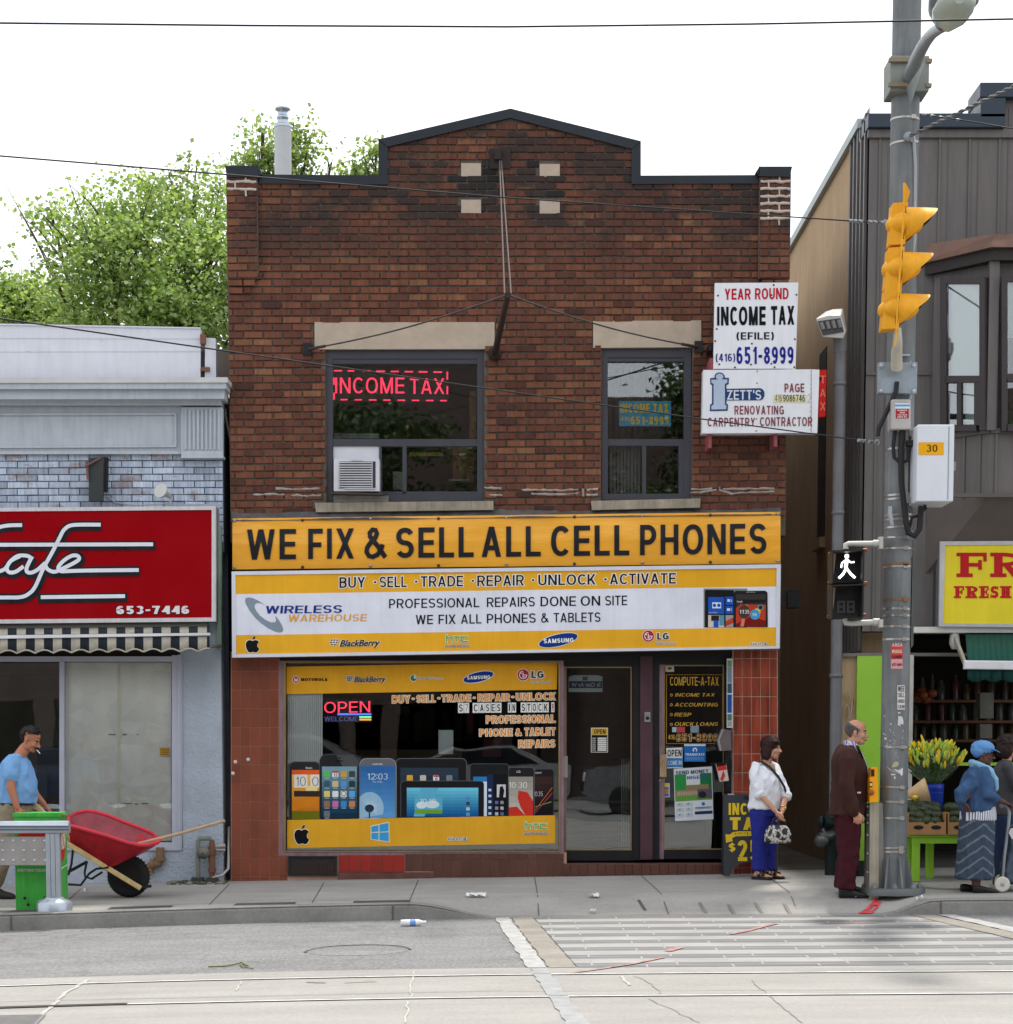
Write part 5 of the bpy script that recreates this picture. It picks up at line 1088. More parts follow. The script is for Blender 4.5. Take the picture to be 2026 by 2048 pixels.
def b3(mb):
 yq=yp;G_=mb.c(206,162,62);D_=mb.c(40,34,30)
 for a,b,c,d in((888,188,1318,190),(888,714,1318,716),(888,188,891,716),(1316,188,1318,716)):frect(mb,'B3',a,b,c,d,yq,G_)
 for t_,x0,x1,ya,yb in(('COMPUTE-A-TAX',918,1290,206,272),('INCOME TAX',955,1256,330,356),('ACCOUNTING',952,1280,404,432),('RESP',950,1075,480,508),('QUICK LOANS',950,1280,552,580),('416',905,955,648,684),('651-8999',966,1284,642,698)):
  rowtext(mb,t_,'B3',x0,x1,ya,yb,yq,t=.19 if ya==642 else .14,o=.06 if ya==642 else 0,m=G_,ital=.0 if ya in(206,642,648)else .2)
  if ya==642:rowtext(mb,t_,'B3',x0,x1,ya,yb,yq-.002,t=.12,m=mb.c(44,44,90))
 for k in range(4):disc(mb,'B3',928,344+k*75,10,11,yq,G_);disc(mb,'B3',928,344+k*75,6,7,yq-.001,D_)
 frect(mb,'B3',882,124,948,167,yq,mb.c(196,180,160));frect(mb,'B3',900,132,930,150,yq-.001,mb.c(70,64,54));frect(mb,'B3',934,590,966,628,yq,mb.c(150,180,186));frect(mb,'B3',970,588,1032,630,yq,mb.c(176,64,70));frect(mb,'B3',1074,580,1138,632,yq,mb.c(120,140,150))
door_paper('door_lettering','gold outlined COMPUTE-A-TAX lettering on the glass of the tax office door','window lettering',b3,(1385,1420))
def b4(mb):
 fquad(mb,'B3',[(888,750),(1012,745),(1014,900),(894,905)],yp,.003,mb.c(216,216,212));rowtext(mb,'OPEN','B3',898,1006,762,814,yp-.002,-.02,t=.2,m=mb.c(30,36,40));frect(mb,'B3',896,826,1012,896,yp-.001,mb.c(54,120,182));rowtext(mb,'COME IN','B3',902,1006,846,878,yp-.002,-.02,t=.16,m=mb.c(206,214,222))
door_paper('open_card','white and blue OPEN COME IN card beside the handle of the tax office door','sign',b4,(1350,1515))
def b5(mb):
 fquad(mb,'B3',[(1026,720),(1190,717),(1190,855),(1026,853)],yp,.003,mb.c(34,104,176));frect(mb,'B3',1026,720,1190,734,yp-.001,mb.c(206,214,222));disc(mb,'B3',1108,764,18,18,yp-.001,mb.c(214,222,230));frect(mb,'B3',1100,758,1116,786,yp-.002,mb.c(34,104,176));rowtext(mb,'TRANSFAST','B3',1034,1182,790,808,yp-.002,t=.17,m=mb.c(226,232,238))
 for k in range(3):frect(mb,'B3',1036,820+k*9,1176,823+k*9,yp-.002,mb.c(120,160,200))
door_paper('money_transfer_card','small blue money transfer card on the tax office door','poster',b5,(1390,1505))
def b6(mb):
 Q4=lambda x0,y0,x1,y1,yy,c:poly(mb,'B3',[(945+(x0*293)+y0*12,908-x0*18+y0*400),(945+x1*293+y0*12,908-x1*18+y0*400),(945+x1*293+y1*12,908-x1*18+y1*400),(945+x0*293+y1*12,908-x0*18+y1*400)],yy,mb.c(*c))
 fquad(mb,'B3',[(945,908),(1238,890),(1250,1293),(957,1308)],yp,.003,mb.c(206,212,216));Q4(.02,.12,.32,.62,yp-.001,(46,142,70));Q4(.68,.12,.98,.62,yp-.001,(36,116,62));Q4(.02,.48,.98,.63,yp-.0014,(96,150,62));Q4(.05,.42,.95,.53,yp-.0018,(150,128,104));Q4(.3,.33,.9,.43,yp-.0017,(136,122,84));Q4(.60,.42,.98,.6,yp-.002,(96,82,100));disc(mb,'B3',1165,1105,30,26,yp-.0022,mb.c(40,38,44))
 for k in range(12):Q4(.08+k*.045,.45,.10+k*.045,.52,yp-.0024,(190,170,150))
 rowtext(mb,'SEND MONEY','B3',962,1212,918,946,yp-.003,-.06,t=.2,m=mb.c(36,50,96));rowtext(mb,'NIGERIA','B3',1048,1216,960,984,yp-.003,-.06,t=.2,m=mb.c(50,90,150))
 for i in range(2):
  for j in range(3):Q4(.04+i*.23,.66+j*.1,.24+i*.23,.735+j*.1,yp-.002,(186,192,198));Q4(.10+i*.23,.675+j*.1,.15+i*.23,.7+j*.1,yp-.003,(110,130,160))
 disc(mb,'B3',1172,1176,14,14,yp-.002,mb.c(60,110,170));rowtext(mb,'TRANSFAST','B3',1108,1236,1200,1216,yp-.003,-.05,t=.17,m=mb.c(60,100,160));Q4(.52,.84,.98,.9,yp-.002,(40,52,90));Q4(.55,.76,.95,.775,yp-.002,(110,130,160))
door_paper('money_transfer_poster','green and white SEND MONEY poster taped low on the tax office door','poster',b6,(1388,1590))
def b7(mb):
 fbox(mb,'B3',868,1018,915,1125,yp,.003,mb.c(190,194,192))
 for k,c in enumerate(((210,186,70),(70,110,160),(190,110,60),(60,100,170))):frect(mb,'B3',876,1022+k*25,908,1044+k*25,yp-.001,mb.c(*c))
door_paper('payment_sticker','small strip of payment stickers low on the tax office door','sticker',b7,(1333,1580))
door_paper('street_sign_reflection','faint reflection of a St Clair street sign painted inside the shop door glass','sign',b2,(1170,1367))
mb=PB();fbox(mb,'B3',1352,66,1398,594,-.07,.02,mb.c(206,208,210));
for a,b,c in((80,130,(110,140,90)),(132,250,(120,130,140)),(255,330,(60,80,100)),(340,480,(36,80,150)),(490,540,(90,110,100)),(545,585,(150,150,140))):frect(mb,'B3',1356,a,1390,b,-.072,mb.c(*c))
solo('notice_strip',mb,mb.mats,'tall narrow notice strip on the edge of the red tiled pier','sign',P(1460,1385,-.06))
mb=MB();mb.prism([P(*q('B3',a,b),-.10)for a,b in((1280,690),(1316,602),(1384,614),(1390,768),(1300,772))][::-1],(0,.16,0));o=thing('payphone_hood','grey hooded box fixed beside the tax office door','wall box',P(1450,1480,-.05));part('hood',mb,M('grey steel hood',S(104,92,92),.5,.2,var=.2),o,bevel=.008)
mb=MB();mb.prism([P(*q('B3',a,b),-.103)for a,b in((1280,690),(1316,602),(1330,606),(1296,690),(1312,770),(1300,772))][::-1],(0,.01,0));part('edge_trim',mb,M('light hood edge',S(150,146,148),.4,.3),o)
mb=MB();fbox(mb,'B3',1344,770,1382,1080,-.03,.03);mb.tube([P(*q('B3',a,b),-.06)for a,b in((1370,770),(1386,850),(1380,990),(1350,1000))],.008,6);part('back_plate',mb,m_blk,o)
mb=PB();fquad(mb,'B3',[(1270,872),(1345,858),(1368,1000),(1300,1006)],-.15,.08,mb.c(196,186,180));poly(mb,'B3',[(1274,890),(1345,876),(1352,915),(1284,925)],-.152,mb.c(196,50,44));poly(mb,'B3',[(1300,990),(1325,920),(1340,960),(1320,1003)],-.152,mb.c(190,60,50));poly(mb,'B3',[(1270,870),(1345,856),(1346,880),(1275,892)],-.153,mb.c(40,24,24))
solo('leaflet_holder',mb,mb.mats,'red and white leaflet box hanging under the grey hood by the door','leaflet box',P(1445,1545,-.11))
YA=-.42
sbd=thing('sandwich_board','black sandwich board with yellow INCOME TAX lettering at the red tiled pier','sandwich board',(P(1500,1750,YA).x,YA,gz(P(1500,1750,YA).x,YA)))
def leaf(yt,yb_,name):
 out=[(1328,1110),(1340,1103),(1725,1103),(1738,1112),(1740,1725),(1700,1728),(1690,1690),(1640,1640),(1560,1622),(1470,1628),(1400,1670),(1372,1728),(1328,1728)]
 pts=[]
 for a,b in out:
  u,v=q('B3',a,b);t=(b-1103)/625;y=yt+(yb_-yt)*t;pts.append(P(u,v,y)if name=='f' else P(u,v,YA))
 if name!='f':pts=[Vector((p.x,yt+(yb_-yt)*((b-1103)/625),p.z))for p,(a,b)in zip(pts,out)]
 return pts
mb=MB();mb.prism(leaf(YA,YA-.16,'f')[::-1],(0,.03,0));fr_=part('front_leaf',mb,M('charcoal plastic board',S(52,54,60),.55,var=.15),sbd,bevel=.006)
mb=MB();mb.prism(leaf(YA+.05,YA+.24,'b')[::-1],(0,.03,0));part('rear_leaf',mb,MC['charcoal plastic board'],sbd)
mb=PB();Yw=mb.c(226,192,44)
def onleaf(u,v,yy):t=((v-1300)/.2616-1103)/625;return P(u,v,YA-.16*t-.004+(yy))
def brow(t_,x0,x1,ya,yb,**kw):rowtext(mb,t_,'B3',x0,x1,ya,yb,0,put=onleaf,**kw)
brow('INCOME',1366,1700,1170,1260,t=.24,m=Yw);brow('TAX',1375,1690,1278,1375,t=.28,m=Yw);brow('$',1366,1418,1480,1538,t=.24,m=Yw);brow('25',1434,1600,1454,1614,t=.22,m=Yw);brow('UP',1660,1720,1580,1618,t=.24,m=Yw)
ar=[(1342,1408),(1372,1412),(1400,1392),(1440,1386),(1640,1384),(1640,1420),(1420,1424),(1392,1438),(1398,1460),(1346,1474)]
mb.add([onleaf(*q('B3',a,b),0)for a,b in ar][::-1],[tuple(range(len(ar)))],Yw);brow('639 ST. CLAIR',1412,1636,1396,1414,t=.19,m=mb.c(36,36,36));
part('lettering',mb,mb.mats,sbd)
mb=MB();fquad(mb,'B3',[(1362,1100),(1408,1100),(1408,1108),(1362,1108)],YA-.006,.06);part('hinge',mb,M('pale hinge',S(190,190,188),.4,.4),sbd)
mb=MB();mb.prism([onleaf(*q('B3',1520+42*math.cos(R(t)),1130+16*math.sin(R(t))),0)for t in range(0,360,24)],(0,.003,0));part('handle_slot',mb,m_gap,sbd)
# --- cafe building on the left
cafe=thing('cafe_building','low pale blue painted brick cafe building with a white metal parapet','shop building',(-5,.1,.1))
XC=P(*q('T3',1232,1000)).x;XW=-11.0
m_pb=brick_mat('pale blue painted brick',[(0,S(150,160,176)),(.25,S(172,184,202)),(.7,S(184,196,214)),(1,S(196,206,222))])
def peel(m):
 nt=m.node_tree;b=nt.nodes['Principled BSDF'];src=b.inputs['Base Color'].links[0].from_socket
 n=tnoise(nt,coords(nt,(1.2,1,2.4)),2.1,9,.72);f=ramp(nt,n,[(.56,g4(0)),(.63,g4(.7))])
 c=mixc(nt,'MIX',f,src,S(150,122,110));nt.links.new(c,b.inputs['Base Color'])
peel(m_pb)
def flat(x,z):return z
zc0,zc1=P(*q('T3',0,1180)).z,P(*q('T3',0,840)).z
_zw=zw
zw=lambda x,z:z+(x+3)*.004
laymb=laybricks(MB(),zc0-.3,zc1,lambda z:(XW,XC),[],.0,depth=.010,pitch=.0718,L=.222,seed=21,joint=.010)
part('painted_brick',laymb,m_pb,cafe)
zw=_zw
mb=MB();zt=P(*q('T3',0,440)).z
mb.box(XW,XC,0,.3,zc0-.4,zt);mb.box(XC-.25,XC,.3,9,-.3,zt-.1);part('wall_core',mb,M('blue grey mortar',S(86,92,104),.95,var=.25),cafe)
m_pbl=M('pale blue paint',S(182,189,198),.5,var=.08,streak=.14,rust=.0);m_pbr=M('rust streaked white paint',S(208,211,220),.5,var=.05,streak=.08,rust=.18,rustc=S(170,140,110))
PX='T3'
mb=MB();fquad(mb,PX,[(-900,118),(1107,155),(1106,430),(-900,428)],.10,.12);fquad(mb,PX,[(1132,208),(1190,211),(1192,428),(1130,430)],.12,.12)
pw=part('parapet',mb,m_pbr,cafe,bevel=.006)
mb=MB();fquad(mb,PX,[(-900,205),(1107,209),(1107,214),(-900,210)],.094,.02);fquad(mb,PX,[(-900,282),(1107,279),(1107,284),(-900,287)],.094,.02);fquad(mb,PX,[(-900,112),(1107,151),(1107,158),(-900,121)],.085,.03);part('parapet_seam',mb,m_pbr,pw)
mb=MB();fquad(mb,PX,[(1106,240),(1134,240),(1136,428),(1112,428)],.17,.05);part('gap_panel',mb,M('dull grey metal',S(150,146,142),.6,rust=.3),pw)
mb=MB();fbox(mb,PX,1104,188,1132,240,.05,.08,0);fbox(mb,PX,1116,280,1128,425,.12,.03,1);fbox(mb,PX,1108,370,1156,392,.09,.03,0);part('rusty_bracket',mb,[M('rusty iron',S(120,84,66),.85,rust=.8),M('black slot',(.02,.02,.02,1),.8)],pw)
mb=MB();rust_=M('rusted cornice edge',S(196,196,196),.6,var=.1,rust=.75,rustc=S(160,96,50))
for y0,y1,yy,mm,xr_ in((428,458,-.36,1,1256),(458,492,-.34,0,1248),(492,548,-.28,0,1238)):fquad(mb,PX,[(-900,y0+2),(xr_,y0-2),(xr_,y1-3),(-900,y1+1)],yy,.36,mm)
mb.box(XW,P(*q(PX,1232,560)).x,-.16,.1,P(*q(PX,0,592)).z,P(*q(PX,0,545),-.2).z,0)
part('cornice',mb,[m_pbl,rust_],cafe,bevel=.008)
mb=MB();fquad(mb,PX,[(-900,590),(1000,590),(1000,845),(-900,848)],-.04,.05);fz=part('frieze',mb,m_pbl,cafe)
mb=MB()
for a in([(-900,628),(972,622),(972,634),(-900,640)],[(-900,812),(972,802),(972,812),(-900,822)],[(962,634),(974,634),(974,802),(962,802)],[(-900,838),(1000,834),(1000,850),(-900,852)]):fquad(mb,PX,a,-.065,.03)
part('panel_moulding',mb,m_pbl,fz,bevel=.004)
mb=MB();fbox(mb,PX,1000,592,1228,858,-.10,.12)
for k in range(9):fbox(mb,PX,1018+k*23,602,1029+k*23,826,-.118,.02)
fbox(mb,PX,1000,832,1230,858,-.125,.03);fbox(mb,PX,1000,858,1232,872,-.14,.16);part('fluted_capital',mb,m_pbl,cafe,bevel=.005)
mb=MB();fbox(mb,PX,1196,1245,1222,1932,-.06,.1);part('green_downpipe_box',mb,M('pale green paint',S(140,166,146),.6,streak=.3),cafe)
zs=P(*q('B1',1300,170)).z;m_stu=M('blue stucco',S(166,175,187),.95,var=.14,vs=3,bump=.6,bs=34,bd=.03)
mb=MB();xa=P(*q('B1',1172,800)).x;xb=P(*q('B1',1432,800)).x
mb.box(xa,xb,-.03,.25,-.2,zc0+.1);mb.box(XW,xa,-.03,.25,-.2,P(*q('B1',600,1440),-.03).z);part('stucco_wall',mb,m_stu,cafe)
m_wf=M('grey white window frame',S(176,178,192),.45,.1,var=.08)
mb=MB()
for a in((382,205,412,1430),(1106,195,1172,1452),(-1200,202,1106,236),(-1200,1400,1106,1452)):fbox(mb,'B1',*a,-.05,.14)
fbox(mb,'B1',1145,190,1160,1452,-.062,.02);wf=part('shop_window_frame',mb,m_wf,cafe,bevel=.005)
mb=MB();fbox(mb,'B1',412,236,1106,1400,.02,.006);part('pane',mb,GLASS('cafe glass',.06,(1,1,1)),wf)
mb=MB();fbox(mb,'B1',-1200,236,382,1400,.02,.006);part('pane',mb,m_gl2,wf)
m,nt,b_=new_mat('creased brown paper');vec=coords(nt)
c=mixc(nt,'MULTIPLY',1,(.85,.86,.79,1),ramp(nt,tnoise(nt,coords(nt,(2.2,1,.8)),1.5,7,.6),[(.3,g4(.80)),(.7,g4(1.0))]));nt.links.new(c,b_.inputs['Base Color']);b_.inputs['Roughness'].default_value=.5
vo=nd(nt,'ShaderNodeTexVoronoi',feature='DISTANCE_TO_EDGE');vo.inputs['Scale'].default_value=3.4;nt.links.new(vec,vo.inputs['Vector']);addbump(nt,b_,vo.outputs['Distance'],.8,.06)
mb=MB();fbox(mb,'B1',420,238,758,1390,.04,.002,0);fbox(mb,'B1',766,238,1102,1390,.042,.002,0);fbox(mb,'B1',756,238,775,1392,.036,.002,1)
for x0,x1,yy in((700,738,1152),(785,850,1147),(868,890,1150),(912,955,1147),(700,745,703),(790,815,703),(880,890,703)):fbox(mb,'B1',x0,yy,x1,yy+6,.035,.001,2)
part('window_paper',mb,[m,F('paper tape',S(222,218,200)),F('dark tape',S(112,112,104))],cafe)
mb=PB();fbox(mb,'B1',1028,790,1092,842,.012,.004,mb.c(176,140,56));
for k in range(4):frect(mb,'B1',1034,797+k*11,1086,802+k*11,.010,mb.c(104,78,40))
solo('alarm_sticker',mb,mb.mats,'small mustard sticker on the papered cafe window','sticker',P(335,1505,.01))
x1=P(*q('B1',1135,800),.1).x;mb=MB();room(mb,XW+.2,x1,.06,4,.0,2.9);part('cafe_room',mb,M('cafe interior',(.16,.15,.125,1),.9,var=.3,vs=2),cafe)
mb=MB();fbox(mb,'B1',240,780,380,1400,1.2,.3,0);fbox(mb,'B1',215,960,300,1400,1.0,.3,1);fbox(mb,'B1',-100,300,380,318,2.4,.1,2);part('cafe_furniture',mb,[M('dark blue cloth',(.012,.022,.045,1)),M('navy box',(.01,.016,.03,1)),M('dim beam',(.10,.095,.085,1))],cafe)
mb=MB();fbox(mb,'B1',-1200,-40,1420,240,.0,.25);part('shopfront_header',mb,m_gap,cafe)
aw=thing('striped_awning','rolled black and cream striped awning with scalloped valance under the cafe sign','awning',P(200,1290,-.5))
m_blackc=M('black awning cloth',S(34,40,48),.85,var=.2);m_cream=M('cream awning cloth',S(176,170,156),.85,var=.2,vs=10)
mb=MB();xs_=[-1000+k*58.3 for k in range(41)]
def vy(x):return-8+x*(-.010)
for k,x in enumerate(xs_):
 x2=x+58.3
 if x2>1350:x2=1350
 if x>=1346:break
 col=k%2;n=6
 for i in range(n):
  a,b=x+(x2-x)*i/n,x+(x2-x)*(i+1)/n
  sc=lambda xx:182+vy(xx)+13*(1-abs(math.sin(math.pi*(xx+6)/116.6))*2)*.8
  ya=lambda xx:-.62-.012*math.sin(xx*.054)
  mb.add([P(*q('B1',a,sc(a)),ya(a)),P(*q('B1',b,sc(b)),ya(b)),P(*q('B1',b,96+vy(b)),-.62),P(*q('B1',a,96+vy(a)),-.62)],[(0,1,2,3)],col,True)
  mb.add([P(*q('B1',a,70+vy(a)),-.60),P(*q('B1',b,70+vy(b)),-.60),P(*q('B1',b,30+vy(b)),-.30),P(*q('B1',a,30+vy(a)),-.30)],[(0,1,2,3)],col,True)
  c=m_cream
av=part('cloth',mb,[m_blackc,m_cream],aw);md=av.modifiers.new('solid','SOLIDIFY');md.thickness=.004
mb=MB();pts=[]
for i in range(160):
 x=-1000+2350*i/159;pts.append(P(*q('B1',x,182+vy(x)+13*(1-abs(math.sin(math.pi*(x+6)/116.6))*2)*.8),-.623-.012*math.sin(x*.054)))
mb.tube(pts,.009,6);part('valance_piping',mb,m_cream,aw)
mb=MB();mb.quad([q('B1',-1000,72+6),q('B1',1352,60-10),q('B1',1352,74-8),q('B1',-1000,98+6)],-.64,.05);part('front_bar',mb,M('white awning bar',S(214,216,220),.4,.1),aw,bevel=.006)
mb=MB();mb.tube([P(*q('B1',1345,136),-.60),P(*q('B1',1412,138),-.05)],.022,8);mb.tube([P(*q('B1',1350,70),-.6),P(*q('B1',1345,60),-.05)],.02,8);part('arm',mb,M('bare steel arm',S(150,150,148),.4,.6),aw)
mb=MB();mb.tube([P(*q('B1',-1000,30),-.22),P(*q('B1',1340,10),-.22)],.07,12);part('roller',mb,M('dim roller',S(96,96,92),.6),aw)
YC=-.34
cs=thing('cafe_sign','red light box sign with white script Cafe and the number 653-7446','shop sign',P(200,1125,YC))
mb=MB();m_fr=M('cafe sign frame',S(206,204,206),.45,.15,var=.1,streak=.15)
CQ=[(-1500,1158),(1190,1137),(1190,1774),(-1500,1800)];CI=[(-1480,1178),(1168,1158),(1168,1752),(-1480,1778)]
for i in range(4):j=(i+1)%4;fquad(mb,PX,[CQ[i],CQ[j],CI[j],CI[i]],YC,.07)
part('frame',mb,m_fr,cs,bevel=.004);mb=MB();fquad(mb,PX,CQ,YC+.072,.24);part('cabinet',mb,M('cafe sign cabinet',S(120,120,122),.5),cs)
mb=MB();fquad(mb,PX,[(-1485,1170),(1170,1150),(1170,1760),(-1485,1785)],YC+.014,.05);part('face_panel',mb,M('deep red acrylic',S(146,2,14),.3,var=.06,vs=1.2,spec=.1),cs)
def ribbon(mb,fr,pts,w,y,m,smooth=True,close=False):
 if smooth:
  out=[]
  for i in range(len(pts)-1):
   p0,p1,p2,p3=pts[max(0,i-1)],pts[i],pts[i+1],pts[min(len(pts)-1,i+2)]
   for k in range(8):
    t=k/8;out.append(tuple(.5*(2*p1[d]+(p2[d]-p0[d])*t+(2*p0[d]-5*p1[d]+4*p2[d]-p3[d])*t*t+(3*p1[d]-p0[d]-3*p2[d]+p3[d])*t**3)for d in(0,1)))
  pts=out+[pts[-1]]
 L,Q=[],[]
 for i in range(len(pts)):
  a,b=pts[max(0,i-1)],pts[min(len(pts)-1,i+1)];dx,dy=b[0]-a[0],b[1]-a[1];l=math.hypot(dx,dy)or 1
  L.append((pts[i][0]+dy/l*w/2,pts[i][1]-dx/l*w/2));Q.append((pts[i][0]-dy/l*w/2,pts[i][1]+dx/l*w/2))
 for i in range(len(pts)-1):poly(mb,fr,[L[i],L[i+1],Q[i+1],Q[i]],y-.00003*i,m)
S_=[[(122,1242),(40,1245),(-20,1262),(-70,1310),(-150,1460),(-190,1580)],[(-60,1500),(-20,1500),(25,1485),(60,1440),(100,1412),(150,1412),(172,1425)],[(178,1415),(150,1470),(148,1498),(170,1505),(205,1490),(250,1450)],[(110,1414),(60,1440),(38,1478),(50,1502),(85,1500),(130,1470)],[(556,1240),(440,1240),(385,1246),(352,1270),(330,1310),(292,1385),(240,1480),(195,1580),(160,1620),(110,1640),(0,1642),(-400,1650)],[(250,1460),(262,1485),(300,1500),(350,1480),(410,1450),(436,1430),(428,1412),(395,1412),(350,1440),(322,1475),(335,1496),(380,1496),(480,1493),(766,1490)]]
BARS=[((-1480,1356),(845,1348),20),((225,1640),(690,1634),20)]
mb=MB();yy=YC+.010
for k,s_ in enumerate(S_):ribbon(mb,PX,[(a+5,b+6)for a,b in s_],56,yy-.0004*k,0)
for a,b,w in BARS:ribbon(mb,PX,[(a[0]-16,a[1]+7),(b[0]+14,b[1]+7)],52,yy-.003,0,False)
for k,s_ in enumerate(S_):ribbon(mb,PX,s_,21,yy-.008-.0006*k,1)
for a,b,w in BARS:ribbon(mb,PX,[a,b],21,yy-.0076,1,False)
part('script_lettering',mb,[M('black sign vinyl',(.01,.012,.016,1),.3),F('white sign vinyl',S(222,224,234),.35)],cs)
mb=PB();rowtext(mb,'653-7446',PX,644,1046,1690,1736,yy,-.003,t=.25,o=.03,m=mb.c(60,6,12));rowtext(mb,'653-7446',PX,642,1044,1688,1733,yy-.003,-.003,t=.25,m=mb.c(226,220,224));part('lettering',mb,mb.mats,cs)
ob=thing('iron_bracket','black iron bracket box bolted to the painted brick above the cafe sign','bracket',P(*q(PX,530,990),-.1));m_oi=M('old black iron',(.045,.052,.052,1),.6,.3,rust=.25)
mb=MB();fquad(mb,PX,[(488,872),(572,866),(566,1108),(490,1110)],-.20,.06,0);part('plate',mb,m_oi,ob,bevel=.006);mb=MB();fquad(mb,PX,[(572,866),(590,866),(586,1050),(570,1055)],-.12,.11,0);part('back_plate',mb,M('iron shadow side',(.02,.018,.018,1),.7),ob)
mb=MB();mb.tube([P(*q(PX,470,918),-.24),P(*q(PX,555,872),-.20)],.012,8);mb.tube([P(*q(PX,478,890),-.22),P(*q(PX,485,990),-.22)],.014,8);part('lever',mb,M('rust red bar',S(120,84,84),.8,rust=.5),ob)
sp=thing('spotlight','small silver spotlight perched on top of the cafe sign','spotlight',P(*q(PX,940,1130),-.2));pa,pb=P(*q(PX,884,1050),-.42),P(*q(PX,940,1085),-.26);dr=(pa-pb).normalized();m_sil=M('dull silver lamp',S(186,186,182),.4,.4)
mb=MB();L_=(pa-pb).length;mb.lathe([(.022,0),(.03,L_*.25),(.036,L_*.55),(.07,L_*.8),(.082,L_),(.076,L_)],pb,18,0,dr);part('lamp_shade',mb,m_sil,sp);mb=MB();mb.lathe([(.001,L_*.96),(.076,L_*.97)],pb,18,0,dr);part('lens',mb,M('lamp lens',S(214,212,206),.2),sp);mb=MB();mb.tube([pb,P(*q(PX,940,1128),-.24)],.012,8);mb.tube([P(*q(PX,590,1080),-.03),P(*q(PX,640,1120),-.03),P(*q(PX,760,1133),-.05),P(*q(PX,935,1122),-.2)],.006,6);part('stem',mb,m_sil,sp)
mb=MB();mb.tube([P(*q(PX,a,b),.12)for a,b in((1245,600),(1245,640),(1258,700),(1272,770),(1280,815),(1272,830))],.014,7)
solo('loose_cable',mb,M('grey rope',S(150,146,138),.8),'loose grey cable dangling in the gap beside the brick wall','cable',P(*q(PX,1250,600),.1))
gm=thing('gas_meter_pipe','grey and rusty gas pipe loop with a valve low on the cafe wall','pipe',P(*q('B1',1310,1640),-.12));m_gp=M('grey gas pipe',S(118,120,112),.7,.2,var=.3,rust=.5);m_rp=M('rusty pipe',S(112,78,60),.85,var=.3)
mb=MB();mb.tube([P(*q('B1',a,b),-.14)for a,b in((1276,1655),(1276,1390),(1284,1376),(1350,1374),(1362,1388))],.024,10);part('pipe_loop',mb,m_gp,gm)
mb=MB();mb.tube([P(*q('B1',a,b),-.14)for a,b in((1364,1385),(1364,1450),(1366,1640))],[.024,.042,.03],10);mb.lathe([(.05,-.02),(.05,.02)],P(*q('B1',1364,1470),-.14),12);mb.lathe([(.045,-.02),(.045,.02)],P(*q('B1',1366,1580),-.14),12);part('rusty_pipe',mb,m_rp,gm)
mb=MB();mb.lathe([(.06,0),(.07,.03),(.04,.06),(.03,.07),(.001,.071)],P(*q('B1',1312,1465),-.15),14,0,(0,-1,0));mb.lathe([(.012,.07),(.012,.08),(.001,.081)],P(*q('B1',1312,1465),-.15),10,1,(0,-1,0));part('regulator',mb,[m_gp,M('red valve dot',S(150,70,66))],gm)
mb=MB();mb.tube([P(*q('B1',1395,1425),-.1),P(*q('B1',1450,1422),-.1)],.024,8);mb.tube([P(*q('B1',1395,1448),-.1),P(*q('B1',1450,1448),-.1)],.018,8);mb.tube([P(*q('B1',1365,1628),-.16),P(*q('B1',1430,1612),-.12),P(*q('B1',1470,1570),-.06),P(*q('B1',1475,1300),.1)],.016,8);part('side_pipe',mb,M('pale conduit',S(166,164,158),.5,.3),gm)
mb=MB()
for x in(1275,1368):mb.box(P(*q('B1',x,1650),-.14).x-.06,P(*q('B1',x,1650),-.14).x+.06,-.24,-.08,P(*q('B1',x,1668),-.14).z,P(*q('B1',x,1625),-.14).z)
part('base_block',mb,M('dark block',(.05,.05,.05,1),.9),gm)
mb=MB();mb.tube([P(*q('B1',a,b),-.08)for a,b in((1030,1432),(1032,1500),(1024,1530),(985,1540),(962,1560),(958,1600))],[.045,.045,.05,.05,.05,.055],12)
for a,b in((1031,1505),(980,1541)):mb.lathe([(.06,-.02),(.06,.02)],P(*q('B1',a,b),-.08),12,0,(0,0,1)if a>1000 else(1,0,0))
solo('drain_pipe',mb,M('rusty brown pipe',S(124,96,72),.8,var=.3,rust=.5),'bent rusty brown drain pipe below the papered cafe window','pipe',P(*q('B1',1000,1540),-.1))
crumple('plastic_bag','B1',1325,1640,.22,.16,S(150,170,206),'crumpled blue and white plastic bag at the foot of the gas pipe','litter',sd=31)
mb=MB();rr=random.Random(8)
for k in range(60):
 x=rr.uniform(1080,1450);p=G(*q('B1',x,rr.uniform(1655,1672)));s_=rr.uniform(.008,.03);mb.ell(p+Vector((0,0,s_*.4)),(s_*1.6,s_,s_*.6),None,6,4,k%3)
solo('debris',mb,[M('dead leaf bits',(.09,.06,.035,1)),M('grey grit',(.2,.19,.17,1)),M('weed bits',(.05,.08,.03,1))],'dead leaves and grit gathered along the cafe wall base','debris',P(*q('B1',1250,1660),-.1),kind='stuff')
mb=MB();fbox(mb,PX,1190,270,1300,440,.45,.1);solo('gap_wall',mb,M('grey gap cladding',S(120,112,104),.9,streak=.3),'grey clad wall end closing the gap between the cafe and the brick shop','wall',P(*q(PX,1245,440),.45))
mb=MB();xg0,xg1=XC-.05,XL+.05;mb.box(xg0,xg1,1.6,1.75,-.2,5.2);solo('gap_shade_sheet',mb,M('gap shade black',(.012,.011,.010,1),.95),'black sheet added for the shade deep in the narrow gap beside the cafe','shade sheet',(XL-.08,1.6,0))  # near-black sheet added to stand in for the shade inside the gap
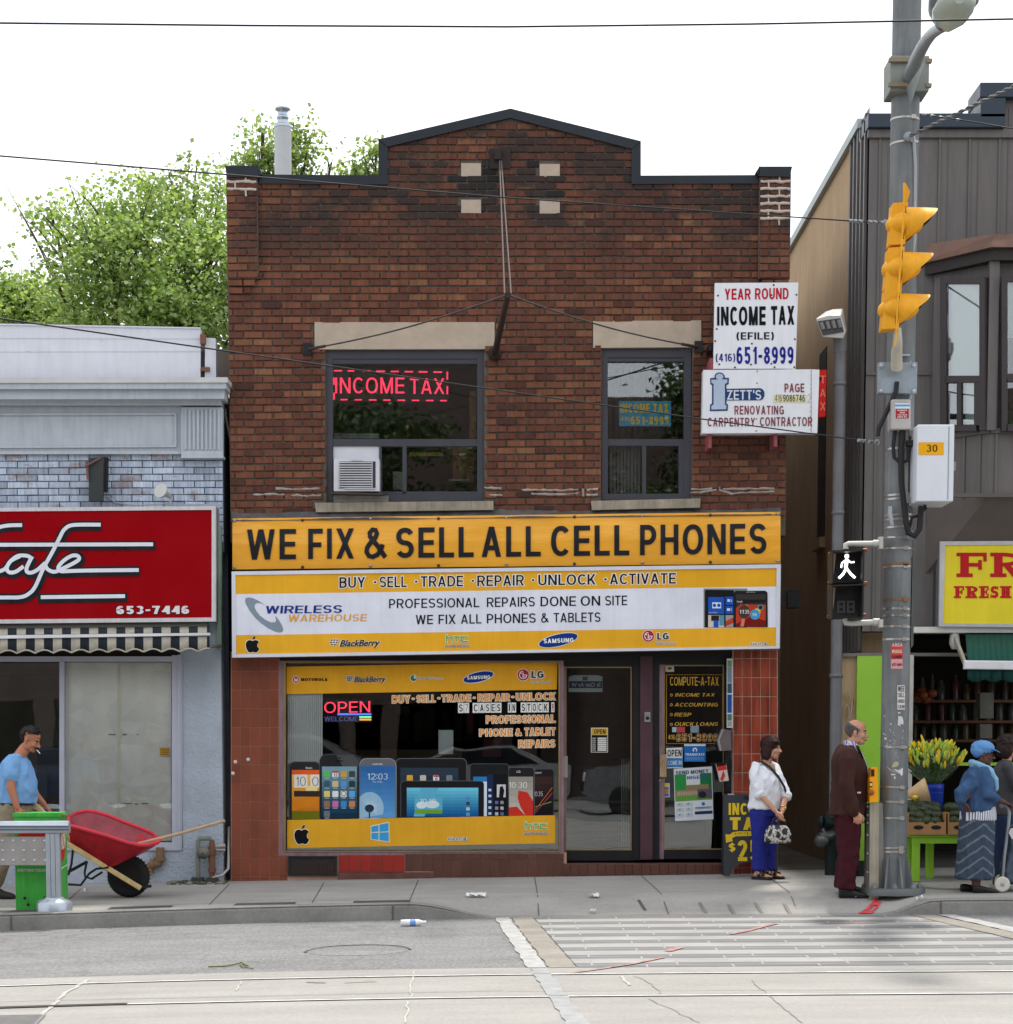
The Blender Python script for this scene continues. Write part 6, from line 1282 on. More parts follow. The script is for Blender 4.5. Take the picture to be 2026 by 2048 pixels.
# --- things on the left pavement
def K(fr,x,y,yy):return P(*q(fr,x,y),yy)
YN=-2.95
nb_=thing('newspaper_box','green and red newspaper box standing at the kerb behind the silver rail','newspaper box',Vector((K('B1',265,1800,YN).x,YN,gz(K('B1',265,1800,YN).x,YN))))
m_gr=M('leaf green paint',S(62,164,62),.45,var=.22,streak=.25,rust=.2)
xl_,xr_,xs3=K('B1',92,1500,YN).x,K('B1',385,1500,YN).x,K('B1',434,1500,YN+.42).x-.06
zb_=gz(xl_,YN)+.0;zt_=K('B1',250,1236,YN).z;dyn=.42
mb=MB();pl=[(xl_,YN,zb_),(xr_,YN,zb_),(xs3+.06,YN+dyn,zb_+.02),(xl_+.12,YN+dyn,zb_+.02)];mb.prism([Vector(a)for a in pl][::-1],(0,0,zt_-zb_),0);part('cabinet',mb,m_gr,nb_,bevel=.012)
mb=MB();mb.prism([Vector((a,b,zt_+.002))for a,b,c in((xl_-.012,YN-.012,0),(xr_+.012,YN-.012,0),(xs3+.075,YN+dyn,0),(xl_+.11,YN+dyn,0))][::-1],(0,0,.035),0);part('lid',mb,m_gr,nb_,bevel=.008)
mb=PB();rdp=mb.c(190,44,34)
fbox(mb,'B1',118,1340,372,1365,YN-.004,.003,rdp);script(mb,'EVERYTHING TORONTO','B1',114,316,1570,1588,YN-.006,0,0,.03,mb.c(200,220,196))
sd0=Vector((xr_,YN,0));sn=(Vector((xs3+.06,YN+dyn,0))-sd0).normalized();nrm=Vector((sn.y,-sn.x,0))
def side(t,z):p=sd0+sn*t+nrm*.004;return Vector((p.x,p.y,z))
zz=lambda y_:K('B1',400,y_,YN).z
def sp_(pts,m_,k=0):mb.add([side(a,zz(b))+nrm*.002*k for a,b in pts],[tuple(range(len(pts)))],m_)
sp_([(.02,1340),(.02,1460),(.05,1500),(.14,1522),(.23,1500),(.27,1460),(.27,1330)][::-1][::1],rdp)
for k,ch in enumerate('NOW'):
 def put(u,v,yy,k=k):return side(.05+u*.22,zz(v))+nrm*.004
 letters(mb,ch,(k*.36,k*.36+.30,1345,1450,1345,1450),0,t=.18,put=put,m=mb.c(226,222,214))
for v0 in(1556,):sp_([(.03,1566),(.03,1574),(.4,1560),(.4,1552)][::-1],mb.c(190,214,186),1)
part('printed_label',mb,mb.mats,nb_)
mb=MB()
for x,y_ in((160,1758),(288,1756),(182,1800),(262,1798)):mb.lathe([(.014,0),(.014,.003),(.001,.0031)],K('B1',x,y_,YN-.001),10,0,(0,-1,0))
part('bolt_hole',mb,m_gap,nb_);mb=PB();crx=mb.c(196,150,120);fquad(mb,'B1',[(190,1226),(420,1216),(380,1232),(210,1234)],YN+.1,.1,crx);part('top_paper',mb,mb.mats,nb_)
YR=-3.12
gr=thing('guard_rail','silver tubular guard rail with a perforated plate at the kerb','guard rail',Vector((K('B1',345,1830,YR).x,YR,gz(K('B1',345,1830,YR).x,YR))))
m_srail=M('brushed silver rail',S(176,184,194),.32,.55,var=.1)
mb=MB();x1r=K('B1',447,1290,YR).x;zt1,zb1=K('B1',0,1260,YR).z,K('B1',0,1338,YR).z
prof=[(-.05,zb1),(-.06,zb1+.04),(-.06,zt1-.05),(-.03,zt1),(.03,zt1),(.06,zt1-.05),(.06,zb1+.04),(.05,zb1)]
mb.prism([Vector((x1r,YR+a,b))for a,b in prof],(-6,0,-.04),0,False);part('top_rail',mb,m_srail,gr,bevel=.006)
mb=MB()
for zz_ in(K('B1',0,1296,YR).z,K('B1',0,1316,YR).z):mb.box(x1r-6,x1r+.001,YR-.066,YR-.058,zz_-.008,zz_+.008)
part('rail_groove',mb,M('rail groove shadow',S(96,104,114),.5,.3),gr)
mb=MB();zg=gz(K('B1',345,1830,YR).x,YR);xp=K('B1',345,1500,YR).x
for dx in(-.045,.0,.045):mb.box(xp+dx-.021,xp+dx+.021,YR-.035,YR+.035,zg+.05,zb1)
part('post',mb,m_srail,gr,bevel=.006);mb=MB();mb.lathe([(.17,0),(.17,.07),(.15,.10),(.09,.12),(.09,.13)],(xp,YR,zg),8,0);part('foot',mb,m_srail,gr)
mb=MB();zp0,zp1=K('B1',0,1548,YR).z,K('B1',0,1362,YR).z;xq=K('B1',312,1500,YR).x;mb.box(xq-5.5,xq,YR-.012,YR+.0,zp0,zp1);part('perforated_plate',mb,M('grey perforated plate',S(158,154,152),.45,.3),gr,bevel=.01)
mb=MB()
for i in range(7):
 for j in range(3):mb.ell((K('B1',290-68*i,1386,YR).x,YR-.013,K('B1',0,1388+j*63,YR).z),(.016,.006,.012),None,8,6)
part('dome_stud',mb,M('stud',S(196,196,198),.4,.4),gr)
mb=MB()
for z_ in(1362,1525):mb.box(xq-.005,xp+.03,YR-.02,YR+.005,K('B1',0,z_+18,YR).z,K('B1',0,z_,YR).z)
part('plate_clip',mb,m_srail,gr)
YV=-1.85
wb=thing('wheelbarrow','red wheelbarrow with wooden handles and one fat black tyre','wheelbarrow',Vector((K('B1',828,1765,YV).x,YV,gz(K('B1',828,1765,YV).x,YV))))
m_tray=M('red barrow tray',S(182,28,46),.5,var=.25,vs=6,bump=.1,bs=40,streak=.2);m_dust=M('dusty red tray inside',S(150,74,82),.8,var=.3,vs=7)
W_n,W_f=YV-.33,YV+.33
rim_n=[(440,1290),(480,1300),(560,1322),(700,1362),(820,1402),(900,1418),(960,1416),(1010,1402),(1028,1388)]
rim_f=[(440,1240),(500,1210),(560,1196),(620,1205),(700,1228),(800,1270),(900,1306),(985,1345),(1028,1388)]
bot=[(455,1420),(480,1438),(520,1465),(580,1510),(640,1552),(690,1565),(740,1550),(850,1495),(950,1440)]
n=len(rim_n);A_=[K('B1',a,b,W_n)for a,b in rim_n];B_=[K('B1',a,b,W_f)for a,b in rim_f]
Cn=[K('B1',a,b,YV-.20)for a,b in bot];Cf=[Vector((c.x,YV+.20,c.z))for c in Cn]
ins=Vector((0,0,.02));mb=MB();vv=A_+Cn+Cf+B_
ff=[(i,i+n,i+n+1,i+1)for i in range(n-1)]+[(n+i,2*n+i,2*n+i+1,n+i+1)for i in range(n-1)]+[(2*n+i,3*n+i,3*n+i+1,2*n+i+1)for i in range(n-1)]
mb.add(vv,[f[::-1]for f in ff],0,True);mb.add([vv[0],vv[n],vv[2*n],vv[3*n]],[(0,1,2,3)],0);mb.add([vv[n-1],vv[2*n-1],vv[3*n-1],vv[4*n-1]],[(3,2,1,0)],0)
ctr=sum(vv,Vector())/len(vv);vi=[v+(ctr+Vector((0,0,.12))-v)*.035 for v in vv]
mb.add(vi,ff,1,True);mb.add([vi[0],vi[n],vi[2*n],vi[3*n]],[(3,2,1,0)],1);mb.add([vi[n-1],vi[2*n-1],vi[3*n-1],vi[4*n-1]],[(0,1,2,3)],1)
tr_=part('tray',mb,[m_tray,m_dust],wb)
mb=MB();mb.tube(A_+B_[::-1]+[A_[0]],.021,8);part('rim_lip',mb,M('red rim',S(206,50,66),.4),tr_)
wc=Vector((K('B1',828,1645,YV).x,YV,wb.location.z+.212));R_w=.21
mb=MB();mb.lathe([(.10,-.055),(.15,-.068),(.185,-.062),(.205,-.035),(.211,0),(.205,.035),(.185,.062),(.15,.068),(.10,.055)],wc,40,0,(0,1,0))
for k in range(36):
 a=2*math.pi*k/36;mb.bar(wc+Vector((math.cos(a)*.211,-.05,math.sin(a)*.211)),wc+Vector((math.cos(a+.06)*.211,.05,math.sin(a+.06)*.211)),.012,.002)
wh=part('wheel',mb,M('black rubber tyre',(.014,.014,.014,1),.8,var=.3,bump=.2),wb)
mb=MB();mb.lathe([(.001,-.05),(.03,-.05),(.035,-.03),(.07,-.025),(.10,-.052),(.104,-.03),(.104,.03),(.10,.052),(.07,.025),(.03,.05),(.001,.05)],wc,28,0,(0,1,0));part('rim',mb,M('dark steel rim',(.03,.03,.03,1),.5,.4),wh)
m_wood=M('pale ash wood',S(206,178,128),.6,var=.2,vs=18)
def KP(x,y,yy):return K('B1',x,y,yy)
for a_ in([KP(905,1695,YV-.12),KP(660,1545,YV-.2),KP(330,1345,YV-.27),KP(120,1218,YV-.30)],[KP(905,1700,YV+.12),KP(660,1550,YV+.2),KP(190,1130,YV+.30)]):
 mb=MB()
 for p0,p1 in zip(a_,a_[1:]):mb.bar(p0,p1,.045,.05)
 part('handle',mb,m_wood,wb,bevel=.008)
mb=MB();m_st=M('black steel strut',(.02,.02,.022,1),.5,.3)
for dy in(-.21,.21):
 mb=MB();mb.tube([KP(a,b,YV+dy)for a,b in((560,1520),(545,1590),(548,1620),(590,1635),(660,1590))],.012,7);mb.tube([KP(a,b,YV+dy)for a,b in((470,1440),(460,1540),(440,1610))],.012,7);part('strut',mb,m_st,wb)
mb=MB()
mb.tube([KP(a,b,YV-.21)for a,b in((700,1560),(620,1570),(575,1600),(520,1675),(440,1670))],.012,7);mb.bar(KP(440,1590,YV),KP(560,1525,YV),.03,.03);mb.tube([KP(935,1690,YV-.14),KP(935,1690,YV+.14)],.014,8);mb.bar(KP(890,1690,YV-.12),KP(975,1680,YV-.12),.02,.03);mb.tube([KP(840,1510,YV-.15),KP(880,1470,YV-.18)],.01,6);part('strut',mb,m_st,wb)
mb=MB();mb.tube([KP(640,1450,YV+.05),KP(885,1412,YV-.02),KP(1160,1342,YV+.12),KP(1440,1262,YV+.25)],[.019,.019,.018,.017],10,round_=True);sh=thing('shovel','shovel with a long wooden shaft lying in the red wheelbarrow','shovel',KP(885,1412,YV));part('shaft',mb,M('worn wood shaft',S(176,152,120),.7,var=.2,vs=14),sh)
mb=MB();a,b=KP(640,1450,YV+.05),KP(500,1440,YV+.08);d_=(b-a).normalized();s_=Vector((0,1,0));mb.loft([(a,s_*.03,Vector((0,0,.01))),(a+d_*.08,s_*.10,Vector((0,0,.01))),(a+d_*.2,s_*.11,Vector((0,0,.008))),(a+d_*.3,s_*.03,Vector((0,0,.005)))]);part('blade',mb,M('worn shovel steel',S(110,108,104),.5,.6),sh)
# --- brown clad building on the right
br=thing('brown_building','brown metal clad shop building with a bay window and tan stucco side wall','shop building',(6,.1,.3))
m_sid=M('brown metal cladding',S(104,99,98),.5,.05,var=.1,vs=2,streak=.2);m_tan=M('tan stucco',S(186,158,124),.95,var=.15,vs=1.2,bump=.4,bs=40,streak=.2)
m_cope=M('blue black coping',S(52,62,74),.4,.2,var=.15);m_dkt=M('dark trim',S(52,46,46),.6);m_sof=M('grey brown soffit',S(96,88,84),.7)
XB=P(*q('T2',1365,800),0).x;XE=12.0
zr1=P(*q('T2',1600,490),0).z;zr2=P(*q('T2',1860,378),0).z;xst=P(*q('T2',1838,450),0).x
zlow=P(*q('T8',400,1835),0).z
mb=MB();mb.box(XB,XE,0,.3,zlow,zr1);mb.box(xst,XE,0,.3,zr1,zr2);part('front_wall',mb,m_sid,br)
mb=MB();k=0;x=XB+.10;rr=random.Random(3)
while x<XE:
 zt=zr1 if x<xst else zr2
 mb.box(x,x+.022,-.018,.0,zlow,zt-.08);mb.box(x+.10,x+.106,-.008,.0,zlow,zt-.08)
 x+=.315
zband=P(*q('T8',320,510),0).z;mb.box(XB,P(*q('T8',670,500),0).x,-.024,.0,zband-.012,zband+.012)
part('cladding_batten',mb,m_sid,br)
mb=MB();mb.box(XB-.03,xst+.10,-.10,.5,zr1,zr1+P(*q('T2',0,437),0).z-P(*q('T2',0,490),0).z);mb.box(xst-.16,xst+.10,-.10,.5,zr1+.1,zr2);mb.box(xst-.17,XE,-.11,.5,zr2,zr2+.15);mb.box(XB-.02,XE,-.04,.02,zr1-.09,zr1,1)
part('coping',mb,[m_cope,m_sid],br,bevel=.008)
mb=MB();yret=1.25
def ztop_side(y):return zr1+.24
mb.add([(XB,0,-.3),(XB,yret,-.3),(XB,yret,zr1+.24),(XB,0,zr1+.24)],[(3,2,1,0)],0)
for k in range(5):mb.box(XB-.03,XB,.10+k*.24,.17+k*.24,zlow-.2,zr1+.2)
part('side_return',mb,m_sid,br)
mb=MB();mb.box(XB+.005,XB+.3,yret,16,-.3,zr1+.16);mb.box(XB+.01,XB+.3,.3,yret,-.3,zlow+.2,0);part('side_wall',mb,m_tan,br)
mb=MB();mb.box(XB-.05,XB+.35,.5,16,zr1+.16,zr1+.26);part('side_flashing',mb,M('pale grey flashing',S(170,180,180),.5,.2),br)
mb=MB();mb.box(XB-.002,XB+.03,2.85,3.45,4.1,6.35);o=part('side_window',mb,M('black recess',(.015,.014,.013,1),.7),br)
mb=MB();mb.box(XB-.07,XB+.02,2.8,3.5,3.98,4.1);part('sill',mb,m_tan,o)
mb=MB();mb.box(XB+.3,XE,.3,16,zr1-.5,zr1-.3);part('roof',mb,MC['tar roof'],br)
A_=P(*q('T2',1600,1100),-.02);Bv=P(*q('T8',985,600),-.62);Cx=Bv.x+1.7
Bq=Vector((Bv.x,-.62,0));Aq=Vector((A_.x,-.02,0));Cq=Vector((Cx,-.62,0));Dq=Vector((Cx+.6,-.02,0))
nAB=(Bq-Aq).cross(Vector((0,0,1))).normalized()
def FA(fr,x,y):u,v=q(fr,x,y);return PL(u,v,Aq,nAB)
def FB(fr,x,y):return P(*q(fr,x,y),-.62)
def poly_plan(mb,z0,z1,ex=0.0,m=0):
 pts=[(Aq.x-ex*.6,Aq.y),(Bq.x-ex*.3,Bq.y-ex),(Cq.x+ex*.3,Cq.y-ex),(Dq.x+ex*.6,Dq.y)]
 mb.prism([Vector((a,b,z0))for a,b in pts],(0,0,z1-z0),m)
zbt,zb0=FA('T2',1700,1010).z,FA('T8',700,1165).z;zsill=FA('T8',700,840).z
bay=thing('bay_window','brown clad bay window with pale blinds on the upper floor','bay window',(Bq.x,-.4,zb0))
mb=MB();poly_plan(mb,zb0,zsill);poly_plan(mb,zsill,zbt,-.06);part('body',mb,m_sid,bay)
mb=MB();zrf0,zrf1=FA('T2',1650,985).z,FA('T2',1700,940).z;poly_plan(mb,zbt-.02,zrf0,.10);part('fascia',mb,m_dkt,bay)
mb=MB();lo=[(Aq.x-.12,0),(Bq.x-.06,Bq.y-.16),(Cq.x+.06,Cq.y-.16),(Dq.x+.12,0)];z0_,z1_=zrf0,zrf0+.16
v0=[Vector((a,b,z0_))for a,b in lo];v1=[Vector((a+(.1 if i<2 else-.1),min(0,b+.35),z1_+.05))for i,(a,b)in enumerate(lo)]
mb.add(v0+v1,[(0,1,5,4),(1,2,6,5),(2,3,7,6),(0,3,2,1),(4,5,6,7)]);part('copper_roof',mb,M('brown copper flashing',S(116,90,78),.5,.2,var=.2),bay)
mb=MB();lo=[Vector((Aq.x,-.0,zb0-.75)),Vector((Bq.x+.1,-.05,zb0-.75)),Vector((Cq.x,-.05,zb0-.75)),Vector((Dq.x,0,zb0-.75))];hi=[Vector((p.x,p.y,zb0))for p in(Aq,Bq,Cq,Dq)]
mb.add(lo+hi,[(0,1,5,4),(1,2,6,5),(2,3,7,6),(3,2,1,0)]);mb.bar(hi[0],lo[1],.03,.03);mb.box(Aq.x-.02,Dq.x,-.66,-.60,zb0-.02,zb0+.02);part('soffit',mb,m_sof,bay)
mb=MB()
for t in(.1,.35,.6,.85):
 p=Aq.lerp(Bq,t);mb.bar(Vector((p.x,p.y,zb0))-nAB*-.008,Vector((p.x,p.y,zsill))-nAB*-.008,.025,.02,nAB)
for k in range(5):mb.box(Bq.x+.05+k*.35,Bq.x+.075+k*.35,-.638,-.62,zb0,zsill)
mb.bar(Vector((Aq.x,Aq.y,zsill)),Vector((Bq.x,Bq.y-.01,zsill)),.06,.05);mb.box(Bq.x,Cq.x,-.65,-.6,zsill-.025,zsill+.025);mb.bar(Vector((Bq.x,Bq.y,zsill)),Vector((Bq.x,Bq.y,zbt)),.10,.10)
part('bay_batten',mb,m_sid,bay)
m_bl=M('pale roller blind',S(160,176,172),.5,var=.08,vs=2);m_fr2=M('dark brown window frame',S(62,56,58),.45)
def baywin(Fn,n,rects,frame,bar,blinds,darks,bx=(0,0)):
 n_=n
 def quad3(mb,x0,y0,x1,y1,out,th,m=0):mb.prism([Fn('T8',x0,y1)-n_*-out*1,Fn('T8',x1,y1)-n_*-out,Fn('T8',x1,y0)-n_*-out,Fn('T8',x0,y0)-n_*-out],n_*-th,m)
 mb=MB()
 for r in frame:quad3(mb,*r,.03,.06)
 w=part('window',mb,m_fr2,bay,bevel=.003)
 mb=MB()
 for r in blinds:quad3(mb,*r,-.045,.004,0)
 for r in darks:quad3(mb,*r,-.055,.004,1)
 part('blind',mb,[m_bl,m_gap],w)
 mb=MB()
 for r in rects:quad3(mb,*r,.012,.004)
 part('pane',mb,m_gl,w)
nB=Vector((0,-1,0))
if nAB.y>0:nAB=-nAB
def FAr(fr,x,y):u,v=q(fr,x,y);return PL(u,v,Aq+nAB*.075,nAB)
def FBr(fr,x,y):return P(*q(fr,x,y),-.62-.075)
baywin(FAr,nAB,[(762,50,935,525),(755,560,820,775),(838,555,908,770)],[(730,15,762,806),(932,10,960,800),(762,15,932,48),(755,520,935,556),(816,552,838,780),(755,772,915,806),(905,552,932,775)],None,[(762,50,935,525),(838,555,908,770)],[(755,560,820,775)])
baywin(FBr,nB,[(1066,40,1300,512),(1062,555,1160,772)],[(1036,5,1066,806),(1300,5,1330,806),(1066,5,1300,38),(1060,510,1300,552),(1060,770,1300,806),(1160,552,1184,772)],None,[(1066,40,1300,320)],[(1066,320,1300,512),(1062,555,1300,772)])
# ---- fruit shop below
YS2=-.30
fs=thing('fruit_shop_sign','yellow light box sign with red lettering over the fruit stand','shop sign',P(1990,1165,YS2))
mb=MB();SQ=[(722,1372),(1700,1366),(1690,1820),(716,1810)];SI=[(748,1392),(1680,1386),(1672,1800),(738,1794)]
for i in range(4):j=(i+1)%4;fquad(mb,'T8',[SQ[i],SQ[j],SI[j],SI[i]],YS2,.05)
part('frame',mb,M('pale sign frame',S(186,184,186),.4,.2),fs,bevel=.004);mb=MB();fquad(mb,'T8',SQ,YS2+.052,.2);part('cabinet',mb,MC['grey sign cabinet'],fs)
mb=PB();fquad(mb,'T8',[(745,1390),(1684,1384),(1676,1802),(735,1797)],YS2+.012,.04,mb.c(226,206,52));part('face_panel',mb,mb.mats,fs)
mb=PB();rd=mb.c(184,34,40);y=YS2+.008
def slab(txt,xs,ya,yb,tw):
 h=yb-ya;s_=tw;b=h*.15
 for ch,x0,x1 in xs:
  w=x1-x0
  def r(a,b_,c,d,k=[0]):k[0]+=1;frect(mb,'T8',a,b_,c,d,y-.0002*(k[0]%9),rd)
  sh_=s_*.45
  if ch in 'FRPEH':r(x0,yb-b,x0+s_+2*sh_,yb);r(x0,ya,x0+sh_+s_+sh_*(ch=='H'),ya+b);r(x0+sh_,ya,x0+sh_+s_,yb)
  if ch in 'FE':r(x0+sh_,ya,x1,ya+b);r(x1-s_*.4,ya,x1,ya+h*.36);r(x0+sh_+s_*.8,ya+h*.42,x1-w*.18,ya+h*.42+b);r(x1-w*.28,ya+h*.30,x1-w*.16,ya+h*.70)
  if ch=='E':r(x0,yb-b,x1,yb);r(x1-s_*.4,yb-h*.36,x1,yb)
  if ch=='H':r(x1-sh_-s_,ya,x1-sh_,yb);r(x1-s_-2*sh_,ya,x1,ya+b);r(x1-s_-2*sh_,yb-b,x1,yb);r(x0+sh_,ya+h*.43,x1-sh_,ya+h*.43+b)
  if ch in 'RP':
   cx,cy,rx,ry=x0+sh_+s_*.9,ya+h*.28,w-sh_-s_*.9,h*.28
   pts=[(cx+rx*math.cos(R(t)),cy+ry*math.sin(R(t)))for t in range(-90,91,12)];ins=[(cx+(rx-s_*.9)*math.cos(R(t)),cy+(ry-b)*math.sin(R(t)))for t in range(-90,91,12)]
   for i in range(len(pts)-1):poly(mb,'T8',[pts[i],pts[i+1],ins[i+1],ins[i]],y-.0021,rd)
   poly(mb,'T8',[(cx,ya+h*.46),(cx+s_*.8,ya+h*.46),(x1,yb),(x1-s_*1.2,yb)],y-.0024,rd)
  if ch=='S':rowtext(mb,'S','T8',x0,x1,ya,yb,y,t=.26,m=rd);r(x0,yb-h*.34,x0+w*.12,yb);r(x1-w*.14,ya,x1-w*.02,ya+h*.32)
slab('FR',[('F',806,962),('R',980,1150),('E',1170,1310),('S',1330,1450),('H',1470,1640)],1430,1556,44);slab('FRESH',[('F',792,845),('R',852,915),('E',922,972),('S',982,1022),('H',1030,1090)],1602,1664,20)
part('lettering',mb,mb.mats,fs)
mb=MB();fbox(mb,'T8',585,1812,1700,1842,-.25,.25);part('white_fascia',mb,M('off white fascia',S(196,194,190),.5,var=.1),br,bevel=.006)
mb=MB();fbox(mb,'B4',390,20,1600,42,-.02,.2,1);fbox(mb,'B4',300,22,392,46,-.03,.2,1);part('shop_head',mb,[m_dkt,M('grey steel head',S(120,116,110),.5,.3)],br)
xg=P(*q('B4',395,400),0).x;xg2=P(*q('B4',536,400),0).x;zg=P(*q('B4',400,42),0).z
mb=MB();mb.box(xg,xg2+.15,-.02,.2,.1,zg);part('lime_panel',mb,M('lime green paint',S(146,196,62),.5,var=.06),br)
mb=MB();mb.box(3.60,max(xg,XB+.02),.02,.3,.1,P(*q('B4',400,46),0).z);part('tan_corner',mb,m_tan,br)
mb=MB();mb.tube([P(*q('B4',a,b),-.02)for a,b in((300,600),(300,470),(312,400),(330,380),(345,420),(340,480))],.008,6);mb.tube([P(*q('B4',a,b),-.02)for a,b in((338,295),(332,330),(340,355),(348,330),(338,295))],.007,6);mb.tube([P(*q('B4',a,b),-.02)for a,b in((352,480),(372,350),(378,420))],.007,6);part('chalk_scrawl',mb,M('faded grey spray',S(170,156,140),.9),br)
xp0=P(*q('B4',736,400),-.05).x;mb=MB();mb.box(xp0,xp0+.085,-.08,.05,.1,P(*q('B4',740,36),-.05).z);part('corner_post',mb,M('chipped white post',S(196,192,184),.6,rust=.45,streak=.2),br,bevel=.006)
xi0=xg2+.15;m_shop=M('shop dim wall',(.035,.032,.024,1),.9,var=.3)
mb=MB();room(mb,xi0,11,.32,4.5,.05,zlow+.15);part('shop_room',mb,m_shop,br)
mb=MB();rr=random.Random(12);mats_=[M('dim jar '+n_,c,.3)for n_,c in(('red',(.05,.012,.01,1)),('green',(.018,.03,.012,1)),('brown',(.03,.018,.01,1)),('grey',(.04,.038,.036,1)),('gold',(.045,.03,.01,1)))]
ysh=1.3
for k,vy_ in enumerate((350,495,628)):mb.box(xi0,10,ysh-.02,ysh+.35,P(*q('B4',900,vy_),ysh).z-.03,P(*q('B4',900,vy_),ysh).z,5)
shf=part('shelf',mb,mats_+[M('red brown shelf',(.12,.045,.025,1),.6)],br)
mb=MB()
for k,vy_ in enumerate((350,495,628)):
 z=P(*q('B4',900,vy_),ysh).z;x=xi0+.05
 while x<9:
  r_=rr.uniform(.035,.06);h_=rr.uniform(.16,.30);mb.lathe([(r_,0),(r_,h_*.75),(r_*.6,h_*.88),(r_*.6,h_)],(x,ysh+.08+rr.uniform(0,.05),z),10,rr.randrange(5));x+=r_*2+rr.uniform(.01,.05)
part('stock_jar',mb,mats_,shf)
m_wg=M('clear wrapped goods',(.13,.13,.12,1),.2)
for a_ in((1265,300,1360,480),(1265,520,1350,620)):mb=MB();fbox(mb,'B4',*a_,.7,.2);part('wrapped_goods',mb,m_wg,br)
mb=MB();p=P(*q('B4',820,320),.8)
for k in range(14):mb.ell(p+Vector((rr.uniform(-.16,.16),rr.uniform(-.1,.1),rr.uniform(-.06,.07))),(.06,.06,.05),None,8,6)
part('orange_net',mb,M('dim orange fruit',(.16,.035,.015,1),.5),br)
mb=MB();fbox(mb,'B4',1000,790,1600,812,.3,.3);part('lime_shelf',mb,MC['lime green paint'],br)
ga_=thing('green_awning','dark green cloth awning with a pale edge bar over the fruit stand','awning',P(2000,1340,-.6))
mb=MB();n=16
for i in range(n):
 xa,xb=1178+i*40,1178+(i+1)*40
 g_=lambda x,t:K('B4',x-(18 if t==0 else 0),(-140 if t==0 else 100),-.12 if t==0 else-1.15)
 mb.add([g_(xa,1),g_(xb,1),g_(xb,0),g_(xa,0)],[(0,1,2,3)],0,True)
 sc=lambda x:205+22*abs(math.sin((x-1178)*.026));mb.add([K('B4',xa,sc(xa),-1.14+.02*math.sin(xa*.09)),K('B4',xb,sc(xb),-1.14+.02*math.sin(xb*.09)),K('B4',xb,118,-1.15),K('B4',xa,118,-1.15)],[(0,1,2,3)],1,True)
o=part('cloth',mb,[M('green awning cloth',S(24,78,66),.85,var=.15),M('dark green valance',S(16,62,58),.85,var=.15)],ga_);o.modifiers.new('solid','SOLIDIFY').thickness=.004
mb=MB();mb.bar(K('B4',1150,104,-1.17),K('B4',1800,112,-1.17),.06,.09);part('front_bar',mb,M('white awning bar',S(214,216,220),.4,.1),ga_,bevel=.01)
mb=MB();mb.bar(K('T8',800,1870,-.3),K('B4',1160,100,-1.15),.03,.05);mb.tube([K('T8',795,1856,-.2),K('T8',797,1900,-.25),K('T8',795,1928,-.25)],[.05,.06,.03],10);part('arm',mb,M('grey cast arm',S(170,166,160),.5,.3),ga_)
YBn=-1.15
m_lime=M('lime bench paint',S(140,190,54),.55,var=.1,rust=.1)
bn=thing('fruit_bench','lime green wooden bench carrying avocado boxes and flowers','bench',Vector((K('B4',950,1600,YBn).x,YBn,gz(K('B4',950,1600,YBn).x,YBn))))
zt_=K('B4',900,1296,YBn-.3).z;zb_=K('B4',900,1345,YBn-.3).z;x0=K('B4',775,1320,YBn-.3).x;x1b=x0+3.2
mb=MB();mb.box(x0,x1b,YBn-.3,YBn+.35,zt_-.03,zt_);part('top',mb,m_lime,bn,bevel=.006);mb=MB();mb.box(x0+.02,x1b,YBn-.285,YBn-.25,zb_-.02,zt_-.031);part('apron',mb,m_lime,bn)
for xa,yy in((K('B4',795,1400,YBn-.3).x,YBn-.28),(K('B4',880,1400,YBn+.3).x,YBn+.22),(x0+.04,YBn+.26),(x0+1.9,YBn-.28)):
 mb=MB();mb.box(xa,xa+.075,yy,yy+.08,gz(xa,YBn),zt_-.03);part('leg',mb,m_lime,bn,bevel=.005)
m_card=M('corrugated cardboard',S(174,130,88),.85,var=.12,vs=8)
def crate(x0,x1,label):
 yf=YBn-.33;zt=zt_+(K('B4',0,1205,yf).z-K('B4',0,1292,yf).z);w=x1-x0;o=thing('cardboard_box',label,'cardboard box',((x0+x1)/2,YBn-.05,zt_),'open boxes of avocados on the lime bench')
 mb=MB();mb.box(x0,x1,yf,yf+.012,zt_,zt);mb.box(x0,x0+.012,yf+.012,yf+.52,zt_,zt+.10);mb.box(x1-.012,x1,yf+.012,yf+.52,zt_,zt+.10);mb.box(x0+.012,x1-.012,yf+.508,yf+.52,zt_,zt+.08);mb.box(x0+.012,x1-.012,yf+.012,yf+.508,zt_,zt_+.01);part('carton',mb,m_card,o)
 for t in(.28,.74):
  mb=MB();c=Vector((x0+w*t,yf-.001,(zt_+zt)/2+.01));mb.prism([c+Vector((.052*math.cos(a),0,.022*math.sin(a)))for a in[2*math.pi*k/16 for k in range(16)]],(0,.003,0));part('hand_hole',mb,m_gap,o)
 return yf,zt
cx0,cx1=K('B4',757,1240,YBn-.33).x,K('B4',1026,1240,YBn-.33).x
yf,zt=crate(cx0,cx1,'open cardboard box of avocados in front of the blue flower bucket');crate(cx1+.02,cx1+.02+(cx1-cx0),'open cardboard box of avocados half hidden behind the woman in the blue cap')
m_avo=M('dark avocado skin',(.042,.055,.022,1),.35,var=.5,vs=9,bump=.6,bs=160,bd=.004)
mb=MB();mb.lathe([(.001,-.062),(.030,-.055),(.046,-.03),(.050,-.005),(.045,.025),(.033,.05),(.018,.066),(.001,.07)],(0,0,0),14,0);avme=mesh_of('avocado',mb,m_avo);rr=random.Random(9);first=None
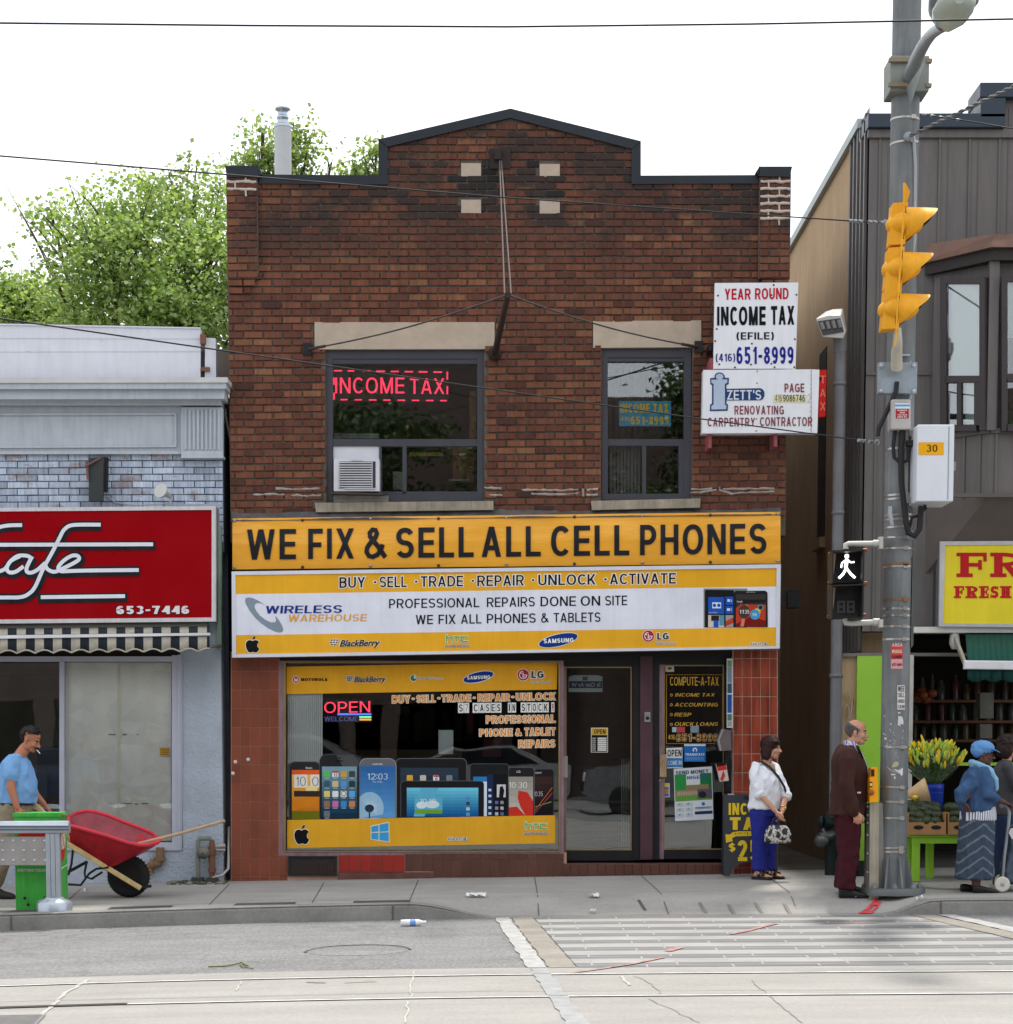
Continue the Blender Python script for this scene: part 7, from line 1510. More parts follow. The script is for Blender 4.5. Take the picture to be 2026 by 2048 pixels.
for bx,nn in((0,6),(1,5)):
 bx0=cx0+.05+bx*(cx1-cx0+.02);w=cx1-cx0-.1
 for row,(yy,zz_)in enumerate(((yf+.07,zt-.0),(yf+.15,zt+.065),(yf+.24,zt+.12),(yf+.33,zt+.15))):
  for i in range(nn):
   o=bpy.data.objects.new('avocado',avme);COL.objects.link(o);o.location=(bx0+w*(i+.5*(row%2))/(nn-.5)*.98+rr.uniform(-.01,.01),yy,zz_+rr.uniform(-.01,.015));o.rotation_euler=(rr.uniform(.9,2.2),rr.uniform(-.6,.6),rr.uniform(-1.5,1.5));s_=rr.uniform(1.0,1.3);o.scale=(s_,s_,s_)
   o['label']='dark green avocado heaped in the '+('cardboard box in front of the blue bucket' if bx==0 else 'cardboard box beside the woman in the blue cap');o['category']='avocado';o['group']='avocados in the cardboard boxes'
mg=MB();mg.lathe([(.001,-.075),(.035,-.065),(.055,-.02),(.056,.02),(.04,.055),(.001,.07)],(0,0,0),14,0);mgme=mesh_of('mango',mg,M('yellow mango skin',S(226,166,40),.4,var=.2,vs=8))
mbx=K('B4',1470,1200,YBn-.3).x;mc=thing('cardboard_box','open cardboard box of yellow mangoes behind the shopping trolley','cardboard box',(mbx+.3,YBn,zt_));mb=MB();mb.box(mbx-.06,mbx+.6,YBn-.32,YBn-.31,zt_,zt_+.12);mb.box(mbx-.06,mbx-.05,YBn-.31,YBn+.1,zt_,zt_+.12);mb.box(mbx-.07,mbx+.6,YBn+.1,YBn+.12,zt_,K('B4',0,1022,YBn+.1).z);part('carton',mb,m_card,mc)
mb=MB()
for dx in(0,.3):mb.lathe([(.02,0),(.02,.004),(.001,.0041)],(mbx+.06+dx,YBn+.099,K('B4',0,1055,YBn+.1).z),10,0,(0,-1,0))
part('hand_hole',mb,m_gap,mc)
for i in range(10):
 o=bpy.data.objects.new('mango',mgme);COL.objects.link(o);o.location=(mbx+.01+.10*(i%5),YBn-.24+.08*(i//5),zt_+.13+.06*(i//5));o.rotation_euler=(1.3,rr.uniform(-.5,.5),rr.uniform(-1,1));o['label']='yellow mango in the box behind the shopping trolley';o['category']='mango';o['group']='mangoes in the cardboard box'
mb=MB()
def latt(mb,x0,x1,y0,y1,z0,z1,m=0):
 for z in np.linspace(z0,z1-.02,6):mb.box(x0,x1,y0,y0+.012,z,z+.022,m);mb.box(x0,x0+.012,y0,y1,z,z+.022,m)
 for x in np.linspace(x0,x1-.02,6):mb.box(x,x+.02,y0+.001,y0+.011,z0,z1,m)
 mb.box(x0+.02,x1,y0+.03,y1,z0+.01,z1-.01,1)
xk=K('B4',640,1400,-.5).x;latt(mb,xk,K('B4',755,1400,-.5).x,-.6,-.25,K('B4',0,1425,-.5).z,K('B4',0,1235,-.5).z);solo('milk_crate',mb,[M('teal plastic',(.012,.09,.06,1),.5),m_gap],'teal plastic crate stacked beside the lime bench leg','crate',(xk,-.5,.9))
mb=MB();latt(mb,xk-.02,K('B4',760,1400,-.5).x,-.6,-.25,K('B4',0,1595,-.5).z,K('B4',0,1428,-.5).z);solo('milk_crate',mb,[M('black plastic',(.012,.012,.013,1),.5),m_gap],'black plastic crate under the teal crate beside the bench','crate',(xk,-.5,.3))
mb=MB();latt(mb,K('B4',390,1400,-.5).x,K('B4',470,1400,-.5).x,-.6,-.25,K('B4',0,1605,-.5).z,K('B4',0,1480,-.5).z);solo('milk_crate',mb,[MC['black plastic'],m_gap],"black plastic crate behind the bald man's maroon trousers",'crate',(K('B4',430,1400,-.5).x,-.5,.3))
YFk=YBn+.12;pc=K('B4',915,1100,YFk);
fb=thing('flower_bucket','blue plastic bucket on the lime bench holding yellow lilies','bucket',(pc.x,YFk,zt_));rt=(K('B4',1007,940,YFk).x-K('B4',822,940,YFk).x)/2;ztb=K('B4',0,938,YFk).z
mb=MB();mb.lathe([(rt*.86,0),(rt*.98,ztb-zt_-.06),(rt*1.0,ztb-zt_-.055),(rt,ztb-zt_),(rt*.97,ztb-zt_),(rt*.95,ztb-zt_-.05),(.01,ztb-zt_-.06)],(pc.x,YFk,zt_),32);mb.lathe([(rt*1.0,ztb-zt_-.10),(rt*1.01,ztb-zt_-.095),(rt*1.0,ztb-zt_-.09)],(pc.x,YFk,zt_),32);part('bucket',mb,M('blue plastic',S(20,52,150),.35,var=.08),fb)
fl=thing('lily_bunch','wide bunch of budding yellow lilies wrapped in clear film','flowers',(pc.x,YFk,ztb));rr=random.Random(17);ms,ml,mbud=MB(),MB(),MB()
topz=K('B4',0,680,YFk).z;hw=(K('B4',1150,760,YFk).x-K('B4',765,760,YFk).x)/2
for k in range(170):
 a=rr.uniform(0,2*math.pi);rr_r=math.sqrt(rr.random());tx,ty=math.cos(a)*rr_r,math.sin(a)*rr_r
 b0=Vector((pc.x+tx*rt*.7,YFk+ty*rt*.7,ztb-.02));hgt=(topz-ztb)*(1.0-.25*rr_r**2)*rr.uniform(.78,1.05);t1=Vector((pc.x+tx*hw*1.0,YFk+ty*.34,ztb+hgt));mid=b0.lerp(t1,.55)+Vector((-tx*.05,0,.04))
 ms.tube([b0,mid,t1],[.005,.004,.003],5)
 for j in range(9):
  t=rr.uniform(.12,.92);p=b0.lerp(t1,t);dv=Vector((rr.uniform(-1,1),rr.uniform(-1,1),rr.uniform(.3,1.2))).normalized();L_=rr.uniform(.08,.15);sdv=dv.cross(Vector((0,1,0))).normalized()*rr.uniform(.008,.014)
  ml.add([p,p+dv*L_*.5+sdv,p+dv*L_,p+dv*L_*.5-sdv],[(0,1,2,3)],0)
 for j in range(rr.choice((2,3,3))):
  dv=Vector((tx*.5+rr.uniform(-.35,.35),ty*.4+rr.uniform(-.3,.3),1)).normalized();L_=rr.uniform(.07,.12);p=t1+Vector((rr.uniform(-.03,.03),rr.uniform(-.03,.03),rr.uniform(-.08,.02)));g_=rr.random()
  mbud.lathe([(.004,0),(.013,L_*.25),(.015,L_*.5),(.010,L_*.85),(.002,L_)],p,8,0 if g_<.42 else(1 if g_<.72 else 2),dv)
part('stem',ms,M('lily stem',(.05,.10,.02,1),.6),fl);part('leaf_spray',ml,M('lily leaf',(.055,.12,.025,1),.5,var=.4,vs=20),fl);part('bud',mbud,[M('green lily bud',S(150,178,70),.5),M('lime yellow bud',S(190,190,60),.5),M('yellow lily bud',S(232,190,30),.5)],fl)
m,nt,b_=new_mat('clear film');b_.inputs['Roughness'].default_value=.1;b_.inputs['Alpha'].default_value=.09;b_.inputs['Base Color'].default_value=(.9,.95,.95,1)
mb=MB();n=26
for i in range(n):
 a0,a1=2*math.pi*i/n,2*math.pi*(i+1)/n;f0,f1=1+.08*math.sin(a0*5),1+.08*math.sin(a1*5)
 lo=lambda a,f:Vector((pc.x+rt*.8*math.cos(a),YFk+rt*.8*math.sin(a),ztb+.01));hi_=lambda a,f:Vector((pc.x+hw*1.08*f*math.cos(a),YFk+.40*f*math.sin(a),topz-.12+.08*math.sin(a*3)));mb.add([lo(a0,f0),lo(a1,f1),hi_(a1,f1),hi_(a0,f0)],[(0,1,2,3)],0,True)
part('film_wrap',mb,m,fl)
pcn=K('B4',790,1010,-1.75);mb=MB();n=14;ax=Vector((1,-.1,.28)).normalized()
mb.lathe([(.015,-.12),(.06,.0),(.10,.09),(.125,.15)],pcn,20,0,ax);o=thing('paper_bouquet','brown paper cone of yellow flowers poking out beside the utility pole','bouquet',pcn);part('paper_cone',mb,M('kraft paper',S(200,170,128),.8,var=.12),o).modifiers.new('solid','SOLIDIFY').thickness=.003
mb=MB()
for k in range(30):mb.ell(pcn+ax*rr.uniform(.0,.12)+Vector((rr.uniform(-.02,.02),rr.uniform(-.07,.07),rr.uniform(-.07,.02))),(.03,.03,.02),None,7,5,k%3)
part('blossom',mb,[M('golden petal',S(222,166,24),.6),M('yellow petal',S(230,200,60),.6),M('green sprig',S(120,150,60),.6)],o)
al=thing('floodlight_pole','grey pipe pole with a boxy floodlight in the alley beside the brown building','lamp pole',Vector((K('T8',200,1500,-.12).x,-.12,.2)))
m_gpole=M('grey painted pipe',S(112,112,116),.55,.2,var=.2,rust=.15)
mb=MB();xa,xb=K('T8',206,400,-.12),K('B4',240,1300,-.12);xb=Vector((K('T8',196,1500,-.12).x,-.12,gz(3.4,-.12)-.05));mb.tube([xa,xb],.062,16);part('pole',mb,m_gpole,al)
mb=MB()
for yv in(560,1225):p=xa.lerp(xb,(K('T8',0,yv,-.12).z-xa.z)/(xb.z-xa.z));mb.lathe([(.066,-.02),(.07,-.02),(.07,.02),(.066,.02)],p,16)
p=xa.lerp(xb,(K('B4',0,180,-.12).z-xa.z)/(xb.z-xa.z));mb.lathe([(.066,-.02),(.075,-.02),(.075,.02),(.066,.02)],p,16);part('pipe_band',mb,m_gpole,al)
hd=[(80,225),(130,180),(215,170),(222,185),(236,290),(225,325),(115,318),(98,300)]
mb=MB();f0=[K('T8',a,b,-.42)for a,b in((80,225),(150,205),(212,205),(236,295),(222,328),(116,320))];b0_=[K('T8',a,b,.02)for a,b in((128,190),(170,176),(222,172),(240,285),(228,322),(150,300))]
mb.add(f0+b0_,[(0,1,2,3,4,5)[::-1],(6,7,8,9,10,11)]+[(i,(i+1)%6,(i+1)%6+6,i+6)for i in range(6)]);part('lamp_housing',mb,M('pale lamp housing',S(176,174,170),.4,.2),al,bevel=.012)
mb=MB();mb.add([K('T8',a,b,-.43)for a,b in((90,238),(208,222),(226,292),(118,312))][::-1],[(0,1,2,3)],0)
for k in range(4):mb.tube([K('T8',108+k*30,244-k*4,-.432),K('T8',122+k*29,280-k*3,-.432)],.02,8,1)
part('lamp_lens',mb,[M('dark lens',S(66,66,66),.25),M('lens ribs',S(120,120,118),.3)],al)
mb=MB();mb.tube([K('T8',206,400,-.12),K('T8',205,318,-.12)],.07,12);part('lamp_collar',mb,m_gpole,al)
mb=MB();mb.tube([K('B4',345,470,.4),K('B4',345,470,.4)+Vector((0,0,-1.0))],.02,8);hp=thing('standpipe','dark green fire department standpipe with two outlets in the alley mouth','standpipe',Vector((K('B4',225,1560,-.35).x,-.35,gz(3.3,-.35))));m_hy=M('dark green iron',(.012,.022,.022,1),.45,.3,var=.3)
mb=MB();x_=K('B4',228,1400,-.35);mb.tube([Vector((x_.x,-.35,gz(3.3,-.35))),K('B4',228,1175,-.35)],.08,14);mb.lathe([(.09,0),(.09,.05),(.05,.08),(.001,.085)],K('B4',228,1185,-.35),14);part('riser',mb,m_hy,hp)
mb=MB();mb.tube([K('B4',235,1222,-.35),K('B4',190,1215,-.45),K('B4',155,1210,-.5)],[.055,.055,.06],12);mb.lathe([(.07,0),(.07,.03),(.001,.035)],K('B4',152,1212,-.5),12,0,(-1,0,0));part('upper_outlet',mb,m_hy,hp)
mb=MB();mb.tube([K('B4',232,1290,-.35),K('B4',190,1310,-.48),K('B4',130,1312,-.52)],[.055,.06,.05],12);mb.tube([K('B4',158,1255,-.5),K('B4',172,1290,-.52),K('B4',165,1330,-.52)],.02,8);mb.ell(K('B4',150,1340,-.52),(.08,.06,.07));part('lower_outlet',mb,M('worn chrome iron',(.10,.11,.11,1),.35,.6),hp)
mb=MB();fbox(mb,'T7',1840,572,1905,685,.5,.2);mb.rect(1575,1182,1600,1215,.45,.1);solo('alley_lamp',mb,M('black alley lamp',(.012,.012,.012,1),.5),'black wall lamp box in the dark alley beside the light box sign','wall lamp',K('T7',1870,630,.5))
mb=MB();fbox(mb,'T7',1788,576,1842,640,.48,.04);solo('pipe_stub',mb,M('dark stub',(.03,.03,.03,1),.6),'dark steel bracket stub joining the alley lamp to the brick wall','bracket',K('T7',1810,600,.48))
mb=MB();mb.box(XR+.02,XB-.02,13.9,14.1,-.2,P(1600,412,14).z);solo('rear_wall',mb,m_tan,'tan wall closing the far end of the alley','wall',(3.4,14,0))
# --- utility pole and everything strapped to it
YP=-2.62
def KS(u,v,y=YP):return P(u,v,y)
pb_=KS(1784,1790);zb=gz(pb_.x,YP);pl_top=KS(1815,-40);pl_bot=Vector((pb_.x,YP,zb))
def axis(z):t=(z-zb)/(pl_top.z-zb);return pl_bot.lerp(pl_top,t)
def axv(v):return axis(KS(1795,v).z)
RP=.132
up=thing('utility_pole','tall grey steel utility pole with steel straps and torn stickers at the crossing','utility pole',pl_bot)
m_pole=M('grey pole paint',S(118,122,124),.6,.1,var=.22,vs=4,streak=.28,rust=.06);m_chip=M('torn white paper',S(210,210,206),.8,var=.2)
mb=MB();mb.tube([axis(zb+.06+(pl_top.z-zb)*i/10)for i in range(11)],RP,32);part('shaft',mb,m_pole,up)
mb=MB();mb.lathe([(.32,0),(.32,.055),(.31,.065),(.001,.066)],pl_bot,8);part('base_plate',mb,M('grey base plate',S(104,108,108),.6,.3,rust=.15),up)
mb=MB()
for k in range(8):
 a=k*math.pi/4+.3;d_=Vector((math.cos(a),math.sin(a),0));t_=Vector((-d_.y,d_.x,0))*.008
 mb.prism([pl_bot+d_*.12+Vector((0,0,.066))-t_,pl_bot+d_*.215+Vector((0,0,.066))-t_,pl_bot+d_*.145+Vector((0,0,.36))-t_,pl_bot+d_*.12+Vector((0,0,.37))-t_],t_*2)
part('gusset',mb,m_pole,up)
for k in range(8):mb=MB();a=k*math.pi/4+.7;mb.lathe([(.03,0),(.03,.03),(.014,.032),(.014,.05)],pl_bot+Vector((math.cos(a)*.26,math.sin(a)*.26,.066)),6);part('anchor_bolt',mb,m_pole,up)
mb=MB();rr=random.Random(5)
def ringstrap(v,w=.018,m_=0,tilt=0.0):
 c=axv(v);n=28;vv=[]
 for z in(-w/2,w/2):
  for i in range(n):a=2*math.pi*i/n;vv.append(c+Vector((math.cos(a)*(RP+.004),math.sin(a)*(RP+.004),z+tilt*math.cos(a))))
 mb.add(vv,[(i,(i+1)%n,n+(i+1)%n,n+i)for i in range(n)],m_,True)
 a=-1.15;mb.box(c.x+math.cos(a)*RP-.022,c.x+math.cos(a)*RP+.022,c.y+math.sin(a)*RP-.02,c.y+math.sin(a)*RP+.01,c.z-.018,c.z+.018,m_)
for fr,ys_ in(('T8',(900,1138,1158,1240,1262,1302,1358,1412,1492,1505,1675,1722,1757,1813,1878)),('B4',(682,962,1064,1178,1385,1412)),('T2',(455,545))):
 for yv in ys_:mb=MB();ringstrap(q(fr,0,yv)[1],.018,0,rr.uniform(-.006,.006));part('steel_strap',mb,M('rusty strap',S(140,104,74),.7,.3)if yv in(1492,1675)else M('bright steel strap',S(176,172,166),.3,.7),up)
def onpole(u,v,lift=.003):
 z=KS(u,v).z;c=axis(z);dx=KS(u,v,YP-RP*.8).x-c.x;dx=max(-RP*.995,min(RP*.995,dx));return Vector((c.x+dx,c.y-math.sqrt(RP*RP-dx*dx)-lift,P(u,v,c.y-math.sqrt(RP*RP-dx*dx)).z))
def wrap(mb,fr,x0,y0,x1,y1,m_,lift=.003,n=6):
 (ua,va),(ub,vb)=q(fr,x0,y0),q(fr,x1,y1)
 for i in range(n):
  a,b=ua+(ub-ua)*i/n,ua+(ub-ua)*(i+1)/n;mb.add([onpole(a,vb,lift),onpole(b,vb,lift),onpole(b,va,lift),onpole(a,va,lift)],[(0,1,2,3)],m_,True)
def wtext(mb,txt_,fr,x0,x1,ya,yb,m_,lift=.006,**kw):rowtext(mb,txt_,fr,x0,x1,ya,yb,0,m=m_,put=lambda u,v,yy:onpole(u,v,lift+-yy),**kw)
mb=PB();r_=mb.c(196,70,84);wh_=mb.c(220,214,212);k_=mb.c(40,40,42)
wrap(mb,'B4',637,-40,718,64,r_);wrap(mb,'B4',637,64,718,132,mb.c(214,150,154),.0032);wtext(mb,'AREA','T8',472,524,1898,1914,mb.c(236,206,200));wtext(mb,'RUGS','B4',645,712,-2,22,mb.c(240,226,170));wtext(mb,'CLEANERS','B4',642,714,38,58,k_,t=.2);wtext(mb,'427-0801','B4',644,714,94,112,k_,t=.2);wtext(mb,'CARE','B4',646,712,68,86,mb.c(226,180,180),t=.2)
wrap(mb,'B4',680,248,735,418,wh_);wtext(mb,'WEE','B4',684,732,254,292,k_);wtext(mb,'SELL','B4',686,732,300,332,k_);wtext(mb,'HOUSES','B4',686,732,346,372,k_,t=.2);wtext(mb,'CASH','B4',686,732,384,410,k_,t=.2)
wrap(mb,'B4',548,96,586,136,mb.c(190,190,176),.003,4);wtext(mb,'US','B4',556,580,104,126,k_)
part('sticker',mb,mb.mats,up)
mb=MB()
def torn(fr,pts,m_=0):mb.add([onpole(*q(fr,a,b),.004)for a,b in pts][::-1],[tuple(range(len(pts)))],m_)
torn('B4',[(686,462),(716,468),(724,500),(722,524),(700,520),(704,534),(682,528)]);torn('B4',[(684,436),(702,438),(700,448),(684,446)]);torn('B4',[(596,614),(610,616),(608,630),(596,628)])
torn('B4',[(610,822),(650,836),(690,844),(720,826),(720,870),(712,888),(698,868),(660,858),(630,842)]);torn('B4',[(636,868),(668,872),(664,880),(638,878)]);torn('B4',[(654,890),(668,888),(662,912)]);torn('B4',[(660,786),(684,784),(690,804),(672,820),(642,826),(648,802)],1)
for k in range(46):
 x,yv,s_=rr.uniform(545,720),rr.gauss(590,75),rr.uniform(2,9)
 if 440<yv<790:torn('B4',[(x,yv),(x+s_,yv+rr.uniform(-3,3)),(x+s_*rr.uniform(.4,1),yv+s_*rr.uniform(.6,2))])
torn('B4',[(548,480),(556,478),(556,520),(550,522)]);torn('B4',[(566,505),(584,512),(582,530),(568,528)]);torn('B4',[(540,640),(556,632),(568,660),(545,662)])
part('torn_paper',mb,[m_chip,M('faded paper',S(176,172,140),.8)],up)
slm=thing('street_lamp','grey cobra head street lamp on a tapered arm at the top of the pole','street lamp',axv(150))
cl=axv(160);mb=MB();mb.box(cl.x-.18,cl.x+.18,YP-.20,YP+.16,cl.z-.16,cl.z+.16);clp=part('clamp',mb,M('grey clamp',S(132,136,130),.6,.2,rust=.2),slm,bevel=.012)
mb=MB()
for dz in(-.11,.11):mb.box(cl.x-.20,cl.x-.02,YP-.24,YP-.20,cl.z+dz-.016,cl.z+dz+.016);mb.box(cl.x+.15,cl.x+.2,YP-.22,YP-.16,cl.z+dz-.016,cl.z+dz+.016)
part('clamp_bolt',mb,M('rusty clamp bolt',S(140,128,108),.8,rust=.6),clp)
a0=KS(*q('T2',1520,290),YP-.2);lamp=KS(*q('T2',1650,100),-5.2);mb=MB();mb.tube([a0+(lamp-a0)*t+Vector((0,0,.10*math.sin(math.pi*t)))for t in[i/8 for i in range(9)]],[.062-.02*i/8 for i in range(9)],12);mb.add([a0+Vector((-.03,0,-.1)),KS(*q('T2',1522,405),YP-.16),KS(*q('T2',1580,230),-3.9)],[(0,1,2)]);part('arm',mb,M('galvanised arm',S(140,146,148),.45,.3),slm)
hd0=KS(*q('T2',1650,92),-5.25);hd1=KS(*q('T2',1722,-90),-6.1);dd=(hd1-hd0).normalized();sx_=Vector((1,0,0))-dd*dd.x;sx_.normalize();sz_=sx_.cross(dd).normalized();sz_=sz_ if sz_.z>0 else-sz_;LH=(hd1-hd0).length
mb=MB();mb.loft([(hd0+dd*LH*t,sx_*w,sz_*h)for t,w,h in((0,.07,.06),(.10,.10,.08),(.3,.17,.11),(.55,.20,.12),(.8,.17,.10),(.95,.08,.06),(1,.02,.02))],n=20);part('lamp_head',mb,M('grey lamp head',S(112,120,122),.45,.2),slm)
mb=MB();mb.loft([(hd0+dd*LH*t-sz_*.07,sx_*w,sz_*.075)for t,w in((.22,.06),(.3,.14),(.5,.165),(.7,.15),(.82,.05))],n=18);part('lens',mb,M('frosted lens',S(170,180,170),.2,var=.1),slm)
mb=MB();mb.loft([(hd0+dd*LH*.10-sz_*.081,sx_*.05,sz_*.003),(hd0+dd*LH*.16-sz_*.088,sx_*.05,sz_*.003)]);part('red_tag',mb,F('red tag',S(170,50,44)),slm)
ts=thing('traffic_signal','yellow three lamp traffic signal in profile on the utility pole','traffic signal',KS(*q('B7',450,1650),YP-.5));m_yel=M('signal yellow',S(244,168,34),.5,var=.14,streak=.14);m_vis=M('visor inside black',(.015,.012,.01,1),.7);YT=YP-.55
def KT(x,y,yy=YT):return P(*q('B7',x,y),yy)
bases=[(560,510,900,365),(525,960,856,832),(490,1390,824,1258)]
segs=[((445,292),(608,278),(575,720),(412,728)),((402,760),(573,745),(540,1180),(368,1190)),((368,1190),(542,1178),(508,1600),(335,1608))]
for i,sg in enumerate(segs):
 mb=MB();pts=[KT(*p,YT-.09)for p in sg];mb.prism(pts[::-1],(0,.18,0));h=part('lamp_housing',mb,m_yel,ts,bevel=.015)
 (xa,ya),(xb,yb),(xc,yc),(xd,yd)=sg;mb=MB();lx=(380,342,308)[i];c_=KT((xb+xc)/2-22,(ya+yd)/2+4)
 dirx=(KT(xb,yb)-KT(xa,ya)).normalized();rad=(KT(0,ya).z-KT(0,yd).z)*.285
 mb.ell(c_,(c_.x-KT(lx,0).x,rad*1.6,rad*1.06),(dirx,Vector((0,1,0)),dirx.cross(Vector((0,1,0)))),24,14);part('dome_back',mb,m_yel,h)
 v_=MB();ft=KT(xb-6,(yb+yc)/2-10);n=22;zt0,zb0_=KT(xb,yb+60).z,KT(xc+20,yc-26).z;rz_=(zt0-zb0_)/2;cz=(zt0+zb0_)/2;x0=KT((xb+xc)/2,0).x-.02;tipx=KT(bases[i][2],bases[i][3]).x;vv=[];inn=[]
 for k in range(n+1):
  a=2*math.pi*k/n;yv,zv=math.sin(a),math.cos(a)
  t=(1-math.cos(a))/2;ln=(tipx-x0)*float(np.interp(t,(0,.06,.2,.32,.51,.62,.74,.88,1),(.97,1,.93,.83,.6,.47,.36,.24,.06)));dropp=.01*(1-t)
  st=Vector((x0,YT+yv*.165,cz+zv*rz_));en=Vector((x0+ln,YT+yv*.165,cz+zv*rz_-dropp));vv+=[st,en];inn+=[st+(Vector((x0,YT,cz))-st)*.03,en+(Vector((en.x,YT,cz))-en)*.03]
 v_.add(vv,[(2*k,2*k+1,2*k+3,2*k+2)for k in range(n)],0,True);v_.add(inn,[(2*k,2*k+2,2*k+3,2*k+1)for k in range(n)],1,True);v_.add(vv+inn,[(2*k+1,2*(n+1)+2*k+1,2*(n+1)+2*k+3,2*k+3)for k in range(n)],1)
 part('visor',v_,[m_yel,m_vis],h)
mb=MB()
for sg in segs:
 (xa,ya),(xb,yb),(xc,yc),(xd,yd)=sg
 for t in(.18,.8):mb.lathe([(.014,-.03),(.014,.03)],KT(xb-30+(xc-xb)*t,yb+(yc-yb)*t,YT-.185),8)
part('hinge',mb,M('dark hinge',S(150,96,20),.6),ts)
mb=MB();mb.prism([KT(a,b,YT-.24)for a,b in((556,80),(574,78),(580,300),(556,620),(540,620),(556,300))][::-1],(0,.015,0));mb.prism([KT(a,b,YT-.2)for a,b in((560,82),(578,80),(630,175),(600,270),(556,275))][::-1],(0,.02,0));mb.prism([KT(a,b,YT-.235)for a,b in((540,600),(556,600),(515,1260),(496,1260))][::-1],(0,.015,0));mb.prism([KT(a,b,YT-.23)for a,b in((496,1250),(512,1250),(486,1730),(470,1790),(462,1780),(474,1650))][::-1],(0,.015,0));part('edge_fin',mb,m_yel,ts)
mb=MB();mb.tube([KT(495,1600),KT(498,1760),KS(*q('T8',498,400),YP-.42),KS(*q('T8',498,480),YP-.30)],[.035,.045,.052,.054],14);part('support_arm',mb,M('cream arm',S(190,184,170),.5,.2),ts)
mb=MB();c_=axv(q('T8',0,530)[1]);w0,w1=KS(*q('T8',403,452),YP-.2),KS(*q('T8',600,612),YP-.2);mb.box(w0.x,w1.x,YP-.22,YP-.15,w1.z,w0.z);part('mount_plate',mb,M('galvanised plate',S(150,160,168),.4,.5,var=.2,vs=6),ts,bevel=.006)
mb=MB()
for a,b in((418,468),(586,468),(418,598),(586,598)):mb.lathe([(.02,0),(.02,.015),(.001,.016)],KS(*q('T8',a,b),YP-.22),6,0,(0,-1,0))
part('plate_bolt',mb,m_srail,ts)
mb=MB();mb.tube([KS(*q('T8',560,20),YP-.05),KS(*q('T8',565,640),YP-.12)],.018,8);mb.tube([KS(*q('T8',470,412),YP-.2),KS(*q('T8',565,414),YP-.14)],.012,6);mb.tube([KS(*q('T2',1535,500),YP-.14),KS(*q('T2',1542,620),YP-.12),KS(*q('T2',1540,900),YP-.1),KS(*q('T8',562,40),YP-.06)],.016,8);solo('conduit',mb,M('pale grey conduit',S(160,166,172),.4,.3),'thin pale conduit running down the utility pole behind the traffic signal','conduit',KS(1815,700))
hv=thing('danger_box','small grey box with a red DANGER HIGH VOLTAGE label on the pole','junction box',KS(*q('T8',520,800),YP-.25))
mb=MB();a,b=KS(*q('T8',472,640),YP-.32),KS(*q('T8',570,795),YP-.32);mb.box(a.x,b.x,YP-.32,YP-.12,b.z,a.z);part('case',mb,M('beige grey box',S(176,172,168),.5),hv,bevel=.012)
mb=PB();yv=YP-.323;frect(mb,'T8',490,660,566,688,yv,mb.c(214,224,232));frect(mb,'T8',490,667,566,677,yv-.001,mb.c(90,160,206));frect(mb,'T8',494,690,560,738,yv,mb.c(168,34,50))
for t_,ya in(('DANGER',693),('HIGH',705),('VOLTAGE',716),('600V DC',727)):rowtext(mb,t_,'T8',502 if len(t_)>4 else 514,552 if len(t_)>4 else 540,ya,ya+8,yv-.002,t=.2,m=mb.c(236,214,214))
part('warning_label',mb,mb.mats,hv)
mb=MB();m_cab=M('black rubber cable',(.018,.018,.02,1),.6)
mb.tube([KS(*q('T8',a,b),YP-.25)for a,b in((527,800),(520,900),(522,1060),(535,1180),(545,1270),(560,1330),(590,1345),(615,1310),(625,1190))],.028,10);mb.tube([KS(*q('T8',a,b),YP-.24)for a,b in((490,800),(480,880),(485,940),(520,970),(555,955),(566,880))],.018,8);mb.tube([KS(*q('T8',a,b),YP-.24)for a,b in((500,550),(495,600),(440,720),(405,790),(400,830))],.022,8);mb.tube([KS(*q('T8',a,b),YP-.2)for a,b in((640,1180),(648,1200),(610,1240),(575,1250),(566,1300))],.014,8);solo('power_cable',mb,m_cab,'looping black cables hanging between the boxes on the pole','cable',KS(*q('T8',540,1200),YP-.25))
mb=MB();fbox(mb,'T8',552,850,588,878,YP-.28,.08);solo('cable_gland',mb,m_cab,'black cable gland clamp between the two boxes on the pole','cable clamp',KS(*q('T8',570,864),YP-.28))
bx=thing('control_cabinet','white control cabinet marked 30 on an orange band hung on the pole','control cabinet',KS(*q('T8',690,1180),YP-.2))
mb=MB();a,b=KS(*q('T8',606,770),YP-.48),KS(*q('T8',756,1166),YP-.48);mb.box(a.x,b.x+.06,YP-.48,YP+.02,b.z,a.z);part('case',mb,M('white cabinet paint',S(212,216,224),.4,var=.04),bx,bevel=.01)
mb=MB();mb.box(b.x+.005,b.x+.012,YP-.484,YP-.478,b.z+.02,a.z-.02);mb.box(b.x+.06,b.x+.09,YP-.42,YP-.38,(a.z+b.z)/2-.06,(a.z+b.z)/2+.02);part('door_seam',mb,M('seam grey',S(140,144,150),.5),bx)
mb=PB();frect(mb,'T8',610,862,740,926,YP-.484,mb.c(246,172,30));rowtext(mb,'30','T8',650,708,874,910,YP-.486,t=.13,m=mb.c(40,34,26));part('number_label',mb,mb.mats,bx)
mb=MB();s0=KS(*q('T8',562,780),YP-.2);mb.box(KS(*q('T8',555,800),YP-.1).x,a.x,YP-.2,YP-.08,KS(*q('T8',0,830),YP-.2).z,s0.z);mb.box(KS(*q('T8',555,800),YP-.1).x,a.x,YP-.2,YP-.08,KS(*q('T8',0,1172),YP-.2).z,KS(*q('T8',0,1145),YP-.2).z);mb.box(a.x-.05,a.x-.02,YP-.16,YP-.1,KS(*q('T8',0,1172),YP-.2).z,s0.z);part('mount_rail',mb,M('steel mount rail',S(160,158,152),.4,.5),bx)
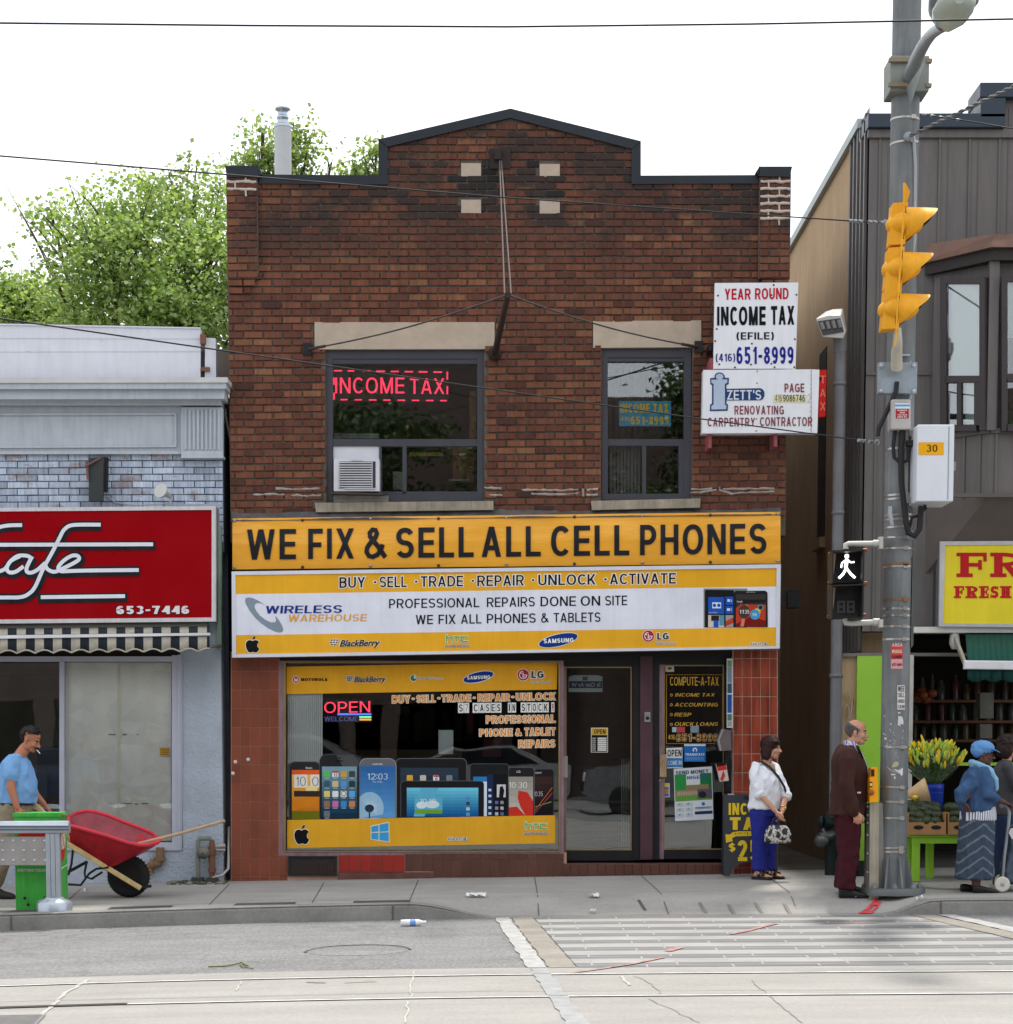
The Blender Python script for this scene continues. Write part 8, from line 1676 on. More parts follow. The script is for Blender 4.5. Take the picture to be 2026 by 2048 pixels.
mb=MB();fbox(mb,'T8',455,1190,474,1240,YP-.20,.05);fquad(mb,'T8',[(458,1240),(476,1240),(484,1290),(468,1290)],YP-.22,.05);fbox(mb,'T8',556,1318,586,1362,YP-.18,.06);solo('pole_bracket',mb,m_srail,'small bent steel bracket strapped on the middle of the pole','bracket',KS(*q('T8',465,1210),YP-.18))
mb=MB();mb.bar(KS(*q('T8',575,1455),YP+.02),KS(*q('T8',566,1918),YP+.02),.16,.012,(1,0,0));mb.prism([KS(*q('T8',a,b),YP-.02)for a,b in((553,1460),(590,1450),(594,1460),(584,1905),(574,1920),(552,1910))][::-1],(0,.02,0));solo('sign_plate',mb,M('grey sign back',S(96,102,100),.5,.4),'grey metal sign plate seen edge on behind the pole','sign',KS(*q('T8',575,1700),YP))
YPS=YP-.12
psg=thing('pedestrian_signal','black pedestrian signal showing a white walking figure beside the pole','pedestrian signal',KS(*q('T8',245,1590),YPS))
for nm,(x0,y0,x1,y1)in(('walk',(163,1414,333,1588)),('count',(160,1592,330,1768))):
 mb=MB();mb.prism([KS(*q('T8',a,b),YPS-.12)for a,b in((x0,y0+6),(x1,y0),(x1-3,y1-6),(x0+2,y1))][::-1],(0,.26,0));h=part('signal_housing',mb,M('black signal housing',(.014,.013,.012,1),.5),psg,bevel=.01)
 mb=MB();mb.prism([KS(*q('T8',a,b),YPS-.30)for a,b in((x0+3,y0+10),(x0+10,y0+8),(x0+10,y1-4),(x0+3,y1))][::-1],(0,.18,0));mb.prism([KS(*q('T8',a,b),YPS-.125)for a,b in((x0+2,y0+10),(x0+24,y0+12),(x0+6,y1-10),(x0+2,y1-4))][::-1],(0,.005,0),1);mb.prism([KS(*q('T8',a,b),YPS-.30)for a,b in((x1-8,y0+4),(x1-1,y0+4),(x1-4,y1-8),(x1-12,y1-8))][::-1],(0,.18,0));mb.prism([KS(*q('T8',a,b),YPS-.30)for a,b in((x0+3,y0+4),(x1-2,y0-2),(x1-2,y0+6),(x0+3,y0+12))][::-1],(0,.18,0));part('hood',mb,[MC['black signal housing'],M('peach inner face',S(196,158,124),.5)],h)
 mb=MB();cx,cy=(x0+x1)/2+2,(y0+y1)/2+4;disc(mb,'T8',cx,cy,70,72,YPS-.123,0);part('lens',mb,M('smoked lens',(.018,.018,.019,1),.25),h)
 if nm=='walk':
  mb=MB();E_=EM('white walk led',(1,1,1,1),2.2);ye=YPS-.126
  disc(mb,'T8',241,1449,11,12,ye,0)
  for pts,w in(([(241,1466),(236,1500),(238,1516)],18),([(238,1512),(222,1540),(200,1562)],12),([(240,1512),(262,1540),(284,1560)],12),([(234,1470),(216,1484),(212,1508)],8),([(246,1468),(262,1480),(280,1478)],8)):ribbon(mb,'T8',pts,w,ye-.001,0,False)
  part('walk_symbol',mb,E_,h)
 else:
  mb=MB();ye=YPS-.126
  for x in(212,262):frame4(mb,'T8',x-20,1678,x+20,1740,(10,9,10,9),ye,.002);fbox(mb,'T8',x-10,1704,x+10,1713,ye,.002)
  part('countdown_digit',mb,M('unlit segments',(.06,.06,.06,1),.5),h)
for tp_,yj,(v0,v1)in((((236,1412),(236,1390),(250,1386),(412,1384)),1384,(1412,1350)),(((230,1770),(236,1792),(260,1794),(412,1788)),1788,(1815,1775))):
 mb=MB();mb.tube([KS(*q('T8',a,b),YPS)for a,b in tp_],.028,10);mb.lathe([(.036,-.03),(.036,.03)],KS(*q('T8',392,yj),YPS),12,0,(1,0,0));mb.box(KS(*q('T8',404,yj),YPS).x,KS(*q('T8',424,yj),YPS).x,YPS-.05,YPS+.05,KS(*q('T8',0,v0),YPS).z,KS(*q('T8',0,v1),YPS).z);part('pipe_bracket',mb,M('white pipe bracket',S(190,188,182),.5,.1,rust=.15),psg)
mb=MB()
for a,b in((158,1436),(154,1586),(156,1604),(150,1758),(334,1416),(334,1586),(330,1594),(328,1750)):mb.lathe([(.016,-.02),(.016,.02)],KS(*q('T8',a,b),YPS-.1),8,0,(1,0,0))
part('hinge_pin',mb,M('copper pin',S(140,90,60),.5,.4),psg)
pbn=thing('push_button','orange pedestrian push button unit on the side of the pole','push button',KS(*q('B4',518,1060),YP-.15));m_or=M('orange enamel',S(246,156,20),.35,var=.05)
mb=MB();mb.prism([KS(*q('B4',a,b),YP-.26)for a,b in((500,826),(546,822),(550,1066),(490,1070),(490,900),(498,890))][::-1],(0,.16,0));part('case',mb,m_or,pbn,bevel=.012)
mb=MB();fbox(mb,'B4',500,838,522,888,YP-.264,.01,0);fbox(mb,'B4',490,925,508,965,YP-.264,.01,0);mb.lathe([(.028,0),(.028,.012),(.001,.014)],KS(*q('B4',499,1000),YP-.262),14,1,(0,-1,0));fbox(mb,'B4',492,935,506,955,YP-.267,.004,2);part('button',mb,[M('button black',(.02,.02,.02,1),.4),M('dark amber',S(150,84,10),.4),F('button symbol',S(220,200,150))],pbn)
gp_o=thing('steel_post','stainless square post standing against the foot of the utility pole','post',Vector((KS(*q('B4',520,1700),YP-.1).x,YP-.1,gz(KS(*q('B4',520,1700),YP-.1).x,YP-.1))))
mb=MB();a,b=KS(*q('B4',490,1074),YP-.15),KS(*q('B4',554,1074),YP-.15);a2,b2=KS(*q('B4',488,1700),YP-.15),KS(*q('B4',552,1700),YP-.15);zg=gz(a2.x,YP-.15)
mb.prism([Vector((a2.x,YP-.15,zg)),Vector((b2.x,YP-.15,zg)),Vector((b.x,YP-.15,a.z)),Vector((a.x,YP-.15,a.z))],(0,.14,0));part('front_channel',mb,M('stained stainless',S(176,168,152),.38,.45,var=.15,streak=.3),gp_o,bevel=.01)
mb=MB();c0,c1=KS(*q('B4',466,1082),YP-.09),KS(*q('B4',462,1700),YP-.09);mb.prism([Vector((c1.x,YP-.09,zg)),Vector((a2.x-.002,YP-.13,zg)),Vector((a.x-.002,YP-.13,a.z-.01)),Vector((c0.x,YP-.09,a.z-.01))],(0,.10,0));mb.prism([Vector((b2.x+.002,YP-.12,zg)),Vector((b2.x+.07,YP-.09,zg)),Vector((b.x+.05,YP-.09,a.z)),Vector((b.x+.002,YP-.12,a.z))],(0,.08,0));part('side_channel',mb,M('grey steel channel',S(128,126,120),.45,.4,rust=.1),gp_o)
mb=MB()
for yv in(1100,1160,1215,1300,1430,1560):mb.lathe([(.012,0),(.012,.006),(.001,.007)],KS(*q('B4',476,yv),YP-.112),8,0,(0,-1,0))
part('bolt',mb,m_srail,gp_o)
# --- people
def fuse(mb,voxel,smooth=3,fac=.5,wr=0.0,wf=(9,9,4),seed=0):
 """One closed skin round overlapping solids, optionally with cloth creases."""
 me=mesh_of('skin',mb,[]);o=bpy.data.objects.new('skin',me);COL.objects.link(o)
 r=o.modifiers.new('r','REMESH');r.mode='VOXEL';r.voxel_size=voxel;r.use_smooth_shade=True
 s_=o.modifiers.new('s','SMOOTH');s_.factor=fac;s_.iterations=smooth
 dg=bpy.context.evaluated_depsgraph_get();ev=o.evaluated_get(dg);m2=ev.to_mesh()
 n=len(m2.vertices);co=np.empty(n*3);m2.vertices.foreach_get('co',co);co=co.reshape(-1,3)
 no=np.empty(n*3);m2.vertices.foreach_get('normal',no);no=no.reshape(-1,3)
 fs=[tuple(p.vertices)for p in m2.polygons];ev.to_mesh_clear();bpy.data.objects.remove(o);bpy.data.meshes.remove(me)
 if wr:
  for i in range(n):
   p=co[i];d=mnoise.noise(Vector((p[0]*wf[0]+seed,p[1]*wf[1],p[2]*wf[2])));d2=mnoise.noise(Vector((p[0]*wf[0]*2.3,p[1]*wf[1]*2.3+seed,p[2]*wf[2]*3)))
   co[i]+=no[i]*wr*(-abs(d)*2+.6+d2*.5)
 out=MB();out.add(co.tolist(),fs,0,True);return out
def join(*mbs):
 o=MB()
 for b in mbs:o.add(b.v,b.f,0,True)
 return o
class Fig:
 def __init__(s,x,y,z,yaw):
  s.o=Vector((x,y,z));s.F=Vector((math.cos(R(yaw)),math.sin(R(yaw)),0));s.L=Vector((-s.F.y,s.F.x,0));s.Z=Vector((0,0,1))
 k=1.0
 def p(s,f,l,z):return s.o+(s.F*f+s.L*l+s.Z*z)*s.k
 def turn(s,yaw,pitch=0):
  h=Fig(0,0,0,yaw);h.F2=h.F*math.cos(R(pitch))-h.Z*math.sin(R(pitch));h.Z2=h.F*math.sin(R(pitch))+h.Z*math.cos(R(pitch));return h
 def tor(s,rows,mb=None,n=24,e=2.3):
  mb=mb or MB();mb.loft([(s.p(f,0,z),s.F*d,s.L*w)for z,f,d,w in rows],n=n,e=e);return mb
 def limb(s,pts,r,mb=None,n=14,rd=True):mb=mb or MB();mb.tube([s.p(*a)for a in pts],r,n,round_=rd);return mb
def head(c,H,k=1.0,female=False,chin=1.0):
 """Head solids around its centre c; H gives forward, left and up axes."""
 f,l,z=H.F2,H.L,H.Z2;A=(f,l,z);mb=MB()
 at=lambda a,b,d:c+f*a*k+l*b*k+z*d*k
 mb.ell(at(-.012,0,.035),(.098*k,.076*k,.088*k),A);mb.ell(at(.028,0,-.028),(.066*k,.062*k,.082*k),A)
 mb.ell(at(.045,0,-.085),(.042*k,.046*k,.036*k),A);mb.ell(at(.068,0,-.100),(.022*k*chin,.026*k,.018*k),A)
 mb.ell(at(.078,0,.022),(.018*k,.052*k,.012*k),A);mb.ell(at(.02,0,.055),(.072*k,.064*k,.055*k),A)
 for s in(-1,1):
  mb.ell(at(.055,s*.038,-.032),(.036*k,.024*k,.028*k),A);mb.ell(at(.0,s*.050,-.065),(.045*k,.022*k,.045*k),A)
 mb.tube([at(.088,0,.008),at(.104,0,-.018),at(.117,0,-.036)],[.010*k,.011*k,.014*k],10,round_=True)
 for s in(-1,1):mb.ell(at(.100,s*.013,-.040),(.012*k,.010*k,.009*k),A,10,8)
 mb.ell(at(.090,0,-.062),(.012*k,.025*k,.006*k),A,12,8);mb.ell(at(.089,0,-.074),(.012*k,.021*k,.007*k),A,12,8)
 for s in(-1,1):
  mb.ell(at(-.012,s*.078,-.008),(.018*k,.008*k,.032*k),(f,l*1.0,z),12,8);mb.ell(at(-.004,s*.076,-.034),(.010*k,.008*k,.012*k),A,10,8)
 return mb,at
def facebits(fig,at,k,H,hairmat,brow=1.0,lips=None):
 A=(H.F2,H.L,H.Z2)
 for s in(-1,1):
  mb=MB();mb.ell(at(.0800,s*.031,.000),(.010*k,.014*k,.0075*k),A,12,8);e=part('eye',mb,M('eye white',S(196,186,178),.3),fig)
  mb=MB();mb.ell(at(.0885,s*.032,.000),(.004*k,.0065*k,.0065*k),A,10,8);part('iris',mb,M('dark iris',(.012,.008,.006,1),.15),e)
  mb=MB();mb.tube([at(.090,s*.014,.018),at(.092,s*.032,.0225),at(.080,s*.050,.017)],[.0035*k*brow,.0045*k*brow,.0025*k],7,round_=True);part('eyebrow',mb,hairmat,fig)
  mb=MB();mb.tube([at(.088,s*.018,.006),at(.091,s*.032,.0085),at(.084,s*.046,.004)],[.0018*k,.0028*k,.0018*k],6,round_=True);part('eyelid',mb,M('lid shade',S(70,48,38),.7),fig)
 mb=MB();mb.tube([at(.092,-.022,-.069),at(.101,-.008,-.066),at(.102,0,-.068),at(.101,.008,-.066),at(.092,.022,-.069)],[.003*k,.0055*k,.005*k,.0055*k,.003*k],8,round_=True);mb.tube([at(.092,-.016,-.074),at(.100,0,-.077),at(.092,.016,-.074)],[.003*k,.0055*k,.003*k],8,round_=True);part('mouth',mb,lips or M('muted lips',S(150,92,82),.5),fig)
def shell(c,r,A,keep,th,lump=.006,n=48,k=30,seed=0):
 """Part of an ellipsoid kept where keep(f, l, z) holds, with thickness: hair, caps."""
 t=MB();t.ell(c,r,A,n,k);o=MB();use={};vv=[]
 def loc(p):d=Vector(p)-c;return d.dot(A[0]),d.dot(A[1]),d.dot(A[2])
 for f in t.f:
  m=sum((Vector(t.v[i])for i in f),Vector())/len(f)
  if keep(*loc(m)):
   g=[]
   for i in f:
    if i not in use:
     p=Vector(t.v[i]);d=(p-c).normalized();use[i]=len(vv);vv.append(p+d*lump*mnoise.noise(p*28+Vector((seed,0,0))))
    g.append(use[i])
   o.f.append(g);o.m.append(0);o.s.append(True)
 o.v=[tuple(v)for v in vv];return o
def hand(wr,d,n_,w,curl=.5,s=1.0,thumb=.5):
 """Palm, four jointed fingers and a thumb. d = along the hand, n_ = the way the palm faces, w = thumb side."""
 d,n_,w=d.normalized(),n_.normalized(),w.normalized();mb=MB()
 mb.loft([(wr-d*.02,w*.026*s,n_*.018*s),(wr+d*.02*s,w*.031*s,n_*.017*s),(wr+d*.055*s,w*.040*s,n_*.016*s),(wr+d*.088*s,w*.041*s,n_*.013*s)],n=16,e=2.6)
 for j,L in enumerate((.070,.079,.074,.058)):
  p=wr+d*(.086-.003*abs(j-1))*s+w*(.030-.0205*j)*s;a=0;pts=[p-d*.02*s,p]
  for sg,fr in((.42,.6),(.33,1.0),(.25,.8)):
   a+=curl*fr;p=p+(d*math.cos(a)+n_*math.sin(a))*L*sg*s;pts.append(p)
  mb.tube(pts,[.0098*s,.0100*s,.0092*s,.0085*s,.0072*s],9,round_=True)
 b=wr+d*.022*s+w*.028*s;t1=b+(d*.62+w*.62+n_*.35*thumb).normalized()*.042*s;t2=t1+(d*.85+w*.12+n_*.6*thumb).normalized()*.034*s;t3=t2+(d*.85-w*.15+n_*.7*thumb).normalized()*.024*s
 mb.tube([b-w*.012*s,t1,t2,t3],[.017*s,.0125*s,.0108*s,.0085*s],9,round_=True)
 return fuse(mb,.0042,2)
def shoe(fig,x,l,z0,Lh,w,mat,sole=None,h=.075,yaw=0,name='shoe'):
 f=fig.F*math.cos(R(yaw))+fig.L*math.sin(R(yaw));s=Vector((-f.y,f.x,0));c=fig.p(x,l,z0);mb=MB();Z=Vector((0,0,1))
 rows=[(-.36,.60,.80),(-.33,.82,1.0),(-.15,.86,1.0),(.05,.88,.86),(.22,1.0,.62),(.42,1.02,.50),(.56,.84,.40),(.63,.45,.24)]
 mb.loft([(c+f*Lh*a+Z*h*b*.5,s*w*g,Z*h*b*.5)for a,g,b in rows],n=20,e=2.8);return fuse(mb,.007,2),c,f,s
def skinmat(name,c):
 m=M(name,c,.5,var=.10,vs=14,bump=.08,bs=90)
 b=m.node_tree.nodes['Principled BSDF'];b.inputs['Subsurface Weight'].default_value=.12;b.inputs['Subsurface Radius'].default_value=(.012,.005,.003);return m
def cloth(name,c,var=.12,rough=.85,bs=220,bump=.15):return M(name,c,rough,var=var,vs=7,bump=bump,bs=bs,bd=.004,spec=.2)
def stripes(name,ca,cb,axis,per,duty,wob=.0):
 m,nt,b=new_mat(name);tc=nd(nt,'ShaderNodeTexCoord');sep=nd(nt,'ShaderNodeSeparateXYZ');nt.links.new(tc.outputs['Object'],sep.inputs[0])
 dt=nd(nt,'ShaderNodeVectorMath',operation='DOT_PRODUCT');dt.inputs[1].default_value=axis;nt.links.new(tc.outputs['Object'],dt.inputs[0])
 ad=nd(nt,'ShaderNodeMath',operation='MULTIPLY_ADD');ad.inputs[1].default_value=wob;nt.links.new(tnoise(nt,tc.outputs['Object'],5,3),ad.inputs[0]);nt.links.new(dt.outputs['Value'],ad.inputs[2])
 dv=nd(nt,'ShaderNodeMath',operation='DIVIDE');dv.inputs[1].default_value=per;nt.links.new(ad.outputs[0],dv.inputs[0]);fr=nd(nt,'ShaderNodeMath',operation='FRACT');nt.links.new(dv.outputs[0],fr.inputs[0])
 c=ramp(nt,fr.outputs[0],[(0,ca),(max(.01,duty-.06),ca),(min(.99,duty+.06),cb),(.97,cb)]);nt.links.new(c,b.inputs['Base Color']);b.inputs['Roughness'].default_value=.85;MC[name]=m;return m
 # --- bald man in the brown jacket
fx=P(*q('B4',325,1720),-2.62).x
mz=gz(fx,-2.62)
g1=Fig(fx,-2.62,mz,0);g1.k=.973
man=thing('person','balding man in a brown jacket and maroon trousers standing in profile beside the pole','person',g1.o)
H=g1.turn(-8,3);hc=g1.p(.075,0,1.605)
hm,at=head(hc,H,.97)
sk=skinmat('olive skin',S(190,140,114))
body=MB();g1.tor([(.86,0,.12,.16),(1.0,.01,.13,.16),(1.2,.0,.13,.17),(1.38,-.01,.10,.16),(1.45,.0,.06,.09)],body);g1.limb([(.0,0,1.42),(.045,0,1.52)],[.062,.056],body)
for s in(-1,1):
 g1.limb([(0,s*.085,.88),(.0,s*.085,.48),(-.02,s*.08,.08)],[.09,.06,.045],body);g1.limb([(-.02,s*.19,1.38),(-.04,s*.235,1.10),(.03,s*.235,.86)],[.055,.045,.032],body)
bd_=fuse(body,.014,3)
h1=hand(g1.p(.045,-.235,.835),g1.F*.25-g1.Z,g1.L*.9+g1.F*-.3,g1.F,.75,.98);h2=hand(g1.p(.14,.225,.83),g1.F*.25-g1.Z,-g1.L,g1.F,.75,.98)
part('body',join(bd_,fuse(hm,.0055,3),h1,h2),sk,man)
hairm=cloth('grey black hair',S(96,92,90),.6,.8,120,.6);facebits(man,at,.97,H,M('black brow',(.012,.010,.009,1),.8),1.3,M('brown lips',S(138,88,78),.5))
A=(H.F2,H.L,H.Z2)
mb=shell(at(-.012,0,.035),(.102,.0805,.091),A,lambda f,l,z:f<.034+.008*mnoise.noise(Vector((z*70,l*60,3)))and z<.022-.62*(f+.01)+.008*mnoise.noise(Vector((f*70,l*60,0)))and z>(-.085 if f<-.04 else-.04-.02*(f+.04)/.04)and((f+.003)/.022)**2+((z+.046)/.036)**2>1,.01,.003,n=72,k=48);part('hair',mb,hairm,man).modifiers.new('solid','SOLIDIFY').thickness=.004
mb=MB()
for s in(-1,1):mb.ell(at(.022,s*.071,-.028),(.010,.006,.030),A,10,8)
part('sideburn',mb,M('white grey hair',S(150,146,144),.8),man)
mj=cloth('brown wool jacket',S(62,37,33),.2,.9,300,.3)
jk=MB();g1.tor([(.795,-.005,.165,.205),(.80,-.005,.172,.212),(.95,.012,.170,.205),(1.10,.02,.172,.205),(1.22,.015,.168,.215),(1.33,-.005,.148,.222),(1.40,-.022,.115,.205),(1.45,-.03,.085,.15),(1.485,-.02,.070,.09)],jk)
for s in(-1,1):g1.limb([(-.025,s*.185,1.40),(-.035,s*.225,1.33),(-.06,s*.262,1.10),(.0,s*.258,.93),(.025,s*.250,.845)],[.072,.078,.070,.060,.056],jk)
part('jacket',fuse(jk,.010,2,.5,.013,(8,8,3.6),3),mj,man)
mb=MB();mb.prism([g1.p(.105,-.165,1.40-.0),g1.p(.175,-.085,1.26),g1.p(.197,-.05,1.08),g1.p(.20,-.035,1.08),g1.p(.165,-.055,1.30),g1.p(.09,-.085,1.47),g1.p(.05,-.10,1.485)],g1.L*.01);part('lapel',mb,mj,man)
sm=stripes('purple striped shirt',S(206,198,214),S(110,98,160),(0.35,.9,.0),.016,.55)
mb=MB();mb.loft([(g1.p(.115,0,.99),g1.F*.083,g1.L*.05),(g1.p(.125,0,1.15),g1.F*.083,g1.L*.075),(g1.p(.10,0,1.28),g1.F*.085,g1.L*.09),(g1.p(.055,0,1.40),g1.F*.085,g1.L*.085),(g1.p(.025,0,1.455),g1.F*.075,g1.L*.078),(g1.p(.022,0,1.50),g1.F*.066,g1.L*.07),(g1.p(.018,0,1.525),g1.F*.066,g1.L*.066)],n=22);part('shirt',fuse(mb,.009,2,.5,.002),sm,man)
mb=MB();mb.prism([g1.p(.045,-.068,1.52),g1.p(.085,-.055,1.485),g1.p(.095,-.04,1.435),g1.p(.065,-.07,1.455),g1.p(.0,-.078,1.49),g1.p(-.03,-.06,1.53)],g1.L*.012);part('collar',mb,sm,man)
mb=MB();mb.box(*sorted((g1.p(.05,0,0).x,g1.p(.085,0,0).x)),g1.o.y-.262,g1.o.y-.252,g1.o.z+.985,g1.o.z+1.0);part('pocket_paper',mb,F('pocket paper',S(206,196,188)),man)
mt=cloth('maroon corduroy',S(62,21,30),.2,.9,200,.3);tr=MB();g1.tor([(.84,.0,.135,.18),(.93,.0,.14,.18)],tr)
for s in(-1,1):g1.limb([(.0,s*.095,.88),(.01,s*.095,.62),(.012,s*.09,.42),(-.02,s*.085,.07)],[.122,.104,.092,.088],tr,rd=False)
part('trousers',fuse(tr,.011,2,.5,.013,(8,8,6),9),mt,man)
mshoe=M('black leather',(.014,.014,.016,1),.32,var=.2,bump=.1)
for x,l in((.01,-.095),(.055,.10)):
 o,c,f_,s_=shoe(g1,x+.01,l,gz(g1.p(x,l,0).x,g1.p(x,l,0).y)-mz,.30,.048,mshoe,h=.10);o=part('shoe',o,mshoe,man,label='black leather shoe')
 # --- woman in the white blouse
wy=-.80;wx=P(*q('B8',470,1640),wy).x;wz0=gz(wx,wy);g2=Fig(wx,wy,wz0,-42)
wo=thing('person','woman in a white blouse and royal blue trousers holding a handbag in both hands','person',g2.o)
H=g2.turn(-32,0);hc=g2.p(.075,.01,1.365);hm,at=head(hc,H,.90,True,.8);sk2=skinmat('tan skin',S(196,146,120))
def toP(x,yb,yy):return P(*q('B8',x,yb),yy)
SR,SL=g2.p(-.01,-.165,1.165),g2.p(-.01,.165,1.165)
ER,EL=toP(425,745,wy-.16),toP(705,760,wy-.02);HR,HL=toP(600,925,wy-.24),toP(668,930,wy-.20)
body=MB();g2.tor([(.70,0,.12,.155),(.9,.01,.12,.14),(1.05,.01,.11,.15),(1.16,.0,.08,.14),(1.21,.0,.05,.07)],body);g2.limb([(.01,0,1.18),(.045,0,1.28)],[.052,.046],body)
for s in(-1,1):g2.limb([(0,s*.075,.70),(.0,s*.075,.40),(-.015,s*.07,.06)],[.085,.058,.040],body)
body.tube([SR,ER,HR],[.045,.038,.027],12,round_=True);body.tube([SL,EL,HL],[.045,.038,.027],12,round_=True)
bd_=fuse(body,.012,3)
dR=(toP(632,985,wy-.27)-HR).normalized();dL=(toP(655,990,wy-.24)-HL).normalized();X_,Y_,Z_=Vector((1,0,0)),Vector((0,1,0)),Vector((0,0,1))
h1=hand(HR,dR,(X_*.75+Y_*.4-Z_*.1),(-Y_*.8+X_*.35+Z_*.2),.55,.88);h2=hand(HL,dL,(-X_*.8+Y_*.4),(-Y_*.8-X_*.3),.55,.88)
ft=MB()
for s,fo in((-1,.0),(1,.035)):ft.loft([(g2.p(-.06+fo,s*.075,.05),g2.L*.028,g2.Z*.03),(g2.p(.0+fo,s*.075,.055),g2.L*.032,g2.Z*.035),(g2.p(.07+fo,s*.08,.045),g2.L*.038,g2.Z*.022),(g2.p(.12+fo,s*.082,.038),g2.L*.038,g2.Z*.014)],n=14);
for s,fo in((-1,.0),(1,.035)):
 for j in range(5):ft.tube([g2.p(.10+fo,s*.082+s*(j-2)*.0145,.038),g2.p(.15-.007*abs(j-(1 if 1 else 2))+fo,s*.082+s*(j-2)*.0165,.034)],[.009,.0085],8,round_=True)
part('body',join(bd_,fuse(hm,.005,3),h1,h2,fuse(ft,.006,2)),sk2,wo)
hb=cloth('dark brown hair',S(54,30,26),.6,.6,130,.8);facebits(wo,at,.90,H,M('brown brow',S(60,40,34),.8),.8,M('rose lips',S(168,84,84),.45))
A=(H.F2,H.L,H.Z2);hr=MB();hr.ell(at(-.022,0,.048),(.108,.098,.092),A)
for s in(-1,1):hr.ell(at(-.032,s*.070,-.03),(.060,.034,.100),A);hr.ell(at(-.028,s*.078,-.080),(.052,.026,.044),A)
hr.ell(at(-.072,0,-.035),(.048,.088,.105),A);hr.ell(at(.055,-.02,.072),(.045,.062,.026),A);hr.ell(at(.066,.042,.055),(.02,.025,.03),A)
mb=fuse(hr,.008,3,.5,.004,(40,40,9));part('hair',mb,hb,wo)
mbl=cloth('white cotton blouse',S(228,230,240),.05,.75,260,.12);bl_=MB();g2.tor([(.735,.0,.150,.180),(.75,.0,.152,.184),(.86,.01,.146,.168),(.95,.018,.150,.170),(1.04,.02,.147,.176),(1.12,.005,.118,.172),(1.17,-.005,.09,.15),(1.205,-.005,.062,.085)],bl_)
bl_.tube([SR-g2.L*-.01,SR.lerp(ER,.35)-g2.F*.01,SR.lerp(ER,.75),ER+(HR-ER)*.02],[.060,.066,.062,.056],14,round_=True);bl_.tube([SL,SL.lerp(EL,.35),SL.lerp(EL,.75),EL],[.060,.064,.060,.055],14,round_=True)
part('blouse',fuse(bl_,.009,2,.5,.014,(12,12,6),5),mbl,wo)
mb=MB()
for e,hh,r_ in((ER,HR,.060),(EL,HL,.058)):
 ax=(hh-e).normalized();mb.lathe([(r_-.008,-.025),(r_+.005,-.02),(r_+.006,.02),(r_-.004,.028)],e,16,0,ax)
part('cuff',mb,mbl,wo)
mb=MB();
for s in(-1,1):mb.prism([g2.p(-.055,s*.06,1.225),g2.p(.0,s*.085,1.205),g2.p(.085,s*.075,1.13),g2.p(.135,s*.03,1.045),g2.p(.098,s*.018,1.10),g2.p(.05,s*.052,1.20),g2.p(.0,s*.058,1.235)],g2.L*s*.012)
part('collar',mb,mbl,wo)
mb=MB();mb.prism([g2.p(.085,-.045,1.195),g2.p(.152,.0,1.06),g2.p(.085,.045,1.195)],g2.F*.004);part('neckline',mb,sk2,wo)
mst=M('black strap',(.012,.012,.013,1),.5);mb=MB();pts=[g2.p(-.06,-.12,1.205),g2.p(.03,-.115,1.228),g2.p(.105,-.07,1.175),g2.p(.172,.0,1.07),g2.p(.205,.06,.965),g2.p(.198,.115,.865),g2.p(.172,.155,.775)]
for a,b in zip(pts,pts[1:]):mb.bar(a,b+(b-a)*.06,.028,.007,g2.F)
part('shoulder_strap',mb,mst,wo)
mb=MB();mb.tube([g2.p(.06+.05*(1-abs(t)),.055*t,1.205-.05*(1-t*t))for t in(-1,-.66,-.33,0,.33,.66,1)],.003,6);mb.ell(g2.p(.122,0,1.15),(.008,.008,.01));part('necklace',mb,M('gold chain',S(200,170,100),.3,.8),wo)
mtr=cloth('royal blue cotton',S(36,44,128),.12,.85,200);tr=MB();g2.tor([(.66,0,.135,.175),(.76,0,.130,.168)],tr)
for s in(-1,1):g2.limb([(.0,s*.085,.70),(.005,s*.082,.45),(.0,s*.078,.28),(-.01,s*.075,.10)],[.108,.088,.080,.078],tr,rd=False)
part('trousers',fuse(tr,.010,2,.5,.010,(9,9,7),2),mtr,wo)
msan=M('black sandal',(.014,.013,.013,1),.5)
for s,fo in((-1,0),(1,.035)):
 mb=MB();pl=[(-.10,.0),(-.08,.032),(0,.036),(.08,.046),(.14,.042),(.165,.015),(.165,-.015),(.14,-.044),(.08,-.046),(0,-.036),(-.08,-.032)]
 mb.prism([g2.p(a+fo,s*.08+b,.002)for a,b in pl],g2.Z*.026);w_=part('sandal',mb,msan,wo)
 mb=MB()
 for a,h_ in((.075,.075),(.02,.10)):mb.loft([(g2.p(a+fo+d_,s*.08,.055),g2.L*.046,g2.Z*(h_-.05))for d_ in(-.018,.018)],n=18,caps=False)
 part('strap',mb,msan,w_);mb=MB();mb.box(*sorted((g2.p(.02+fo,s*.08-.052,0).x-.012,g2.p(.02+fo,s*.08-.052,0).x+.012)),g2.p(.02+fo,s*.08-.04,0).y-.02,g2.p(.02+fo,s*.08-.04,0).y-.012,wz0+.06,wz0+.085);part('buckle',mb,m_srail,w_)
mb=MB();w_=EL.lerp(HL,.78);mb.lathe([(.033,-.006),(.036,-.006),(.036,.006),(.033,.006)],w_,18,0,(HL-EL));mb.ell(w_+Vector((.02,-.03,0)),(.014,.008,.014));part('wristwatch',mb,MC['gold chain'],wo)
by=wy-.27;hbg=thing('handbag','black and white snakeskin handbag hanging from the hands of the woman in white','handbag',toP(620,1170,by))
